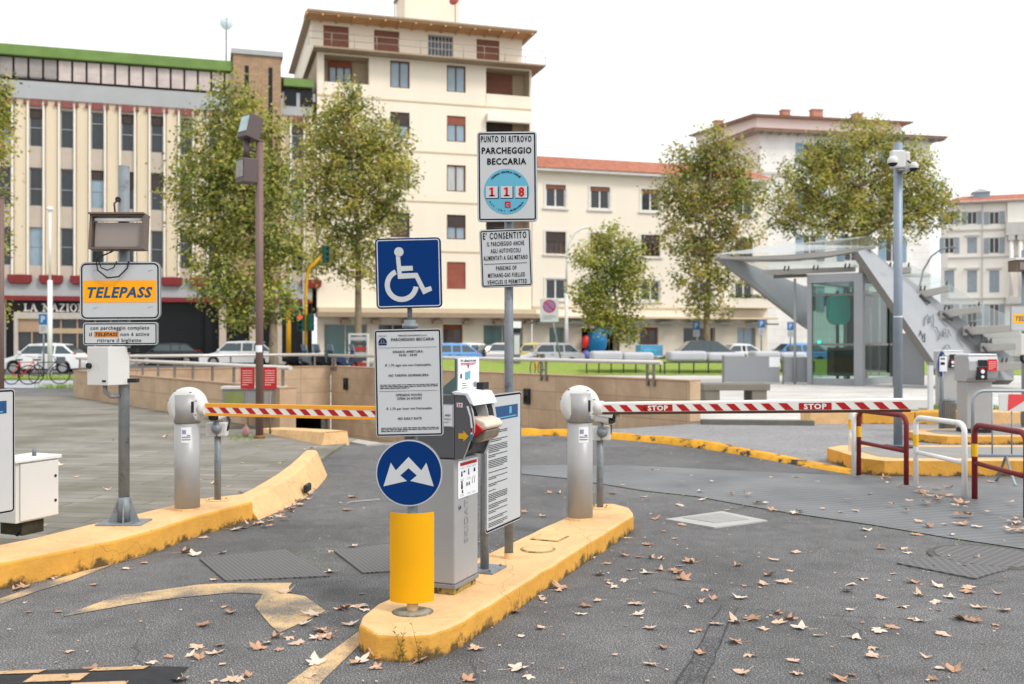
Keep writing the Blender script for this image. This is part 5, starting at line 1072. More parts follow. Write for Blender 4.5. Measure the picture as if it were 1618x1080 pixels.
# ---- rules boards (two): sheet on two legs, parallel to the island
def rules_board(loc, label, legs):
    r = thing('notice_board', label, 'notice board', loc, IA, 'rules boards on legs')
    # local y along the board, face looks along +x
    mb = MB(); mb.box(-.0, .02, -.30, .30, .24, 1.09, rimgrey); o = None
    mb2 = MB(); w_, h_ = .60, .85
    mb2.prism_xz(rrect(w_, h_, .03), 0, .02, rimgrey); a = rrect(w_-.004, h_-.004, .028); mb2.add([(x, -.0012, z) for x, z in a], [tuple(range(len(a)))], signwhite); ring(mb2, w_-.014, h_-.014, .024, .012, black, -.0022)
    y = -.0036; nb = mat('board_blue', '#1f4a78', .5, 0, .12, 4)
    mb2.add([(x, y, z) for x, z in ((-.25, .26), (.23, .26), (.23, .345), (-.25, .345))], [(0, 1, 2, 3)], nb); mb2.add([(x, y-.001, z) for x, z in ((-.20, .268), (.20, .268), (.20, .276), (-.20, .276))], [(0, 1, 2, 3)], cyan)
    mb2.add([(x, y-.001, z) for x, z in ((.08, .29), (.12, .29), (.12, .335), (.08, .335))], [(0, 1, 2, 3)], cyan)
    rd = random.Random(12); z = .235
    write(mb2, 'REGOLAMENTO', -.16, .222, .012, black, y, .13, .02)
    z = .20
    while z > -.385:
        nl = rd.choice([1, 2, 2, 3, 5]); 
        for i in range(nl):
            xe = .25 if i < nl-1 or nl == 1 and rd.random() < .5 else rd.uniform(-.1, .2)
            small_print(mb2, -.25, xe, z-.007, z, 1, black, y, rd, h=.65); z -= .0105
            if z < -.385: break
        z -= rd.choice([.008, .012, .02])
        if abs(z) < .02: mb2.add([(-.26, y, z), (.26, y, z), (.26, y, z+.003), (-.26, y, z+.003)], [(0, 1, 2, 3)], black); write(mb2, 'RULES', 0, z-.02, .012, black, y, .12, .02); z -= .035
    mb2.v = [(.021-yv, xv, zv+.665) for xv, yv, zv in mb2.v]
    mb2.build('board', r, recalc=False)
    for yy_, zb, plate_ in legs:
        m3 = MB(); m3.cyl((-.025, yy_, 0), (-.025, yy_, 1.0), .027, galv, n=18)
        m3.build('leg', r)
        m3 = MB()
        if plate_: m3.box(-.12, .07, yy_-.10, yy_+.13, 0, .012, galv); m3.cyl((.04, yy_-.07, .012), (.04, yy_-.07, .024), .008, galv, n=8); m3.cyl((.04, yy_+.10, .012), (.04, yy_+.10, .024), .008, galv, n=8)
        else: m3.cyl((-.025, yy_, 0), (-.025, yy_, .05), .0285, kerbyel, n=18, caps=False)
        m3.build('foot', r)
    return r
bl = G(768, 903, IZ); dI = Vector((-sin(IA), cos(IA), 0)); c_ = bl+dI*.235
rules_board((c_.x, c_.y, IZ), 'white rules board on two legs behind the ticket machine', ((-.20, 0, True),))
e = Vector(((20-CX)/FPX*6.86, 6.86, 0)); c_ = e-dI*.30; rules_board((c_.x, c_.y, LZ-.03), 'white rules board cut off by the left edge in front of the white cabinet', ((-.20, 0, True), (.18, 0, False)))
# ---- meeting point post
r = thing('sign_post', 'tall grey post with the meeting point sign and methane vehicle notice', 'sign post', G(804, 882, IZ)); b0 = r.location.copy(); s = b0.y/FPX
mb = MB(); mb.cyl((0, 0, 0), (0, 0, lz(230)), .0295, galv, n=20); mb.build('pole', r); mb = MB(); mb.cyl((0, 0, 0), (0, 0, .04), .031, kerbyel, n=20, caps=False); mb.build('painted_foot', r)
for z in (lz(268), lz(325), lz(395), lz(430)): mb = MB(); mb.box(-.045, .045, -.034, .034, z-.012, z+.012, galv); mb.build('clamp', r)
def meet(mb):
    y = -.0036; X = lambda x: (x-801.5)*s; Z = lambda z: (281-z)*s
    write(mb, 'PUNTO DI RITROVO', X(800.5), Z(227), 10*s, black, y, 79*s, .028, 0, 1.3); write(mb, 'PARCHEGGIO', X(801), Z(245), 10*s, black, y, 78*s, .03); write(mb, 'BECCARIA', X(801), Z(262), 10*s, black, y, 61*s, .03)
    disc(mb, 35.5*s, cyan, y+.0004, X(800.5), Z(304.5), 44)
    for i, px in enumerate((777.5, 800.5, 823.5)):
        mb.add([(X(px)+a*s, y-.0006, Z(305.8)+b_*s) for a, b_ in ((-9.5, -10), (10.5, -10), (10.5, 9), (-9.5, 9))], [(0, 1, 2, 3)], navy); mb.add([(X(px)+a*s, y-.0014, Z(305.5)+b_*s) for a, b_ in ((-9.5, -9), (9, -9), (9, 9.5), (-9.5, 9.5))], [(0, 1, 2, 3)], signwhite)
        yy_ = y-.0024
        def bx(a0, b0_, a1, b1): mb.add([(X(px)+a*s, yy_, Z(305)+b_*s) for a, b_ in ((a0, b0_), (a1, b0_), (a1, b1), (a0, b1))], [(0, 1, 2, 3)], red)
        if i < 2: bx(-1.8, -7, 1.8, 7); bx(-4.5, -7, 4.5, -4.8); mb.add([(X(px)+a*s, yy_-.0005, Z(305)+b_*s) for a, b_ in ((-4.5, 5), (-1.5, 7), (-1.5, 4.2), (-4.5, 3.4))], [(0, 1, 2, 3)], red)
        else: write(mb, '8', X(px), Z(312), 14*s, red, yy_, 9.5*s, .05)
    mb.add([(X(802)+a*s, y-.0014, Z(325)+b_*s) for a, b_ in ((-4.5, -5), (4.5, -5), (4.5, 5), (-4.5, 5))], [(0, 1, 2, 3)], red); write(mb, 'C', X(802), Z(328), 5*s, cyan, y-.002, 5*s, .03)
    arc_text(mb, 'CENTRALE SANITARIA FIRENZE', X(800.5), Z(304.5), 29*s, 3.2*s, black, y-.001, 138, 46); arc_text(mb, 'A.S.F. - C.R.I. - MISERICORDIA', X(800.5), Z(304.5), 32*s, 3.0*s, black, y-.001, 212, 325, True)
plate_sign(r, 'meeting_point_sign', 94*s, 141*s, lx(801.5), lz(281), -.06, .5, .022, signwhite, rimgrey, black, .010, .009, meet, 'white sign with a round light blue 118 emblem')
def meth(mb):
    y = -.0036; X = lambda x: (x-799.7)*s; Z = lambda z: (409-z)*s
    for t_, x, z, cap, w_ in (("E' CONSENTITO", 799, 380, 11, 68), ('IL PARCHEGGIO ANCHE', 800, 391, 7.5, 58), ('AGLI AUTOVEICOLI', 799.5, 402, 7.5, 47), ('ALIMENTATI A GAS METANO', 799, 413, 7.5, 69), ('PARKING OF', 799.5, 429, 7, 32), ('METHANE-GAS FUELLED', 799.5, 440, 7, 58), ('VEHICLES IS PERMITTED', 800, 450.5, 7, 62)):
        write(mb, t_, X(x), Z(z-1.3), cap*.94*s, black, y, w_*s, .024, 0, 1.3)
    mb.add([(X(765), y, Z(418)), (X(832), y, Z(418)), (X(832), y, Z(417.2)), (X(765), y, Z(417.2))], [(0, 1, 2, 3)], black)
plate_sign(r, 'methane_notice', 81*s, 91*s, lx(799.7), lz(408.5), -.06, 2.3, .02, signwhite, rimgrey, black, .008, .007, meth, 'smaller tilted notice about methane vehicles')
# ---- barriers
redst = mat('barrier_red', '#b01a1c', .45, 0, .06, 6); armw = mat('barrier_white', '#e6e3dc', .45, 0, .03, 4); army = mat('barrier_yellow_edge', '#eba431', .5, 0, .05, 4); armd = mat('barrier_rubber', '#4a3320', .7)
def barrier(name, loc, label, colh, arm_len, rise, edge_top, edge_bot, stop, tipw):
    r = thing('barrier', label, 'barrier', loc, IA, 'parking barriers')
    mb = MB(); mb.cyl((0, 0, 0), (0, 0, colh), .1015, silver, n=40); mb.build('column', r)
    mb = MB(); mb.cyl((0, 0, 0), (0, 0, .022), .1025, kerbyel, n=40, caps=False); mb.build('painted_foot', r)
    va = radians(22)+IA*0                                # the round drum faces the incoming car
    zc_ = colh+.135; R_ = .158
    ax = Vector((-sin(IA)*0, -1, 0)); ax = Vector((.40, -1, 0))
    mb = MB(); mb.lathe([(.001, .075), (.10, .075), (.135, .062), (.150, .040), (R_, .012), (R_, -.05), (.147, -.075), (.10, -.10), (.001, -.10)], (0, 0, zc_), ax, cabwhite, n=48)
    for a in (20, 55, 120, 160, -25): c = Vector((.147*cos(radians(a)), -.05, zc_+.147*sin(radians(a)))); mb.box(c.x-.008, c.x+.008, c.y-.018, c.y-.006, c.z-.003, c.z+.003, darkplastic)
    mb.build('drum', r, recalc=True)
    mb = MB(); mb.cyl((0, 0, colh+.003), (0, 0, zc_+.098), .106, silver, n=40); mb.build('drum_panel', r)
    mb = MB(Matrix.Rotation(radians(-27), 4, 'Z')); mb.box(.095, .1085, -.013, .013, zc_-.045, zc_+.045, darkplastic); mb.build('slot', r)
    mb = MB()                                             # round sticker plate wrapped on the column
    n = 8; a0, a1 = radians(-78), radians(-32); z0, z1 = colh-.155, colh-.03
    for (za, zb, aa0, aa1, m, rr) in ((z0, z1, a0, a1, st_, .1022), (z0+.04, z0+.05, a0+.06, a1-.06, rimgrey, .1028), (z0+.055, z0+.062, a1-.35, a1-.1, navy, .1028), (z0+.07, z0+.105, a0+.08, a0+.4, mat('sticker_print', '#8b8fb0', .5), .1028), (z0+.02, z0+.03, a0+.06, a1-.06, rimgrey, .1028)):
        vs = [(rr*cos(aa0+(aa1-aa0)*i/n), rr*sin(aa0+(aa1-aa0)*i/n), z) for z in (za, zb) for i in range(n+1)]; mb.add(vs, [(i, i+1, n+2+i, n+1+i) for i in range(n)], m, True)
    mb.build('sticker', r, recalc=False)
    # arm: local x; slopes by rise
    M_ = Matrix.Translation((.135, .02, zc_-.018)) @ Matrix.Rotation(-math.atan2(rise, arm_len), 4, 'Y')
    mb = MB(M_); hh = .045; L_ = arm_len-.135
    mb.cyl((-.03, 0, 0), (.05, 0, 0), .055, cabwhite, n=24)
    sec = rrect(.05, 2*hh, .014, 4); mb2 = MB(M_)
    vs = [(.05, y, z) for y, z in sec]+[(L_, y, z) for y, z in sec]; n = len(sec)
    mb2.add(vs, [(i, (i+1) % n, n+(i+1) % n, n+i) for i in range(n)]+[tuple(range(n)), tuple(range(2*n-1, n-1, -1))], armw)
    if edge_top: mb2.box(.051, L_-.002, -.027, .027, hh-.026, hh+.002, army)
    mb2.box(.051, L_-.05, -.028, .028, -hh-.008, -hh+.012, edge_bot)
    top = hh-(.029 if edge_top else .024); bot = -hh+.015; x = .06; i = 0
    while x < L_-.13:
        if stop and any(abs(x+.06-q) < .12 for q in stop):
            q = min(stop, key=lambda v: abs(v-x)); 
            for sy in (-1, 1): mb2.quad((q-.115, sy*.0262, bot), (q+.115, sy*.0262, bot), (q+.115, sy*.0262, top), (q-.115, sy*.0262, top), redst)
            write(mb2, 'STOP', q, bot+.006, top-bot-.012, armw, -.0274, .16, .04); x = q+.14; continue
        for sy in (-1, 1): mb2.quad((x+.05, sy*.0262, bot), (x+.112, sy*.0262, bot), (x+.062, sy*.0262, top), (x, sy*.0262, top), redst)
        x += .128; i += 1
    mb.build('arm_hub', r); mb2.build('arm', r, recalc=False)
    if tipw: m3 = MB(M_); sec2 = rrect(.046, 2*hh-.012, .014, 4); vs = [(L_-.01, y, z+.006) for y, z in sec2]+[(L_+.06, y, z+.004) for y, z in sec2]; n = len(sec2); m3.add(vs, [(i, (i+1) % n, n+(i+1) % n, n+i) for i in range(n)]+[tuple(range(n)), tuple(range(2*n-1, n-1, -1))], armw); m3.build('arm_tip', r)
    return r
bL = G(296, 805, LZ); barrier('barrier', (bL.x, bL.y, LZ), 'left barrier with a yellow edged red striped arm beside the grey sign pole', .715, 2.45, .02, True, army, None, False)
bR = G(916.5, 820, IZ); barrier('barrier', (bR.x, bR.y, IZ), 'right barrier on the island with STOP lettered red and white arm', .775, 2.50, .088, False, armd, (.50, 2.02-.35), True)
# ---- cameras on short posts
def cctv(loc, label, h, yaw, loc_yaw=0.):
    r = thing('camera_post', label, 'camera post', loc, loc_yaw, 'number plate cameras on posts')
    mb = MB(); mb.cyl((0, 0, 0), (0, 0, h), .029, galv, n=20); mb.build('post', r)
    mb = MB(); mb.cyl((0, 0, 0), (0, 0, .008), .10, kerbyel, n=24)
    for a in range(4): mb.cyl((.075*cos(a*pi/2+.6), .075*sin(a*pi/2+.6), .008), (.075*cos(a*pi/2+.6), .075*sin(a*pi/2+.6), .018), .008, plate, n=6)
    mb.build('foot_plate', r)
    mb = MB(); mb.box(-.085, .0, -.07, .04, h-.10, h+.02, cabwhite); mb.box(.004, .085, -.05, .04, h-.10, h+.02, cabwhite); mb.build('junction_box', r, bevel=.008)
    Mc = Matrix.Translation((.02, -.04, h+.095)) @ Matrix.Rotation(yaw, 4, 'Z') @ Matrix.Rotation(radians(5), 4, 'X')
    mb = MB(Mc); sec = rrect(.095, .085, .025, 4); vs = [(x, -.11, z) for x, z in sec]+[(x, .14, z) for x, z in sec]; n = len(sec); mb.add(vs, [(i, (i+1) % n, n+(i+1) % n, n+i) for i in range(n)]+[tuple(range(2*n-1, n-1, -1))], cabwhite); mb.build('camera_housing', r)
    mb = MB(Mc); sec = rrect(.088, .078, .022, 4); mb.add([(x, -.10, z) for x, z in sec], [tuple(range(n))], darkplastic); mb.cyl((0, -.103, 0), (0, -.10, 0), .026, mat('lens_rim', '#4d5257', .3), n=20); mb.cyl((0, -.106, 0), (0, -.103, 0), .018, black, n=18); mb.build('lens', r, recalc=False)
    mb = MB(Mc); mb.prism_xz([(-.054, .02), (-.050, .048), (.050, .048), (.054, .02), (.060, .02), (.054, .056), (-.054, .056), (-.060, .02)], -.155, .12, cabwhite); mb.build('sun_hood', r)
    mb = MB(); mb.cyl((.0, -.045, h+.055), (.0, -.075, h-.03), .026, galv, n=14); mb.lathe([(.0, .05), (.035, .045), (.045, .0), (.035, -.02), (0, -.03)], (.01, -.07, h-.03), (.3, -1, 0), galv, n=18); mb.tube([(.03, .06, h+.1), (.10, .03, h+.04), (.09, -.02, h-.05)], .008, darkplastic, n=6); mb.build('swivel_bracket', r)
    return r
c_ = G(344, 790, LZ); cctv((c_.x, c_.y, LZ), 'white plate camera on a short post right of the left barrier', .66, radians(-8))
c_ = G(948, 802, IZ); cctv((c_.x, c_.y, IZ), 'white plate camera on a short post beside the right barrier', .68, radians(42))
# ---- toll tag pole on the left kerb
r = thing('sign_pole', 'grey pole with the orange toll tag sign, lamp box and cabinet', 'sign pole', G(196, 826, LZ)); b0 = r.location.copy(); s = b0.y/FPX
mb = MB(); mb.cyl((0, 0, .06), (0, 0, lz(262)), 8.4*s, galv, n=24); mb.build('pole', r)
mb = MB(); mb.box(-.17, .17, -.13, .13, 0, .012, galv); mb.build('base_plate', r, bevel=.003)
mb = MB()
for a in range(4): 
    q = Matrix.Rotation(a*pi/2+.3, 4, 'Z'); m2 = MB(q); m2.prism_xz([(.03, .012), (.11, .012), (.045, .19), (.03, .19)], -.005, .005, galv); mb.add(m2.v, m2.f, galv)
mb.cyl((0, 0, .012), (0, 0, .2), .046, galv, n=24); mb.build('base_gusset', r)
def tele(mb):
    y = -.0036; X = lambda x: (x-195)*s; Z = lambda z: (460-z)*s
    mb.add([(X(x), y+.0006, Z(z)) for x, z in ((138, 478), (252, 478), (252, 443.5), (138, 443.5))], [(0, 1, 2, 3)], orange)
    write(mb, 'TELEPASS', X(195), Z(470), 16.5*s, mat('toll_navy', '#1d4a6e', .5), y-.0006, 102*s, .035, .25)
    for px, py in ((158, 428), (244, 429), (157, 487), (243, 486)): mb.add([(X(px)+a*s, y, Z(py)+b_*s) for a, b_ in ((-5, -1), (3, 1.4), (4, 2), (-4, .2))], [(0, 1, 2, 3)], rimgrey)
plate_sign(r, 'toll_sign', 126*s, 91*s, lx(195), lz(460), -.065, .3, .05, signwhite, rimgrey, black, .010, .011, tele, 'large white sign with an orange lettered band')
def tele2(mb):
    y = -.0036; X = lambda x: (x-195.5)*s; Z = lambda z: (527-z)*s
    write(mb, 'con parcheggio completo', X(195), Z(520.5), 6*s, black, y, 92*s, .012); write(mb, 'il', X(149), Z(530.5), 6*s, black, y, 4*s, .012); write(mb, 'non è attivo', X(218.5), Z(530.5), 6*s, black, y, 45*s, .012); write(mb, 'ritirare il biglietto', X(194), Z(540), 6*s, black, y, 69*s, .012)
    mb.add([(X(x), y+.0006, Z(z)) for x, z in ((155, 532), (193, 532), (193, 523.5), (155, 523.5))], [(0, 1, 2, 3)], brownor); write(mb, 'TELEPASS', X(174), Z(530.5), 5.5*s, black, y-.0006, 35*s, .02, .25)
plate_sign(r, 'instruction_sign', 117*s, 36*s, lx(195.5), lz(527), -.065, .3, .022, signwhite, rimgrey, black, .008, .008, tele2)
for py in (425, 495, 516, 540): mb = MB(); mb.box(-.16, .16, -.043, .0, lz(py)-.014, lz(py)+.014, galv); mb.build('clamp', r)
brz = mat('lamp_box_bronze', '#6f625a', .5, .3, .1, 6); diff = mat('lamp_diffuser', '#8c837c', .35, 0, .05, 5)
Ml = Matrix.Translation((lx(194), -.09, lz(369))) @ Matrix.Rotation(radians(-6), 4, 'X')
mb = MB(Ml); w_, h_ = 86*s, 54*s
mb.box(-w_/2, w_/2, -.03, .07, h_/2-.012, h_/2, brz); mb.box(-w_/2, w_/2, -.03, .07, -h_/2, -h_/2+.012, brz); mb.box(-w_/2, -w_/2+.02, -.03, .07, -h_/2+.012, h_/2-.012, brz); mb.box(w_/2-.02, w_/2, -.03, .07, -h_/2+.012, h_/2-.012, brz); mb.box(-w_/2+.02, w_/2-.02, .02, .065, -h_/2+.012, h_/2-.05, brz)
mb.prism_xz([(-w_/2, h_/2), (w_/2, h_/2), (w_/2, h_/2+.012), (-w_/2, h_/2+.012)], -.06, .08, brz); mb.build('lamp_box', r)
mb = MB(Ml); mb.box(-w_/2+.03, w_/2-.03, .005, .019, -h_/2+.02, h_/2-.055, diff); mb.build('lamp_diffuser', r, bevel=.004)
mb = MB(Ml); mb.cyl((-w_/2+.03, .0, h_/2-.032), (w_/2-.03, .0, h_/2-.032), .014, mat('lamp_tube', '#f0f0ee', .3), n=12); mb.build('lamp_tube', r)
mb = MB(); X0 = lx(178); mb.tube([(lx(185), -.08, lz(398)), (lx(160), -.10, lz(410)), (lx(163), -.10, lz(428)), (lx(178), -.10, lz(440)), (lx(196), -.10, lz(438)), (lx(208), -.09, lz(425)), (lx(209), -.07, lz(414))], .006, darkplastic, n=6)
mb.tube([(lx(162), -.09, lz(408)), (lx(168), -.10, lz(424)), (lx(178), -.10, lz(428)), (lx(188), -.10, lz(424)), (lx(191), -.08, lz(414))], .005, darkplastic, n=6); mb.tube([(lx(178), .05, lz(338)), (lx(182), -.02, lz(322)), (lx(190), -.045, lz(316))], .008, rimgrey, n=6); mb.cyl((lx(190), -.03, lz(316)), (lx(190), -.05, lz(316)), .02, darkplastic, n=12); mb.build('cable', r)
Mb = Matrix.Translation((lx(177), -.10, lz(577))) @ Matrix.Rotation(radians(-24), 4, 'Z')
mb = MB(Mb); mb.box(-.115, .10, -.08, .13, -30*s, 30*s, cabwhite); mb.build('wall_cabinet', r, bevel=.006)
mb = MB(Mb); mb.cyl((-.085, -.10, 0), (-.085, -.08, 0), .022, darkplastic, n=14); mb.build('cabinet_lock', r); mb = MB(Mb); mb.box(.04, .075, -.083, -.0795, -.12, -.105, darkplastic); mb.build('maker_plate', r)
for z_b in (lz(600), lz(552)): mb = MB(); mb.box(-.02, .11, -.045, .02, z_b-.018, z_b+.012, darkplastic); mb.build('bracket', r)
mb = MB(); mb.tube([(lx(174), -.1, lz(606)), (lx(175), -.1, lz(618)), (lx(182), -.08, lz(625)), (lx(191), -.04, lz(625))], .018, rimgrey, n=10); mb.build('conduit', r)
# ---- white roadside cabinet
c_ = Vector((-3.49, 7.0, LZ)); r = thing('control_cabinet', 'white steel control cabinet on a dark stump at the kerb', 'cabinet', (c_.x, c_.y, LZ), IA)
mb = MB(); mb.box(-.26, 0, 0, .37, .10, .525, cabwhite); mb.build('cabinet_body', r, bevel=.006)
mb = MB(); mb.prism_xy([(-.28, -.02), (.02, -.02), (.02, .39), (-.28, .39)], .527, [.545, .545, .552, .552], white); mb.build('cabinet_roof', r, bevel=.003)
mb = MB(); mb.box(.0012, .014, .03, .365, .112, .515, cabwhite); mb.build('door', r, bevel=.004)
for z in (.22, .40): mb = MB(); mb.cyl((.014, .335, z), (.018, .335, z), .011, darkplastic, n=12); mb.build('lock', r)
mb = MB(); mb.box(-.24, -.03, .08, .27, 0, .098, mat('mossy_stump', '#3b3a2c', .9, 0, .4, 12, .8, 30)); mb.tube([(-.06, .1, .1), (-.05, .08, .05), (-.07, .07, 0)], .012, darkplastic, n=6); mb.build('plinth', r)
mb = MB(); mb.tube([(-.10, .25, .55), (-.10, .25, .60)], .015, galv, n=8); mb.build('cable_gland', r)
# ---- brown floodlight pole
brown = mat('brown_pole_paint', '#75605a', .55, .1, .08, 6); floodg = mat('flood_housing', '#5f5454', .5, .2, .06, 5)
r = thing('floodlight_pole', 'tall brown pole with two square floodlights behind the left barrier', 'lamp post', G(410, 692, .03)); b0 = r.location.copy(); s = b0.y/FPX
mb = MB(); mb.cyl((0, 0, 0), (0, 0, lz(222)), 6*s, brown, n=20); mb.cyl((0, 0, lz(224)), (0, 0, lz(221)), 6.5*s, brown, n=20); mb.cyl((0, 0, 0), (0, 0, .05), .09, mat('rusty_foot', '#8a5a3a', .8, .1, .3, 12), n=16); mb.build('pole', r)
mb = MB(); mb.tube([(0, 0, lz(239)), (lx(391), -.05, lz(236))], .028, floodg, n=10); mb.cyl((lx(391), -.05, lz(250)), (lx(391), -.05, lz(222)), .05, floodg, n=14); mb.build('bracket_arm', r)
def flood(px, py, tilt, yaw, lm):
    Mf = Matrix.Translation((lx(px), -.05, lz(py))) @ Matrix.Rotation(yaw, 4, 'Z') @ Matrix.Rotation(tilt, 4, 'X')
    mb = MB(Mf); mb.box(-.14, .14, -.11, .13, -.19, .19, floodg); f = mb.build('floodlight', r, bevel=.012)
    mb = MB(Mf); mb.box(-.11, .11, -.118, -.1105, -.10, .155, lm); mb.build('lens', f)
flood(396, 203, radians(-14), radians(-42), mat('flood_glass', '#a9bdbd', .15, .1, .25, 5)); flood(390.5, 271, radians(0), radians(-48), mat('flood_glass_dull', '#8c8883', .3, .1, .2, 12))
mb = MB(); n = 10; vs = [(6.2*s*cos(a), 6.2*s*sin(a), z) for z in (lz(556), lz(545)) for a in [radians(-160+14*i) for i in range(n)]]; mb.add(vs, [(i, i+1, n+1+i, n+i) for i in range(n-1)], st_); mb.build('sticker', r, recalc=False)
# ---- tall camera pole on the right
r = thing('camera_pole', 'tall grey pole with white dome cameras on the right hand island', 'camera pole', G(1419, 706, .185)); b0 = r.location.copy(); s = b0.y/FPX
mb = MB(); mb.cyl((0, 0, 0), (0, 0, lz(226)), 6.8*s, mat('pole_blue_grey', '#8a95a3', .5, .3, .08, 5), n=24); mb.build('pole', r); mb = MB(); mb.cyl((0, 0, 0), (0, 0, .02), .20, darkplastic, n=28); mb.cyl((0, 0, .02), (0, 0, .03), .12, galv, n=24); mb.build('base_plate', r)
mb = MB(); mb.box(lx(1402), lx(1424), -.16, -.06, lz(268), lz(240), cabwhite); mb.box(lx(1425), lx(1434), -.10, .06, lz(272), lz(241), cabwhite); mb.box(lx(1411), lx(1423), -.15, -.06, lz(273), lz(268.3), galv); mb.build('camera_bracket', r, bevel=.02)
for px, py, rr in ((1404, 259, 8), (1437, 267, 7)):
    mb = MB(); R_ = rr*s; c = (lx(px), -.14, lz(py)); mb.lathe([(.001, R_*1.25), (R_*.6, R_*1.1), (R_, R_*.5), (R_, 0), (R_*.95, -.2*R_)], c, (0, 0, 1), cabwhite, n=20); f = mb.build('dome_camera', r)
    mb = MB(); mb.lathe([(R_*.9, -.15*R_), (R_*.8, -.55*R_), (R_*.4, -.85*R_), (.001, -.92*R_)], c, (0, 0, 1), darkplastic, n=20); mb.build('dome_glass', f)
mb = MB(); mb.tube([(lx(1428), -.12, lz(256)), (lx(1434), -.14, lz(262)), (lx(1433), -.14, lz(273)), (lx(1429), -.1, lz(276))], .012, darkplastic, n=6); mb.build('cable', r)
mb = MB(); mb.cyl((0, 0, lz(501)), (0, 0, lz(499)), 7*s, st_, n=20, caps=False); mb.build('tape_band', r)
# ---- tubular hoops
maroonp = mat('hoop_maroon', '#74262a', .5, 0, .12, 5, dirt='#4f1f1c', dthr=.64, dscale=14); hoopw = mat('hoop_white', '#e4e2de', .5, 0, .04, 5, dirt='#9d8d7c', dthr=.66, dscale=12); band = mat('reflective_band', '#e2ad1a', .4, 0, .1, 8)
def hoop(p, q, m, label, h=.76):
    p = Vector((p.x, p.y, 0)); q = Vector((q.x, q.y, 0)); a = atan2(q.y-p.y, q.x-p.x); L_ = (q-p).length
    r = thing('hoop_barrier', label, 'hoop barrier', p, a, 'tubular hoops beside the ribbed mat')
    rr = .09; pts = [(0, 0, .005), (0, 0, h-rr)]+[(rr-rr*cos(t), 0, h-rr+rr*sin(t)) for t in [radians(k) for k in (22, 45, 68, 90)]]+[(L_-rr+rr*sin(t), 0, h-rr+rr*cos(t)) for t in [radians(k) for k in (0, 22, 45, 68, 90)]]+[(L_, 0, .005)]
    mb = MB(); mb.tube(pts, .027, m, n=14); mb.build('frame', r)
    mb = MB(); mb.tube([(.02, 0, h*.52), (L_-.02, 0, h*.50)], .022, m, n=12); mb.build('cross_bar', r)
    mb = MB(); mb.cyl((0, 0, h*.60), (0, 0, h*.76), .0285, band, n=14, caps=False); mb.build('reflective_band', r)
    mb = MB(); mb.cyl((0, 0, .0), (0, 0, .012), .05, galv, n=14); mb.cyl((L_, 0, 0), (L_, 0, .012), .05, galv, n=14); mb.build('foot_plate', r)
hoop(G(1357, 752), G(1432, 769), maroonp, 'dark red hoop in front of the tall camera pole')
hoop(G(1447, 773), G(1524, 793), hoopw, 'white hoop standing between the two dark red hoops')
hoop(G(1540, 796), G(1622, 822), maroonp, 'dark red hoop at the right edge of the mat')
hoop(G(1344, 735), G(1349, 752), hoopw, 'white hoop seen almost end on behind the first red one')
# ---- weeds by the island nose
weedm = leaf_mat('weed_green', (.16, .17, .06)); 
r = thing('weed', 'spindly green weeds growing at the front foot of the island', 'weed', G(660, 1040)+Vector((0, -.05, 0)))
mb = MB(); rd = random.Random(2)
for (px, n_) in ((636, 4), (662, 4)):
    for i in range(n_):
        x = (px-660)*.00322+rd.gauss(0, .012); a = rd.uniform(-.35, .35); h = rd.uniform(.06, .21); pts = [(x+a*h*(k/4)**1.4, -.01-.02*rd.random()*k/4, h*k/4) for k in range(5)]; mb.tube(pts, .0013, weedm, n=4, radii=[.0016, .0015, .0013, .001, .0006])
        for k in range(6):
            j = rd.uniform(.6, 4); i0 = int(min(j, 3)); f = j-i0; c = Vector(pts[i0]).lerp(Vector(pts[min(i0+1, 4)]), f); s_ = rd.choice([-1, 1]); l = rd.uniform(.008, .018)
            mb.add([c, c+Vector((s_*l*.6, rd.uniform(-.006, .006), l*.35)), c+Vector((s_*l, rd.uniform(-.008, .008), l*.8)), c+Vector((s_*l*.4, 0, l*.6))], [(0, 1, 2, 3)], weedm)
mb.build('stem', r, recalc=False)
# ================================================================== GLASS STAIR CANOPY AND LIFT
plateg = mat('canopy_steel', '#93969a', .55, .1, .06, .9, dirt='#858a8e', dthr=.6, dscale=1.2, dsoft=.2); beamg = mat('canopy_beam', '#a3a09b', .5, .1, .06, 2); beamu = mat('canopy_beam_edge', '#75716d', .5, .1, .08, 2)
cglass = clear_glass('canopy_glass', (.90, .93, .93), .06, .10, (.62, .65, .65)); lglass = clear_glass('lift_glass', (.72, .83, .80), .04, .0, (.2, .28, .27))
r = thing('stair_canopy', 'steel and glass canopy rising over the underground stairs around the lift', 'canopy', (12.0, 35.5, 0)); b0 = r.location.copy()
def C3(px, py, d): v = P(px, py, d); return v-b0
def slab(mb, pts, th, m, side=None):                      # a plate through pts (3 or more, coplanar), thickness th to the back
    pts = [Vector(p) for p in pts]; n_ = (pts[1]-pts[0]).cross(pts[2]-pts[0]).normalized()
    if n_.y < 0: n_ = -n_
    n = len(pts); vs = pts+[p+n_*th for p in pts]
    mb.add(vs, [tuple(range(n)), tuple(range(2*n-1, n-1, -1))], m); mb.add(vs, [(i, n+i, n+(i+1) % n, (i+1) % n) for i in range(n)], side or m)
# right stringer: wide plate running down to the right (nearer) and left one behind the lift
mb = MB(); slab(mb, [C3(1355, 397, 34.6), C3(1372, 392, 34.9), C3(1602, 566, 33.6), C3(1602, 600, 33.4), C3(1497, 600, 32.4), C3(1477, 573, 32.6)], .28, plateg, beamu); mb.build('right_stringer', r)
mb = MB(); slab(mb, [C3(1135, 408, 36.5), C3(1150, 403, 36.7), C3(1284, 457, 39.3), C3(1284, 523, 39.0), C3(1273, 516, 38.8)], .28, plateg, beamu); mb.build('left_stringer', r)
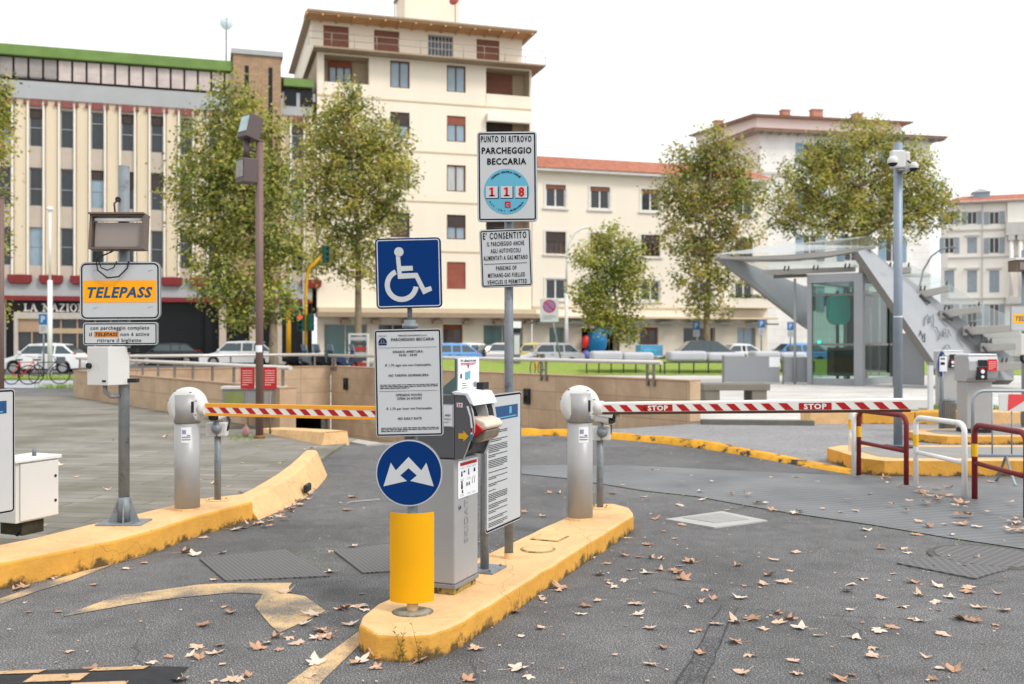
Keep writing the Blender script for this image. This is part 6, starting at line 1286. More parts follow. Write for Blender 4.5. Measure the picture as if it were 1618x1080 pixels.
# front beam with a slight curve, and its return
top = [(1137, 405, 36.4), (1190, 404.5, 36.0), (1250, 402, 35.6), (1310, 397, 35.2), (1358, 391.5, 34.9), (1384, 388, 34.7)]
bot = [(1137, 408, 36.4), (1190, 409, 36.0), (1250, 409, 35.6), (1310, 404, 35.2), (1358, 396, 34.9), (1384, 392, 34.7)]
mb = MB(); n = len(top); vs = [C3(*p) for p in top]+[C3(*p) for p in bot]; vs += [v+Vector((.1, 1.2, .10)) for v in vs[:n]]+[v+Vector((.1, 1.2, .0)) for v in vs[n:2*n]]
for i in range(n-1): mb.add(vs, [(i, i+1, n+i+1, n+i), (2*n+i, 2*n+i+1, 3*n+i+1, 3*n+i), (i, i+1, 2*n+i+1, 2*n+i), (n+i, n+i+1, 3*n+i+1, 3*n+i)], beamg)
mb.add(vs, [(0, n, 3*n, 2*n), (n-1, 2*n-1, 4*n-1, 3*n-1)], beamu); mb.build('front_beam', r)
mb = MB(); g_ = [C3(1127, 401, 36.2), C3(1250, 385, 37.2), C3(1370, 373, 38.6), C3(1412, 398, 35.6), C3(1384, 387.5, 34.6), C3(1250, 399, 35.4)]
slab(mb, [g_[0], g_[1], g_[5]], .02, cglass); slab(mb, [g_[1], g_[2], g_[3], g_[4], g_[5]], .02, cglass); mb.build('roof_glass', r, recalc=False)
# inner cross beam over the lift with the hung glass and its spider fixings
mb = MB(); slab(mb, [C3(1205, 426, 36.4), C3(1352, 421, 35.6), C3(1352, 428, 35.6), C3(1205, 433, 36.4)], .3, beamg); slab(mb, [C3(1222, 434, 36.9), C3(1275, 432, 36.6), C3(1275, 437, 36.6), C3(1222, 439, 36.9)], .25, beamu); mb.build('cross_beam', r)
mb = MB(); slab(mb, [C3(1180, 411, 36.6), C3(1355, 402, 35.7), C3(1355, 424, 35.65), C3(1205, 430, 36.45)], .02, cglass); mb.build('hung_glass', r, recalc=False)
spider = mat('spider_fixing', '#4c4d50', .4, .4, .1, 5)
for px, py, d in ((1242, 424, 35.9), (1288, 423, 35.6), (1338, 420, 35.3), (1409, 418, 34.2)):
    mb = MB(); c = C3(px, py, d)
    for dx in (-.07, .07): mb.tube([c+Vector((dx, 0, -.07)), c+Vector((dx+.03, -.03, .09))], .03, spider, n=6)
    mb.build('spider_fixing', r)
# cantilever beams stepping down to the right, each with a glass pane above
steps = [((1358, 424), (1440, 421), 35.2), ((1449, 460), (1500, 450), 34.4), ((1485, 490), (1551, 483), 34.0), ((1522, 516), (1616, 512), 33.6), ((1550, 542), (1622, 541), 33.2), ((1576, 572), (1640, 572), 32.8)]
for i, ((x0, y0), (x1, y1), d) in enumerate(steps):
    a = C3(x0, y0, d); b = C3(x1, y1, d-.9*(x1-x0)/100); w_ = Vector((.25, .75, 0)); h0, h1 = .30, .20
    mb = MB(); vs = [a, b, b+w_*.6, a+w_, a-Vector((0, 0, h0)), b-Vector((0, 0, h1)), b+w_*.6-Vector((0, 0, h1)), a+w_-Vector((0, 0, h0))]
    mb.add(vs, [(0, 1, 2, 3), (7, 6, 5, 4), (0, 4, 5, 1), (1, 5, 6, 2), (2, 6, 7, 3), (3, 7, 4, 0)], beamg); mb.build('cantilever_beam', r, bevel=.02)
    mb = MB(); c = a.lerp(b, .16)
    for dx in (-.07, .07): mb.tube([c+Vector((dx, 0, 0)), c+Vector((dx+.03, -.02, .16))], .03, spider, n=6)
    mb.tube([b+Vector((-.1, 0, 0)), b+Vector((-.08, 0, .14))], .03, spider, n=6); mb.build('spider_fixing', r)
    if i < len(steps)-1:
        (u0, v0), (u1, v1), e_ = steps[i+1]; a2 = C3(u0, v0, e_); b2 = C3(u1, v1, e_-.9*(u1-u0)/100); up = Vector((0, 0, .16))
        mb = MB(); q = [v+Vector((.2, .78, 0)) for v in (a+up+Vector((-.2, 0, .02)), b+up, b2+up+Vector((0, 0, .02)), a2+up-Vector((.2, 0, 0)))]
        mb.add(q+[v+Vector((0, .02, .02)) for v in q], [(0, 1, 2, 3), (4, 5, 6, 7), (0, 1, 5, 4), (1, 2, 6, 5), (2, 3, 7, 6), (3, 0, 4, 7)], cglass); mb.build('stair_glass', r, recalc=False)
        mb = MB(); mb.tube([a.lerp(a2, .18)+Vector((-.05, -.03, .0)), a.lerp(a2, .62)+Vector((-.05, -.03, .0))], .05, spider, n=6); mb.build('stringer_slot', r)
# graffiti scrawled on the right stringer
scr = mat('graffiti_ink', '#6f7480', .7); dk = mat('graffiti_dark', '#4a4d55', .7); mb = MB()
def scrawl(pts, m, rr=.018):
    a0, a1, a2 = C3(1372, 392, 34.9), C3(1602, 566, 33.6), C3(1477, 573, 32.6); n_ = (a1-a0).cross(a2-a0).normalized()
    if n_.y > 0: n_ = -n_
    o_ = Vector((0, 0, EYE))-b0; out = []
    for px, py in pts:
        dv = Vector(((px-CX)/FPX, 1, -(py-CY)/FPX)); k = (a0-o_).dot(n_)/dv.dot(n_); out.append(o_+dv*k+n_*.012)
    mb.tube(out, rr, m, n=5)
scrawl([(1460, 514), (1461, 503), (1465, 497), (1468, 503), (1468, 510), (1470, 500), (1474, 497), (1475, 507), (1474, 516), (1480, 518), (1484, 528), (1483, 537)], scr)
scrawl([(1489, 524), (1490, 532), (1490, 520), (1494, 520), (1494, 526), (1490, 526)], scr); scrawl([(1497, 532), (1498, 521), (1502, 531)], scr); scrawl([(1491, 552), (1493, 546), (1498, 545), (1501, 551)], scr)
scrawl([(1452, 531), (1454, 522), (1458, 534)], dk); scrawl([(1456, 536), (1461, 526), (1461, 540), (1457, 538)], dk)
mb.build('graffiti', r, recalc=False)
# lift shaft
r = thing('lift', 'glass lift shaft with steel frame and teal motor inside the canopy', 'lift', (11.2, 36.0, 0)); b0 = r.location.copy()
liftA = G(1282, 608); liftB = G(1358, 611.5); liftC = Vector(((1411-CX)/FPX*37.6, 37.6, 0))
liftA = Vector(((1280-CX)/FPX*35.9, 35.9, 0)); liftB = Vector(((1358-CX)/FPX*34.9, 34.9, 0)); liftD = liftA+(liftC-liftB)
A, B, C2, D2 = [v-b0 for v in (liftA, liftB, liftC, liftD)]; zT = 3.95; zB = .25
def postat(p, w_, z0, z1, m, name='steel_post'):
    mb = MB(Matrix.Translation(p) @ Matrix.Rotation(atan2((B-A).y, (B-A).x), 4, 'Z')); mb.box(-w_/2, w_/2, -w_/2, w_/2, z0, z1, m); return mb.build(name, r)
for p in (A, B, C2, D2): postat(p, .30 if p is B else .16, 0, zT, plateg)
def wallpl(p, q, z0, z1, m, th, name, off=0.):
    d_ = (q-p).normalized(); n_ = Vector((d_.y, -d_.x, 0)); mb = MB(); vs = [p+n_*off+Vector((0, 0, z0)), q+n_*off+Vector((0, 0, z0)), q+n_*off+Vector((0, 0, z1)), p+n_*off+Vector((0, 0, z1))]
    mb.add(vs+[v-n_*th for v in vs], [(0, 1, 2, 3), (7, 6, 5, 4), (0, 4, 5, 1), (1, 5, 6, 2), (2, 6, 7, 3), (3, 7, 4, 0)], m); return mb.build(name, r)
for p, q in ((A, B), (B, C2)):
    wallpl(p, q, zB, zT-.28, lglass, .02, 'glass_wall'); wallpl(p, q, 0, zB, plateg, .1, 'base_panel', .02); wallpl(p, q, 1.42, 1.50, beamu, .05, 'glazing_bar', .01); wallpl(p, q, zT-.75, zT-.70, beamu, .05, 'glazing_bar', .01)
for p, q in ((A, D2), (D2, C2)): wallpl(p, q, zB, zT-.28, lglass, .02, 'glass_wall')
for p, q in ((A, B), (B, C2), (C2, D2), (D2, A)): wallpl(p, q, zT-.28, zT+.02, plateg, .3, 'head_frame', .12)
inner = mat('lift_inner', '#2b3333', .5, .2, .3, 1.5); teal = mat('lift_teal', '#0aa398', .4, 0, .08, 3)
cen = (A+B+C2+D2)/4
mb = MB(); dAB = (B-A).normalized(); 
for k in (-.55, -.15, .5): c = cen+dAB*k; mb.tube([c, c+Vector((0, 0, zT-.5))], .06, inner, n=6)
mb.box(cen.x-.9, cen.x+.9, cen.y+.3, cen.y+.5, 2.9, zT-.6, inner); mb.box(cen.x-.75, cen.x+.2, cen.y-.2, cen.y+.6, .3, 1.35, inner); mb.build('lift_frame', r)
wallpl(D2.lerp(A, .08)+Vector((.15, -.2, 0)), C2.lerp(B, .08)+Vector((-.1, -.2, 0)), .4, zT-.5, mat('lift_back_panel', '#303a39', .5, .1, .35, 1.1, streak=True), .03, 'back_panel')
for k in (.2, .42, .7, .88): q_ = D2.lerp(C2, k)-(D2-A)*.25; mb = MB(); mb.tube([q_+Vector((0, 0, .3)), q_+Vector((0, 0, zT-.5))], .045, beamg, n=6); mb.build('guide_rail', r)
mb = MB(); c = A.lerp(B, .53)+Vector((.25, .5, 0)); sec = rrect(.75, 1.1, .3, 6, 0, 2.72); mb.M = Matrix.Translation(c); mb.prism_xz(sec, -.2, .25, teal); mb.build('motor_drum', r, bevel=.05)
mb = MB(); c = A.lerp(B, .16)+Vector((.02, -.08, 0)); mb.M = Matrix.Translation(c); mb.cyl((0, -.03, 1.55), (0, 0, 1.55), .07, mat('lift_indicator', '#39d0c2', .4, emit=.6), n=14); mb.build('indicator_lamp', r)
mb = MB(); mb.tube([C3(1256, 606, 34.4)*0+(P(1256, 604, 36.0)-b0)*Vector((1, 1, 0)).x if False else (Vector(((1256-CX)/FPX*36.2, 36.2, 0))-b0), Vector(((1256-CX)/FPX*36.2, 36.2, 3.85))-b0], .05, plateg, n=8); mb.build('steel_post', r)
# grey panel screens left of the lift
def screen(px0, px1, d0, d1, label, h=1.0, paper=False):
    p = Vector(((px0-CX)/FPX*d0, d0, 0)); q = Vector(((px1-CX)/FPX*d1, d1, 0)); a = atan2(q.y-p.y, q.x-p.x); L_ = (q-p).length
    r = thing('panel_screen', label, 'screen', p, a, 'grey screens beside the lift'); pg = mat('screen_grey', '#8d9094', .55, .1, .05, 1)
    mb = MB(); mb.box(.07, L_-.05, -.02, .02, .08, h, pg); mb.build('panel', r); mb = MB(); mb.box(0, .06, -.05, .05, 0, h+.03, beamu); mb.build('post', r)
    if paper: mb = MB(); mb.quad((L_*.80, -.024, h*.62), (L_*.98, -.024, h*.62), (L_*.98, -.024, h*.98), (L_*.80, -.024, h*.98), st_); mb.build('pinned_sheet', r, recalc=False)
screen(1141, 1234, 36.6, 36.4, 'wide grey panel screen with a white sheet pinned to it', 1.03, True); screen(1236, 1281, 36.4, 36.2, 'narrow grey panel screen touching the lift', 1.0)
screen(1412, 1462, 34.6, 33.6, 'grey panel screen between the lift and the sloping stringer', 1.85)
mb = MB(); mb.lathe([(.01, -.07), (.045, -.065), (.06, 0), (.048, .06), (.015, .10), (.02, .125)], (0, 0, .075), (0.1, 0, 1), mat('bag_pink', '#b98a86', .7, 0, .3, 6), n=14); tag(mb.build('rubbish_bag', loc=(-4.28, 16.0, .03)), 'small pinkish rubbish bag on the paving by the brown pole', 'bag')
mb = MB(); mb.cyl((0, 0, 0), (0, 0, 4.4), .065, brown, n=14); mb.cyl((0, 0, 4.4), (0, 0, 4.43), .07, brown, n=14); tag(mb.build('brown_post', loc=(-10.27, 20, .03)), 'plain brown post at the left edge of the stone pavement', 'post')
# low stone bench
r = thing('stone_bench', 'long low stone bench beside the end of the tan wall', 'bench', G(1166, 640), .02); b0 = r.location.copy(); s = b0.y/FPX
bst = mat('bench_stone', '#777269', .85, 0, .15, 2, .3, 30, dirt='#5d5a49', dthr=.55, dscale=2, dsoft=.2)
mb = MB(); mb.box(-.85, .80, 0, .9, .36, .52, bst); mb.build('seat', r, bevel=.015)
for x in (-.8, .36): mb = MB(); mb.box(x, x+.36, .03, .85, 0, .36, bst); mb.build('leg', r)

# ================================================================== RIGHT HAND MACHINES AND SIGNS
def kiosk(base, label, h, w_=.44, dpt=.36, yaw=0.):
    r = thing('ticket_machine', label, 'ticket machine', base, yaw, 'grey ticket machines on the right')
    mb = MB(); mb.box(-w_/2+.02, w_/2-.02, 0, dpt, .06, h-.40, silver); mb.build('column', r, bevel=.015)
    mb = MB(); mb.box(-w_/2+.015, w_/2-.015, -.005, dpt+.005, 0, .06, darkplastic); mb.build('plinth', r)
    pf = [(-.02, h-.40), (-.10, h-.34), (-.14, h-.22), (-.13, h-.08), (-.09, h), (dpt+.02, h), (dpt+.02, h-.40)]
    mb = MB(); vs = [(x, y, z) for x in (-w_/2-.01, w_/2+.01) for y, z in pf]; n = len(pf); mb.add(vs, [tuple(range(n)), tuple(range(2*n-1, n-1, -1))]+[(i, (i+1) % n, n+(i+1) % n, n+i) for i in range(n)], mat('kiosk_head', '#a5a6a9', .45, .15, .05, 3)); mb.build('head', r, bevel=.008)
    mb = MB(); mb.box(-w_/2, w_/2, -.10, dpt, h+.003, h+.03, capw); mb.build('cap', r, bevel=.008)
    mb = MB(); mb.box(-.09, .045, -.15, -.13, h-.16, h-.06, darkplastic); mb.box(-.11, .045, -.152, -.10, h-.37, h-.17, darkplastic); mb.cyl((-.03, -.17, h-.24), (-.03, -.15, h-.24), .03, st_, n=12); mb.cyl((-.03, -.17, h-.32), (-.03, -.15, h-.32), .022, st_, n=12); mb.box(-.07, .0, -.158, -.152, h-.215, h-.19, red); mb.build('control_panel', r)
    mb = MB(); mb.box(.055, .195, -.150, -.139, h-.23, h-.05, mat('red_notice_bright', '#d2252c', .5)); small_print(mb, .07, .18, h-.21, h-.075, 5, pinkp, -.152, random.Random(4), .6, .5); mb.build('red_label', r, recalc=False)
    return r
kb = G(1548, 684, .135); kiosk((kb.x, kb.y, .135), 'front grey ticket machine on the small yellow edged island', 1.20, .44)
kb = G(1515, 648, .02); kiosk((kb.x, kb.y+.4, 0), 'farther grey ticket machine standing behind the long yellow kerb', 1.33, .46)
r = thing('sign_post', 'post with a round blue sign and a taped white sheet above a grey bin', 'sign post', G(1488, 684)); b0 = r.location.copy(); s = b0.y/FPX
mb = MB(); mb.cyl((0, 0, 0), (0, 0, lz(560)), .035, galv, n=14); mb.build('pole', r)
mb = MB(); mb.M = Matrix.Translation((lx(1486), -.05, lz(575))) @ Matrix.Rotation(radians(50), 4, 'Z'); mb.cyl((0, 0, 0), (0, .02, 0), .235, rimgrey, n=32); disc(mb, .215, signblue, -.002, n=32); mb.build('blue_disc', r, recalc=False)
mb = MB(); mb.M = Matrix.Translation((lx(1484), -.09, lz(574))); mb.prism_xz([(-.075, -.13), (.07, -.13), (.07, .12), (-.075, .12)], -.06, -.055, st_)
for z in (.07, .0, -.02): mb.add([(-.04, -.062, z), (.03, -.062, z), (.03, -.062, z+.025), (-.04, -.062, z+.025)], [(0, 1, 2, 3)], black)
mb.build('taped_sheet', r, recalc=False)
r = thing('litter_bin', 'slatted grey metal bin at the foot of the round blue sign', 'bin', G(1489, 682)+Vector((0, -.20, 0)))
mb = MB(); mb.cyl((0, 0, .03), (0, 0, .56), .125, mat('bin_grey', '#8b8a88', .5, .3, .1, 5), n=24)
for i in range(24): a = 2*pi*i/24; mb.box(.128*cos(a)-.008, .128*cos(a)+.008, .128*sin(a)-.008, .128*sin(a)+.008, .05, .52, postm)
mb.build('bin_body', r); mb = MB(); mb.lathe([(.135, .54), (.14, .57), (.13, .585), (.11, .57)], (0, 0, 0), (0, 0, 1), galv, n=24); mb.build('rim', r)
mb = MB(); mb.box(-.05, .05, -.05, .05, 0, 1.05, mat('meter_grey', '#c3c6c8', .5, .1, .05, 3)); mb.box(-.06, .06, -.06, .06, 1.053, 1.10, galv); c_ = G(1470, 652); tag(mb.build('service_post', loc=c_, bevel=.01), 'slim pale grey service post beside the foot of the stringer', 'post')
# second toll pole at the right edge
c_ = Vector(((1621-CX)/FPX*18.1, 18.1, 0)); r = thing('sign_pole', 'second toll pole with lamp box at the right edge of view', 'sign pole', c_); b0 = c_.copy(); s = 18.1/FPX
mb = MB(); mb.cyl((0, 0, 0), (0, 0, lz(395)), .075, mat('pole_blue_grey', '#8a95a3'), n=16); mb.build('pole', r)
def tele3(mb):
    mb.add([(x, -.003, z) for x, z in ((-.27, -.09), (.27, -.09), (.27, .08), (-.27, .08))], [(0, 1, 2, 3)], mat('sign_amber', '#f5b21c', .5)); write(mb, 'TELEPASS', 0, -.045, .085, mat('toll_navy', '#1d4a6e'), -.0042, .46, .035, .25)
plate_sign(r, 'toll_sign', .63, .45, lx(1620), lz(503), -.10, 0, .03, signwhite, rimgrey, rimgrey, .01, .006, tele3)
mb = MB(); mb.box(lx(1597), lx(1640), -.22, .1, lz(429), lz(412), brz); mb.box(lx(1594), lx(1643), -.26, .12, lz(411.8), lz(408), white); mb.build('lamp_box', r); mb = MB(); mb.box(lx(1601), lx(1636), -.235, -.223, lz(427), lz(415), diff); mb.build('lamp_diffuser', r)
mb = MB(); mb.box(lx(1601), lx(1617), -.28, -.08, lz(560), lz(527), cabwhite); mb.build('wall_cabinet', r, bevel=.01); mb = MB(); mb.tube([(lx(1606), -.18, lz(561)), (lx(1606), -.18, lz(568)), (lx(1612), -.1, lz(571)), (lx(1620), -.08, lz(571))], .03, darkplastic, n=8); mb.build('conduit', r)
# crowd barrier with red and white board
r = thing('crowd_barrier', 'grey tubular crowd barrier carrying a red and white board', 'crowd barrier', G(1537, 764)*1.0); c_ = P(1537, 716, 10.8); r.location = (c_.x, 10.8, 0)
gtube = mat('crowd_barrier_grey', '#98a1a6', .45, .4, .08, 6); L_ = 1.9; h = 1.02
pts = [(0, 0, .30), (0, 0, h-.12)]+[(.12-.12*cos(t), 0, h-.12+.12*sin(t)) for t in (.4, .8, 1.2, 1.57)]+[(L_-.12, 0, h), (L_-.03, 0, h-.03), (L_, 0, h-.12), (L_, 0, .30)]
mb = MB(); mb.tube(pts, .018, gtube, n=10); mb.tube([(0, 0, .32), (L_, 0, .32)], .016, gtube, n=8); mb.build('frame', r)
mb = MB(); 
for k in range(1, 9): x = L_*k/9; mb.tube([(x, 0, .32), (x, 0, h-.03)], .008, gtube, n=6)
mb.build('bars', r)
for x in (.36, L_-.36): mb = MB(); mb.tube([(x, -.22, .012), (x, -.18, .05), (x, 0, .31), (x, .18, .05), (x, .22, .012)], .016, gtube, n=8); mb.build('foot', r)
mb = MB(); mb.prism_xz([(.27, .80), (1.2, .80), (1.2, .985), (.27, .985)], -.035, -.022, cabwhite)
for k in range(3): x = .36+k*.42; mb.add([(x, -.037, .80), (x+.01, -.037, .985), (x+.30, -.037, .985)], [(0, 1, 2)], mat('board_red', '#dd4a4d', .5, 0, .05, 5))
mb.build('striped_board', r, recalc=False)
# ================================================================== PARK AND STREET FURNITURE
frost = mat('frosted_panel', '#b4b6ba', .5, 0, .05, 1.5); dleg = mat('dark_rail_leg', '#3b3f38', .6, .2, .1, 4)
def skylight(px0, px1, d, label, n):
    p = Vector(((px0-CX)/FPX*d, d, .1)); L_ = (px1-px0)/FPX*d
    r = thing('skylight', label, 'skylight', p, .03, 'raised skylights on the lawn')
    mb = MB(); mb.box(0, L_/2-.01, 0, 1.3, .52, 1.02, frost); mb.box(L_/2+.01, L_, .1, 1.3, .50, .96, frost); mb.build('cover', r, bevel=.16, seg=4)
    mb = MB(); mb.box(-.3, L_+.3, -.12, -.04, .46, .52, dleg); mb.build('rail', r)
    for k in range(n): mb = MB(); x = -.25+(L_+.5)*k/(n-1); mb.box(x-.03, x+.03, -.11, -.05, -.05, .46, dleg); mb.build('leg', r)
skylight(935, 1035, 47.2, 'pale rounded skylight on dark legs in the lawn, left of the other', 7); skylight(1058, 1180, 47.0, 'pale rounded skylight on dark legs nearest the grey screens', 7); skylight(1192, 1278, 47.5, 'pale skylight partly hidden behind the lift', 5)
def thin_post(px, py, d, top, m, name, label, cat, rr=.04):
    p = Vector(((px-CX)/FPX*d, d, 0)); r = thing(name, label, cat, p); zt = EYE+(CY-top)/FPX*d
    return r, zt, d/FPX
whitepole = mat('white_pole', '#e3e4e4', .5, .1, .04, 2)
r, zt, s = thin_post(79, 0, 46, 330, whitepole, 'street_lamp', 'slim white street lamp in front of the newspaper office', 'street lamp')
mb = MB(); mb.cyl((0, 0, 0), (0, 0, 4.4), .11, whitepole, n=12); mb.cyl((0, 0, 4.4), (0, 0, zt), .055, whitepole, n=12); mb.build('pole', r); mb = MB(); mb.lathe([(.02, .12), (.14, .08), (.17, -.02), (.05, -.12)], (0, 0, zt), (0, 0, 1), whitepole, n=16); mb.build('lamp_head', r)
r, zt, s = thin_post(895, 0, 60, 385, whitepole, 'street_lamp', 'white street lamp with a curved arm before the cream building', 'street lamp')
mb = MB(); mb.cyl((0, 0, 0), (0, 0, 4.5), .12, whitepole, n=12, r1=.10); mb.tube([(0, 0, 4.5), (.02, 0, zt-1), (.15, 0, zt), (.5, 0, zt+.65), (.95, 0, zt+.95), (1.2, 0, zt+.98)], .06, whitepole, n=8); mb.build('pole', r); mb = MB(); mb.box(1.1, 1.5, -.1, .1, zt+.93, zt+1.03, whitepole); mb.build('lamp_head', r, bevel=.03)
r, zt, s = thin_post(1452, 0, 70, 405, galv, 'street_lamp', 'thin curved street lamp behind the canopy glass', 'street lamp')
mb = MB(); mb.tube([(0, 0, 0), (0, 0, 5.2), (.3, 0, 6.6), (.9, 0, 7.6), (1.6, 0, 8.1), (2.2, 0, 8.2)], .07, galv, n=8); mb.build('pole', r); mb = MB(); mb.box(2.0, 2.6, -.12, .12, 8.12, 8.25, galv); mb.build('lamp_head', r, bevel=.03)
def psign(px, d, base_py, cy, kind, label, lean=0.):
    p = Vector(((px-CX)/FPX*d, d, 0)); r = thing('road_sign', label, 'road sign', p); s_ = d/FPX; z = EYE+(CY-cy)*s_
    mb = MB(); mb.tube([(lean, 0, 0), (0, 0, z+.25)], .045, galv, n=8); mb.build('pole', r)
    mb = MB(Matrix.Translation((0, -.06, z)))
    if kind == 'P':
        mb.prism_xz(rrect(.42, .5, .04), 0, .02, rimgrey); mb.add([(x, -.002, q) for x, q in rrect(.40, .48, .04)], [tuple(range(24))], mat('parking_blue', '#1d6cb0', .5)); write(mb, 'P', 0, -.14, .30, signwhite, -.004, .20, .04); mb.prism_xz(rrect(.38, .40, .03, 5, 0, -.47), 0, .02, signwhite); small_print(mb, -.13, .13, -.6, -.33, 4, rimgrey, -.002, random.Random(2), .7)
    else:
        mb.prism_xz(rrect(1.0, 1.25, .06), 0, .02, signwhite); disc(mb, .36, red, -.003, 0, .22, 28); disc(mb, .29, mat('parking_violet', '#7c6f9c', .5), -.0045, 0, .22, 28); mb.add([(x, -.006, z_+.22) for x, z_ in ((-.23, .17), (-.17, .23), (.23, -.17), (.17, -.23))], [(0, 1, 2, 3)], red); small_print(mb, -.35, .35, -.5, -.25, 3, rimgrey, -.003, random.Random(8), .7)
    mb.build('sign_plate', r, recalc=False)
    return r
psign(69, 48, 580, 504, 'P', 'blue parking sign with a small white panel by the newspaper office'); psign(868, 54, 588, 490, 'N', 'leaning no parking sign on a white panel', .75)
for px, cy, lab in ((1100, 514, 'small blue parking sign between the plane trees'), (1203, 511, 'small blue parking sign left of the two by the corner house'), (1249, 515, 'small parking sign nearest the lift')): psign(px, 60, 575, cy, 'P', lab)
# traffic lights
tly = mat('signal_yellow_pole', '#d9a217', .5, 0, .08, 2); tlg = mat('signal_green_case', '#1c5a50', .5, 0, .1, 3); lampr = mat('signal_red_lamp', '#ff2a18', .4, 0, 0, 1, emit=2.5); lampo = mat('signal_dark_lamp', '#23201d', .4)
def sig_head(r, x, y, z, h=.95, lit=False, yaw=0.):
    mb = MB(Matrix.Translation((x, y, z)) @ Matrix.Rotation(yaw, 4, 'Z')); mb.box(-.17, .17, -.14, .14, -h/2, h/2, tlg); f = mb.build('signal_head', r, bevel=.03)
    for k, zz_ in enumerate((.30, 0, -.30)):
        mb = MB(Matrix.Translation((x, y, z)) @ Matrix.Rotation(yaw, 4, 'Z')); mb.cyl((0, -.16, zz_), (0, -.142, zz_), .105, lampr if lit and k == 0 else lampo, n=14); mb.box(-.13, .13, -.30, -.145, zz_+.11, zz_+.125, tlg); mb.build('lamp', f)
p = Vector(((486-CX)/FPX*56, 56, 0)); r = thing('traffic_light', 'yellow traffic light mast with an overhanging arm and green heads', 'traffic light', p); zt = EYE+(CY-430)/FPX*56
mb = MB(); mb.tube([(-.10, 0, 0), (-.10, 0, zt-1.2), (-.05, 0, zt-.3), (.12, 0, zt+.25), (.9, 0, zt+1.0)], .09, tly, n=10); mb.build('mast', r)
sig_head(r, 1.05, -.1, zt+1.0, .95, False, .9); sig_head(r, .18, -.05, 2.65, .95, False, 1.2); sig_head(r, -.36, -.1, 2.65, .95, True, 0)
p = Vector(((456-CX)/FPX*57, 57, 0)); r = thing('traffic_light', 'shorter yellow traffic light post with two green heads', 'traffic light', p)
mb = MB(); mb.cyl((0, 0, 0), (0, 0, 3.6), .13, tly, n=12); mb.build('mast', r); sig_head(r, -.32, 0, 3.6, .95, False, -.9); sig_head(r, .40, 0, 3.45, .95, False, 1.3)
p = Vector(((480-CX)/FPX*62, 62, 0)); r = thing('flag_pole', 'plain white pole behind the traffic light mast', 'pole', p); mb = MB(); mb.cyl((0, 0, 0), (0, 0, 6.5), .07, whitepole, n=10); mb.build('pole', r)
# parking meter and display rack
p = Vector(((816-CX)/FPX*52, 52, .0)); r = thing('parking_meter', 'tall grey parking meter with a white head on the lawn edge', 'parking meter', p); mb = MB(); mb.box(-.28, .20, -.2, .2, 0, 2.0, mat('meter_dark', '#6b6b69', .5, .1, .1, 2)); mb.box(-.12, .16, -.22, -.205, .9, 1.9, mat('meter_grey', '#c3c6c8')); mb.build('meter_body', r, bevel=.03); mb = MB(); mb.box(-.25, .25, -.15, .15, 2.28, 2.62, st_); mb.box(-.18, .18, -.1, .1, 2.0, 2.28, darkplastic); mb.build('meter_head', r)
p = Vector(((567-CX)/FPX*58, 58, 0)); r = thing('display_rack', 'white upright rack with red and dark boxes by the tree trunk', 'rack', p)
mb = MB(); mb.box(-.58, -.48, -.15, .15, 0, 1.95, white); mb.box(.48, .58, -.15, .15, 0, 1.95, white); mb.box(-.58, .58, -.15, .15, 1.95, 2.05, white); mb.build('frame', r)
for k in range(6): mb = MB(); z = .15+k*.30; mb.box(-.46, .46, -.12, .12, z, z+.20, (mat('rack_red', '#b23a3e', .5), mat('rack_dark', '#4c4f55', .5), mat('rack_grey', '#b9bcc0', .5))[k % 3]); mb.build('box', r)
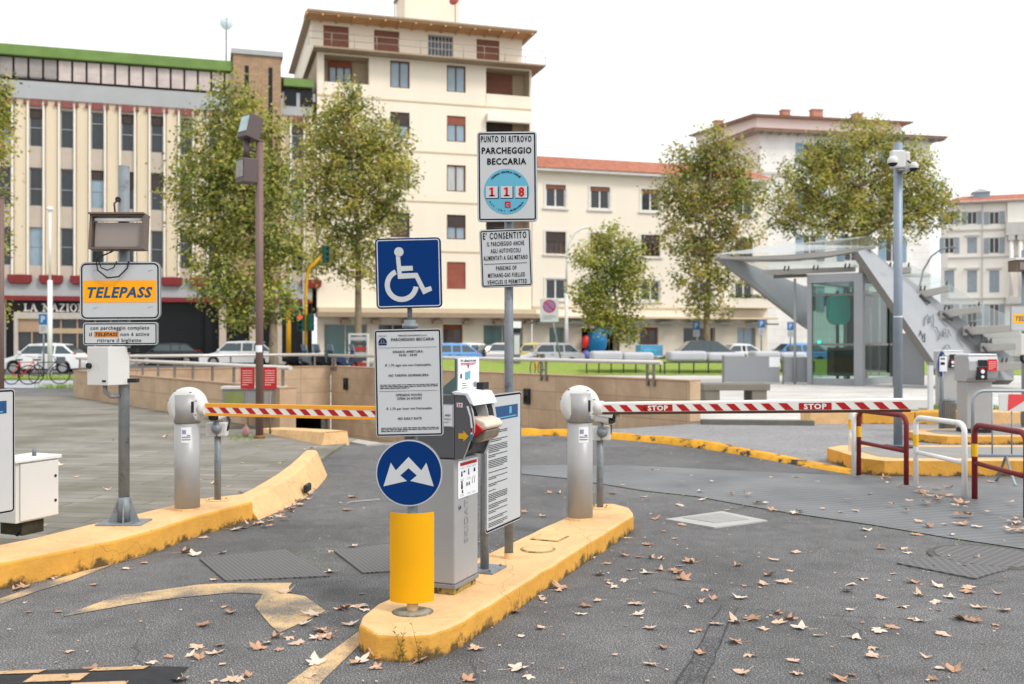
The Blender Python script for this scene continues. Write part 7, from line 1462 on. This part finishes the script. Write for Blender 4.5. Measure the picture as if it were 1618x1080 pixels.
# ================================================================== CARS
tyre = mat('tyre', '#1a1a1c', .8, 0, .1, 4); rimm = mat('wheel_rim', '#a9abae', .35, .6, .05, 4); cglassm = mat('car_glass', '#33454b', .06, 0, .15, 1, spec=.8); tail = mat('tail_light', '#b8141c', .25, 0, .05, 4); headl = mat('head_light', '#d4dade', .15, .1, .05, 4); bumper = mat('car_trim', '#26282a', .6)
def car(name, label, px, d, L_, paint, kind='hatch', flip=False, yaw=0., Hc=None, lightbar=False):
    col = mat('car_'+paint, dict(white='#e4e6e8', blue='#5f9ad6', dark='#3a4044', yellow='#e3cf86', silver='#b5babf', redwhite='#d9d4d4', black='#1d1f22', pale='#c9dbe6')[paint], .28, 0, .02, 2, spec=.6)
    Hc = Hc or dict(hatch=1.5, suv=1.62, sedan=1.46, van=1.95)[kind]
    p = Vector(((px-CX)/FPX*d, d, 0)); r = thing(name, label, 'car', p, yaw+(pi if flip else 0), 'cars parked along the street'); W2 = .86
    f = {'hatch': (.22, .36, .78, .95), 'suv': (.22, .36, .80, .97), 'sedan': (.24, .38, .68, .86), 'van': (.10, .24, .93, .985)}[kind]
    belt = .93 if kind != 'van' else 1.05; x0 = -L_/2
    X = lambda k: x0+L_*k
    wr = .31; wx = (X(.19), X(.80)); low = .24
    # lower body outline with wheel arches
    pts = [(X(0)+.02, low+.05), (X(0), .55), (X(.015), .68), (X(f[0]-.02), belt-.06), (X(f[0]), belt), (X(f[3]), belt+.02), (X(.995), .82), (X(1), .5), (X(.99), low+.03)]
    for wxx in reversed(wx): pts += [(wxx+(wr+.05)*cos(t), max(low, .31+(wr+.05)*sin(t))) for t in [radians(k) for k in range(-10, 195, 17)]]
    mb = MB(); n = len(pts); ys = lambda z: W2-.05*abs(z-.6)
    mb.add([(x, -ys(z), z) for x, z in pts]+[(x, ys(z), z) for x, z in pts], [tuple(range(n)), tuple(range(2*n-1, n-1, -1))], col); mb.add([(x, -ys(z), z) for x, z in pts]+[(x, ys(z), z) for x, z in pts], [(i, n+i, n+(i+1) % n, (i+1) % n) for i in range(n)], col)
    gh = [(X(f[0]), belt), (X(f[1]), Hc-.05), (X((f[1]+f[2])/2), Hc), (X(f[2]), Hc-.06), (X(f[3]), belt+.02)]
    wg = lambda z: .82-.20*(z-belt)/(Hc-belt)
    mb.add([(x, -wg(z), z) for x, z in gh]+[(x, wg(z), z) for x, z in gh], [tuple(range(5)), tuple(range(9, 4, -1))]+[(i, 5+i, 6+i, i+1) for i in range(4)], col); mb.build('body', r, bevel=.03)
    def side(xa, za, xb, zb, xc, zc, xd, zd, sy): return [(xa, sy*(wg(za)+.008), za), (xb, sy*(wg(zb)+.008), zb), (xc, sy*(wg(zc)+.008), zc), (xd, sy*(wg(zd)+.008), zd)]
    zt_, zb_ = Hc-.14, belt+.05
    def xe(z, a, b): return a[0]+(b[0]-a[0])*(z-a[1])/(b[1]-a[1])
    fr = lambda z: xe(z, gh[0], gh[1])+.07; bk = lambda z: xe(z, gh[4], gh[3])-.10; mid = X((f[1]+f[2])/2-.02); cc = X(f[2]-.10)
    for sy in (-1, 1):
        for (la, ra) in (((fr(zb_), fr(zt_)), (mid-.04, mid-.04)), ((mid+.04, mid+.04), (cc, cc)), ((cc+.08, cc+.08), (bk(zb_), bk(zt_)))):
            if ra[0]-la[0] < .1: continue
            mb = MB(); mb.add(side(la[0], zb_, ra[0], zb_, max(ra[1], la[1]+.05), zt_, la[1], zt_, sy), [(0, 1, 2, 3)], cglassm); mb.build('window', r, recalc=False)
    mb = MB(); a, b = gh[0], gh[1]; q = lambda t, o: (a[0]+(b[0]-a[0])*t-o*.012, wg(a[1]+(b[1]-a[1])*t)-.07, a[1]+(b[1]-a[1])*t+o*.008); u, v = q(.08, 1), q(.94, 1); mb.add([(u[0], -u[1], u[2]), (u[0], u[1], u[2]), (v[0], v[1], v[2]), (v[0], -v[1], v[2])], [(0, 1, 2, 3)], cglassm); mb.build('windscreen', r, recalc=False)
    mb = MB(); a, b = gh[4], gh[3]; q = lambda t, o: (a[0]+(b[0]-a[0])*t+o*.012, wg(a[1]+(b[1]-a[1])*t)-.07, a[1]+(b[1]-a[1])*t+o*.006); u, v = q(.12, 1), q(.92, 1); mb.add([(u[0], -u[1], u[2]), (u[0], u[1], u[2]), (v[0], v[1], v[2]), (v[0], -v[1], v[2])], [(0, 1, 2, 3)], cglassm); mb.build('rear_window', r, recalc=False)
    for wxx in wx:
        for sy in (-1, 1):
            mb = MB(); mb.cyl((wxx, sy*.64, .31), (wxx, sy*.83, .31), .31, tyre, n=20); wo = mb.build('wheel', r); mb = MB(); mb.cyl((wxx, sy*.832, .31), (wxx, sy*.845, .31), .20, rimm, n=16); mb.build('rim', wo)
    for sy in (-1, 1):
        mb = MB(); zt2 = belt+.16; mb.box(X(f[3])-.12, X(f[3])+.02, sy*.76-.06, sy*.76+.085, .80, zt2-.08, tail); mb.build('tail_light', r, bevel=.02)
        mb = MB(); mb.box(X(.0)+.01, X(.07), sy*.66-.14, sy*.66+.16, .60, .74, headl); mb.build('headlight', r, bevel=.03)
        mb = MB(); mb.box(fr(zb_)+.0, fr(zb_)+.14, sy*.90-.09, sy*.90+.09, zb_-.01, zb_+.13, col if kind != 'sedan' else bumper); mb.build('wing_mirror', r, bevel=.03)
    mb = MB(); 
    for wy in (-1, 1):
        for xx in (mid-.22, cc-.22): mb.box(xx, xx+.16, wy*(W2-.01)-.012, wy*(W2-.01)+.012, .80, .83, bumper)
    mb.build('door_handle', r) if kind != 'van' else None
    mb = MB(); mb.box(X(.20)+.4, X(.80)-.4, -W2+.03, W2-.03, .18, low+.06, bumper); mb.build('sill', r)
    return r
car('parked_car', 'white hatchback with tall red tail lights beside the bicycles at left', 72, 49, 3.8, 'white', 'hatch', yaw=.06)
car('parked_car', 'white people carrier facing left behind the ramp handrail', 379, 63, 4.7, 'white', 'suv', yaw=.05)
car('parked_car', 'light blue car half hidden behind the tariff board', 705, 57, 3.9, 'blue', 'hatch', yaw=.25)
car('parked_car', 'white car beyond the rear of the light blue car', 735, 65, 4.0, 'white', 'hatch', yaw=.3)
car('parked_car', 'dark grey car just left of the tall sign pole', 775, 64, 3.4, 'dark', 'hatch', yaw=.4, Hc=1.4)
car('parked_car', 'pale car with red lights behind the tall sign pole', 800, 62, 3.2, 'redwhite', 'hatch', yaw=1.3, flip=True)
car('parked_car', 'pale yellow car bonnet showing behind the white hatchback', 838, 63, 3.2, 'yellow', 'hatch', yaw=.1, Hc=1.5)
car('parked_car', 'white hatchback with small red tail light right of the tall sign pole', 868, 58, 3.9, 'white', 'hatch', yaw=.12, Hc=1.52)
car('parked_car', 'dark grey estate car parked behind the skylights', 1105, 58, 5.2, 'dark', 'sedan', yaw=.05, Hc=1.65)
car('parked_car', 'white saloon right of the dark grey estate car', 1165, 62, 3.6, 'white', 'sedan', yaw=.1)
car('parked_car', 'pale blue car roof just left of the lift', 1255, 61, 4.2, 'blue', 'hatch', yaw=.1, Hc=1.5)
car('parked_car', 'black car in front of the dark office entrance', 268, 66, 4.1, 'black', 'hatch', yaw=.15)
# ================================================================== BICYCLES AND SCOOTERS
chrome = mat('bike_metal', '#8f9296', .3, .6, .1, 6)
def bicycle(label, loc, yaw, colr, basket=False, lean=.0):
    fc = mat('bike_'+colr, dict(red='#c0392b', black='#25272a', orange='#e08a1e')[colr], .4, 0, .05, 4)
    r = thing('bicycle', label, 'bicycle', loc, yaw, 'bicycles in the park'); r.rotation_euler.x = lean
    R_ = .34
    for x in (-.52, .52):
        mb = MB(); mb.tube([(x+R_*cos(2*pi*i/22), 0, R_+.02+R_*sin(2*pi*i/22)) for i in range(22)], .02, tyre, n=6, closed=True); w_ = mb.build('wheel', r)
        mb = MB()
        for k in range(8): a = 2*pi*k/8; mb.tube([(x, 0, R_+.02), (x+R_*cos(a), 0, R_+.02+R_*sin(a))], .004, chrome, n=3)
        mb.build('spokes', w_)
    mb = MB(); bb = (-.08, 0, .30); st2 = (-.22, 0, .80); hd = (.36, 0, .82)
    for a, b in ((bb, st2), (bb, hd), (st2, hd), ((-.52, 0, .36), bb), ((-.52, 0, .36), st2), ((.52, 0, .36), (.33, 0, .95))): mb.tube([a, b], .017, fc, n=6)
    mb.build('frame', r); mb = MB(); mb.prism_xy([(-.36, -.07), (-.36, .07), (-.12, .02), (-.12, -.02)], .88, .93, bumper); mb.tube([st2, (-.24, 0, .88)], .014, chrome, n=6); mb.build('saddle', r)
    mb = MB(); mb.tube([(.22, -.28, 1.02), (.33, -.1, 1.0), (.33, .1, 1.0), (.22, .28, 1.02)], .013, chrome, n=6); mb.build('handlebar', r)
    if basket: mb = MB(); mb.box(.40, .68, -.16, .16, .78, 1.0, mat('basket_grey', '#55595c', .7)); mb.build('basket', r)
    return r
bicycle('red framed bicycle leaning by the white hatchback', (-17.9, 36.5, 0), 1.15, 'red', False, .08); bicycle('black city bicycle parked beside the red one', (-17.05, 36.3, 0), .55, 'black', True, .06)
bicycle('orange hire bicycle parked on the lawn edge behind the tan wall', (P(848, 580, 45).x, 45, 0), 1.2, 'orange', True)
def scooter(label, px, d, yaw, colr):
    p = Vector(((px-CX)/FPX*d, d, 0)); r = thing('motor_scooter', label, 'motor scooter', p, yaw, 'scooters behind the ramp wall'); bc = mat('scooter_'+colr, dict(black='#1c1d20', grey='#5a5d61', blue='#2b3a55')[colr], .35, 0, .05, 3)
    for x in (-.62, .62): mb = MB(); mb.tube([(x+.18*cos(2*pi*i/16), 0, .24+.18*sin(2*pi*i/16)) for i in range(16)], .065, tyre, n=8, closed=True); mb.build('wheel', r)
    mb = MB(); mb.prism_xz([(-.95, .72), (-.75, .82), (-.1, .80), (.05, .40), (.30, .38), (.42, .95), (.52, 1.02), (.58, .9), (.50, .34), (.40, .26), (-.25, .24), (-.5, .42), (-.9, .5)], -.16, .16, bc); mb.build('body', r, bevel=.05)
    mb = MB(); mb.box(-.85, -.10, -.15, .15, .82, .90, bumper); mb.build('seat', r, bevel=.03); mb = MB(); mb.tube([(.36, -.34, 1.06), (.45, 0, 1.04), (.36, .34, 1.06)], .02, bumper, n=6); mb.build('handlebar', r); mb = MB(); mb.prism_xz([(.50, 1.0), (.56, 1.0), (.42, 1.42), (.38, 1.42)], -.2, .2, glassb); mb.build('windshield', r)
for px, d, y_, c_, l_ in ((470, 54, .9, 'black', 'black scooter under the red traffic signal'), (492, 54, 1.1, 'grey', 'grey scooter right of the yellow signal mast'), (512, 54.5, 1.0, 'black', 'black scooter farthest right behind the handrail'), (545, 55, .8, 'blue', 'dark blue scooter left of the tree trunk')): scooter(l_, px, d, y_, c_)
# ================================================================== TREES
bark = mat('plane_bark', '#8f8069', .85, 0, .22, 2.5, .5, 12, dirt='#5c5343', dthr=.54, dscale=3.5, dsoft=.08)
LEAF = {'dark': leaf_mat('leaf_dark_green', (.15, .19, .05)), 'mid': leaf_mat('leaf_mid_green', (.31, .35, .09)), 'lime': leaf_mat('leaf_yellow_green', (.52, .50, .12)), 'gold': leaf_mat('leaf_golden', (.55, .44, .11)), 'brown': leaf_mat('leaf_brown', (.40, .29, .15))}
def tree(label, base_px, d, lobes, n, mix, seed, trunk_r=.2, leaf=.26, trunk_lean=0., depth=.8, group='plane trees in the square', name='plane_tree', fork=None):
    """lobes: (px, py, rx, ry) ellipses of the crown seen in the photo; built in metres with real depth"""
    rd = random.Random(seed); s = d/FPX; bx = (base_px-CX)*s
    r = thing(name, label, 'tree', (bx, d, 0), 0, group); L3 = []
    mx_ = sum(l[0] for l in lobes)/len(lobes); my_ = sum(l[1] for l in lobes)/len(lobes)
    lobes = [(mx_+(a-mx_)*1.10, b_-2, c_*1.12, e_*1.10) for a, b_, c_, e_ in lobes]; n = int(n*1.9); leaf *= .80
    for (px, py, rx, ry) in lobes:
        L3.append((Vector(((px-CX)*s-bx, rd.uniform(-.35, .35)*rx*s, EYE+(CY-py)*s)), rx*s, max(.5, (rx+ry)/2*s*depth), ry*s))
    zc = sum(l[0].z for l in L3)/len(L3); ztop = max(l[0].z+l[3] for l in L3); zmin = min(l[0].z-l[3] for l in L3)
    mb = MB(); fk = fork or max(2.2, zmin+.8); tp = Vector((trunk_lean, 0, fk))
    tr = [(0, 0, -.05), (trunk_lean*.25, 0, fk*.35), (trunk_lean*.7, .03, fk*.75), tp]
    mb.tube(tr, .2, bark, n=10, radii=[trunk_r*1.25, trunk_r, trunk_r*.9, trunk_r*.82])
    top = Vector((sum(l[0].x for l in L3)/len(L3), 0, zc+(ztop-zc)*.55)); mb.tube([tp, tp.lerp(top, .4)+Vector((.15, .1, 0)), tp.lerp(top, .75), top], .1, bark, n=8, radii=[trunk_r*.82, trunk_r*.55, trunk_r*.32, .03])
    for c, rx, ry, rz in L3:
        k = rd.uniform(.0, .55); st_p = tp.lerp(top, max(0, min(.8, (c.z-rz*.7-tp.z)/max(.5, top.z-tp.z)))); m_ = st_p.lerp(c, .55)+Vector((rd.uniform(-.2, .2), rd.uniform(-.2, .2), -.1*rz))
        mb.tube([st_p, m_, c, c+Vector((0, 0, rz*.45))], .05, bark, n=6, radii=[trunk_r*.38, trunk_r*.26, trunk_r*.15, .015])
        for q in range(4):
            a = rd.uniform(0, 2*pi); e = c+Vector((rx*.75*cos(a), ry*.7*sin(a), rz*rd.uniform(-.1, .7))); mb.tube([m_.lerp(c, rd.random()), c.lerp(e, .5)+Vector((0, 0, .1)), e], .02, bark, n=5, radii=[trunk_r*.14, trunk_r*.09, .008])
    mb.build('trunk', r)
    # twigs carry sprays of leaves; sprays cluster so that gaps stay open
    mb = MB(); names = [k for k in mix]; wts = [mix[k] for k in names]; vol = [l[1]*l[2]*l[3] for l in L3]; vt = [v**.8 for v in vol]
    per = 9; V = []; Fs = {k: [] for k in names}
    for i in range(n//per):
        c, rx, ry, rz = rd.choices(L3, vt)[0]
        while True:
            u = Vector((rd.gauss(0, 1), rd.gauss(0, 1), rd.gauss(0, 1))).normalized()
            if u.z > -.75 or rd.random() < .5: break
        rr = rd.random()**.40*(1.0+(.14*abs(rd.gauss(0, 1)) if rd.random() < .3 else 0))
        p = c+Vector((u.x*rx, u.y*ry, u.z*rz))*rr
        f1 = math.sin(p.x*2.3+seed+1.3*math.sin(p.z*1.1))*math.sin(p.y*2.1+2+p.z*.6)*math.sin(p.z*2.0+1+.9*math.sin(p.x*1.3))
        hsh = math.sin(p.x*1.3+seed)*math.sin(p.z*1.5+1+seed*.3)
        if f1 < -.20 and rd.random() < .9: continue
        kw = [w_*(1.0+1.8*((hsh > .1) if k in ('lime', 'gold', 'brown') else (hsh < -.1 or rr < .62) if k == 'dark' else 0)) for k, w_ in zip(names, wts)]  # inner sprays favour dark leaves: crown shade put into the leaf colour
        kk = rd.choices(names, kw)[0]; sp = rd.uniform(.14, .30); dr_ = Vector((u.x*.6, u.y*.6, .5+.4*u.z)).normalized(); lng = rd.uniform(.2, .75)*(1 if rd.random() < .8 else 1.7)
        for j in range(per):
            q = p+dr_*lng*(j/per-.3)+Vector((rd.gauss(0, sp), rd.gauss(0, sp), rd.gauss(0, sp*.8)))
            k2 = kk if rd.random() < .88 else rd.choice(names); z = leaf*rd.uniform(.55, 1.15)
            nrm = Vector((u.x*.55+rd.gauss(0, .45), u.y*.55+rd.gauss(0, .45), .55+rd.gauss(0, .45))).normalized(); t1 = nrm.orthogonal().normalized(); a = rd.uniform(0, 2*pi); t2 = nrm.cross(t1); ax_ = t1*cos(a)+t2*sin(a); bx_ = nrm.cross(ax_)
            o = len(V); V += [tuple(q-ax_*z*.5), tuple(q+bx_*z*.42-ax_*z*.05+nrm*z*.06), tuple(q+ax_*z*.55), tuple(q-bx_*z*.42-ax_*z*.05+nrm*z*.06)]; Fs[k2].append((o, o+1, o+2, o+3))
    for k in names:
        if LEAF[k] not in mb.mats: mb.mats.append(LEAF[k])
        idx = mb.mats.index(LEAF[k])
        for f in Fs[k]: mb.f.append(list(f)); mb.mi.append(idx); mb.sm.append(False)
    mb.v = V; mb.build('crown', r, recalc=False); return r
gr = {'dark': .9, 'mid': 1.5, 'lime': .9, 'gold': .15}; au = {'dark': .6, 'mid': 1.0, 'lime': 1.2, 'gold': .7, 'brown': .1}; br_ = {'dark': .6, 'mid': 1.0, 'lime': .6, 'gold': .4, 'brown': .8}
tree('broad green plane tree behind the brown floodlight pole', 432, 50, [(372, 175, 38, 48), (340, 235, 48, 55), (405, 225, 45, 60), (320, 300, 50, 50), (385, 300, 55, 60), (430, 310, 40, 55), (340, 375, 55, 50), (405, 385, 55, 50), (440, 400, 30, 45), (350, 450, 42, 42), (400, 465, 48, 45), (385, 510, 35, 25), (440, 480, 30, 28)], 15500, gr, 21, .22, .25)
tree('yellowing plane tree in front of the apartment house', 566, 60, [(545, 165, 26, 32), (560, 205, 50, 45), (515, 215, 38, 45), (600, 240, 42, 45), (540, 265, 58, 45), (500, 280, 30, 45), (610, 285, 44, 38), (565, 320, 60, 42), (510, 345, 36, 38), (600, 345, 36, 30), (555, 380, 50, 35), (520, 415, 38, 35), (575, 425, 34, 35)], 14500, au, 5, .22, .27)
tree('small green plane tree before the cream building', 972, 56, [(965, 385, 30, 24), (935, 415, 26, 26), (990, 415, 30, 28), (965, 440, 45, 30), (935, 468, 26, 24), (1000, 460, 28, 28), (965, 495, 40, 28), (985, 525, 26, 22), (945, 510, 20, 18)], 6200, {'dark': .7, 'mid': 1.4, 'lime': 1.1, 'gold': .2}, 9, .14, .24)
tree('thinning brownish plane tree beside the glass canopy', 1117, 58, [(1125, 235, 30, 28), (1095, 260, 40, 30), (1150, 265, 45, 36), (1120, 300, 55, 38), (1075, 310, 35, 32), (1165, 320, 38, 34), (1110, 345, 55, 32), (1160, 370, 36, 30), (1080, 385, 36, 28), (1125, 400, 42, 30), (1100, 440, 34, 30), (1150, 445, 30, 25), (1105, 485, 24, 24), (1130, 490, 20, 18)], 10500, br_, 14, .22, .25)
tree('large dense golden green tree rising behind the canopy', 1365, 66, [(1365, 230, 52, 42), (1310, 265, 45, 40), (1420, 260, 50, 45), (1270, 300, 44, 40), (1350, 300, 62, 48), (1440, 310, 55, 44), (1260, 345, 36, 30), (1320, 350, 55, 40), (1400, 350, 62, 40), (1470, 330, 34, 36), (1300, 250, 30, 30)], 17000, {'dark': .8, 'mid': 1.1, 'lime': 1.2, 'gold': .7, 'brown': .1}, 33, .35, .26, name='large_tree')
tree('plane tree cut off by the left edge of view', -32, 47, [(-12, 165, 32, 40), (-18, 215, 40, 40), (-30, 270, 40, 45), (-40, 330, 40, 40), (-20, 390, 26, 30), (-8, 495, 14, 14), (-30, 130, 30, 30)], 4500, au, 41, .2, .26)
# ================================================================== FALLEN LEAVES
lf = [mat('leaf_tan', '#cbae97', .75, 0, .16, 30, .3, 80), mat('leaf_pale', '#d3c2b1', .75, 0, .12, 30, .3, 80), mat('leaf_rust', '#b58e73', .75, 0, .2, 30, .3, 80), mat('leaf_brown_dry', '#9c7a62', .8, 0, .2, 30, .3, 80)]
def leaf_mesh(seed, m, curl):
    rd = random.Random(seed); n = 5; out = []
    tips = [(-150, .55), (-100, .80), (-90+90-35, .95), (90-90+0, 0)]
    angs = [(-128, .62), (-62, .92), (0, 1.0), (62, .92), (128, .62)]; pts = []
    for i, (a, l) in enumerate(angs):
        l *= rd.choice([rd.uniform(.85, 1.12), rd.uniform(.55, .95)]); a = a+rd.uniform(-9, 9)
        for da, f in ((-22, .66), (-9, .84), (0, 1.0), (10, .80), (21, .64)): pts.append((radians(a+da), l*f))
        pts.append((radians(a+33), l*.52 if i < 4 else l*.22))
    N_ = len(pts); sc = .075; ax_ = rd.uniform(0, pi); fold = rd.uniform(-.3, .5); vs = [(0, 0, .004)]
    def Z(x, y, rr): 
        u = x*cos(ax_)+y*sin(ax_); v = -x*sin(ax_)+y*cos(ax_)
        return .005+curl*(u*u*2.6+.8*v*v)+.005*math.sin(u*60+seed)*rr
    for ring_ in (.5, 1.0):
        for a, l in pts: x, y = sc*l*ring_*sin(a), sc*l*ring_*cos(a); vs.append((x, y, Z(x, y, ring_)))
    fs = [(0, 1+i, 1+(i+1) % N_) for i in range(N_)]+[(1+i, 1+N_+i, 1+N_+(i+1) % N_, 1+(i+1) % N_) for i in range(N_)]
    mb = MB(); mb.add(vs, fs, m, True); mb.tube([(0, -.0, .006), (.004, -.05, .006), (.012, -.085, .012)], .0013, m, n=4)
    me = mb.build('fallen_leaf', recalc=False); d_ = me.data; bpy.data.objects.remove(me); return d_
VAR = [(k, m, leaf_mesh(k*7+m, lf[m], c)) for k, (m, c) in enumerate(((0, .5), (0, 1.6), (1, .35), (1, 1.5), (2, 2.6), (0, 3.4), (3, 2.2), (2, .8), (1, 2.8), (0, .25), (0, -1.6), (1, -1.2), (2, 3.6), (0, 2.2)))]
z1 = '60,682 110,670 215,630 395,660 540,590 620,568 830,535 780,522 945,525 910,640 1210,695 985,775 860,835 290,945 935,918 840,930 805,965 850,975 920,955 715,968 655,993 580,1010 405,1025 1140,908 1100,935 1190,940 1270,912 1230,885 1165,885 1375,858 1350,890 1395,880 1290,828 1340,790 1480,830 1455,765 1530,752 1560,770 1525,990 1600,1015 1310,1050 1340,1000 1060,1050 995,1060 905,1070 780,1065 1505,285 1480,340 1505,495 1410,515 1410,605 1080,405 1000,425 870,460'
z1p = '1030,418 1060,410 1100,400 1125,392 1150,385 1165,372 1180,365 1195,352 1210,345 1235,335 1250,330 1262,318 1280,310 1265,290 1290,292 1300,265 1310,255 1320,240 1330,228 1335,215 1345,205 1352,196 1240,345 1205,372 1140,402 1275,300 1315,272 1335,245'
z1pav = '980,240 1030,265 1100,68 485,42 195,405 850,212 905,228 320,200 455,255 700,30 1190,140 1330,75 1300,80 1350,72 250,150 130,120 880,15 1030,140'
z2 = '165,285 155,495 140,830 120,760 175,750 25,858 50,880 280,970 340,980 430,990 175,992 250,1015 675,935 870,878 960,845 965,725 845,775 895,715 1030,685 1050,675 905,1050 850,1020 1150,750 1200,728 1120,785 1360,742 1365,788 1415,845 1480,928 1430,1000 1320,640 1340,595 1410,610 1470,597 1540,608 1560,635 1235,570 1320,535 1420,545 1370,543 1210,615 1240,640 1250,655 1265,670 1530,463 1330,460 1415,487 1555,405 1590,560 1520,598 1395,285 1440,175 1400,200 1400,225 1480,185 1580,198 1565,220 1550,320 1260,270 990,268 1035,268 960,368 885,350 640,1070 1170,545 1310,235 1440,378'
z3 = '155,400 150,320 240,298 185,195 290,215 165,220 240,260 370,270 440,272 480,310 510,310 430,325 380,330 350,340 545,342 635,353 660,345 755,333 840,348 905,342 740,220 650,200 540,200 870,292 960,270 1060,315 1120,340 1170,390 945,427 1155,447 1220,412 1310,445 1280,400 1350,400 1410,410 1380,360 1340,360 1460,345 1340,400 555,555 530,618 615,600 600,650 650,522 1010,505 1110,505 1130,525 1310,540 1420,548 1240,580 1360,578 1060,612 920,635 1155,650 880,660 865,685 1255,670 1370,670 1390,692 1510,697 1180,705 1250,735 1310,715 1430,760 1530,770 1095,755 1005,718 875,765 410,715 295,722 235,732 185,752 65,550 70,598 120,595 140,608 160,635 150,580 260,680 205,565 20,490 390,578 510,657 30,845 85,930 30,1000 235,852 305,828 250,950 395,905 460,810 400,820 505,850 575,820 610,805 560,780 670,845 740,877 895,887 450,960 640,985 655,1038 420,1035 975,928 975,965 1000,855 1050,843 1265,872 1210,968 1140,805 1180,815 1360,805 1410,818 1500,830 1260,1015 1320,1030 1230,1065 880,1045 840,1065'
z3p = '1030,190 1020,205 1040,225 1180,270 1160,262 1200,282 1220,265 1240,275 1260,290 1280,272 1300,280 1320,295 1350,310 1240,250 1330,320 1480,220 1560,310 1580,410 1600,430 1570,390 1540,410 1590,395 1610,415 1560,425 1600,380 1300,250 1150,240 1130,300 1210,305 1085,230 1380,325'
rd = random.Random(77); count = [0]; used = {}
def mat_z(p):
    for i in range(len(NP)-1):
        if NP[i].x <= p.x <= NP[i+1].x or (i == len(NP)-2 and p.x > NP[i].x):
            k = min(1, (p.x-NP[i].x)/(NP[i+1].x-NP[i].x)); yn = NP[i].y*(1-k)+NP[i+1].y*k
            q = [(f_.x, f_.y) for f_ in FP]; yf = q[-1][1]
            for (xa, ya), (xb, yb) in zip(q, q[1:]):
                if xa <= p.x <= xb: yf = ya+(yb-ya)*(p.x-xa)/(xb-xa)
            f = (p.y-yn)/(yf-yn)
            return .01+math.exp(-((f-.55)/.22)**2)*.045 if 0 <= f <= 1 else 0.
    return 0.
LBL = {'z1': 'dry plane leaf lying on the entry lane left of the island', 'z1p': 'dry curled leaf in the drift against the sloped yellow kerb', 'z1v': 'fallen leaf lying on the stone pavement left of the kerb', 'z2': 'dry plane leaf lying on the asphalt around the island', 'z3': 'dry plane leaf scattered over the exit lane right of the island', 'z3p': 'dry leaf in the drift around the feet of the hoops'}
def put(key, zone, sx, sy, extra_z=.0, size=1.0, pick=None):
    p = G(zone[0]+sx/2.697, zone[1]+sy/2.697, extra_z); k, m, d_ = rd.choice(VAR) if pick is None else VAR[pick]
    f = size*rd.uniform(.5, 1.05); PUTS.append((f/p.y, key, d_, (p.x, p.y, extra_z+.004), f, (rd.gauss(0, .06), rd.gauss(0, .06), rd.uniform(0, 2*pi)))); count[0] += 1
PUTS = []
def coords(s): return [tuple(map(float, t.split(','))) for t in s.split()]
for q in coords(z1): put('z1', Z1, *q)
for q in coords(z1p)+coords(z1p)[4:]: put('z1p', Z1, q[0]+rd.gauss(0, 9), q[1]+rd.gauss(0, 6), rd.choice([0, 0, .015]), .95)
for q in coords(z1pav): put('z1v', Z1, *q, .03)
for q in coords(z2): put('z2', Z2, *q)
for q in coords(z3):
    z_m = mat_z(G(Z3[0]+q[0]/2.697, Z3[1]+q[1]/2.697)); put('z3', Z3, *q, z_m)
for q in coords(z3p)+[(a+rd.gauss(0, 14), b+rd.gauss(0, 9)) for a, b in coords(z3p)[:12]]: q = (q[0]+rd.gauss(0, 5), q[1]+rd.gauss(0, 4)); put('z3p', Z3, *q, mat_z(G(Z3[0]+q[0]/2.697, Z3[1]+q[1]/2.697))+rd.choice([.0, .012, .02]), 1.15)
PUTS.sort(key=lambda t: -t[0])                           # the 300 that show largest are things of their own, the far rest one mass
for _, key, d_, lc, f, ro in PUTS[:300]:
    o = bpy.data.objects.new('fallen_leaf', d_); COL.objects.link(o); o.location = lc; o.scale = (f, f, f); o.rotation_euler = ro; tag(o, LBL[key], 'leaf', 'fallen plane leaves')
mb = MB()
for _, key, d_, lc, f, ro in PUTS[300:]:
    Mx = Matrix.Translation(lc) @ Matrix.Rotation(ro[2], 4, 'Z') @ Matrix.Scale(f, 4)
    mb.add([Mx @ v.co for v in d_.vertices], [tuple(p.vertices) for p in d_.polygons], d_.materials[0], True)
tag(mb.build('leaves', recalc=False), 'far small fallen leaves along the back of the lanes', 'leaf litter', kind='stuff')
# crumbs of broken leaf and litter too many to count
mb = MB(); rd = random.Random(5)
for i in range(1500):
    y = rd.uniform(3.2, 15); x = rd.uniform(-.52, .54)*y*1.05
    if x < -2.1+.02*y and y > 6: continue
    s_ = rd.uniform(.004, .016)*(1 if rd.random() < .9 else 1.8); a = rd.uniform(0, 6.28); z = .006
    mb.add([(x+s_*cos(a+t)*rd.uniform(.6, 1), y+s_*sin(a+t)*rd.uniform(.6, 1), z+rd.uniform(0, .006)) for t in (0, 1.6, 3.1, 4.7)], [(0, 1, 2, 3)], rd.choice(lf))
tag(mb.build('leaf_crumbs', recalc=False), 'scattered crumbs of broken dry leaf across the lanes', 'leaf litter', kind='stuff')
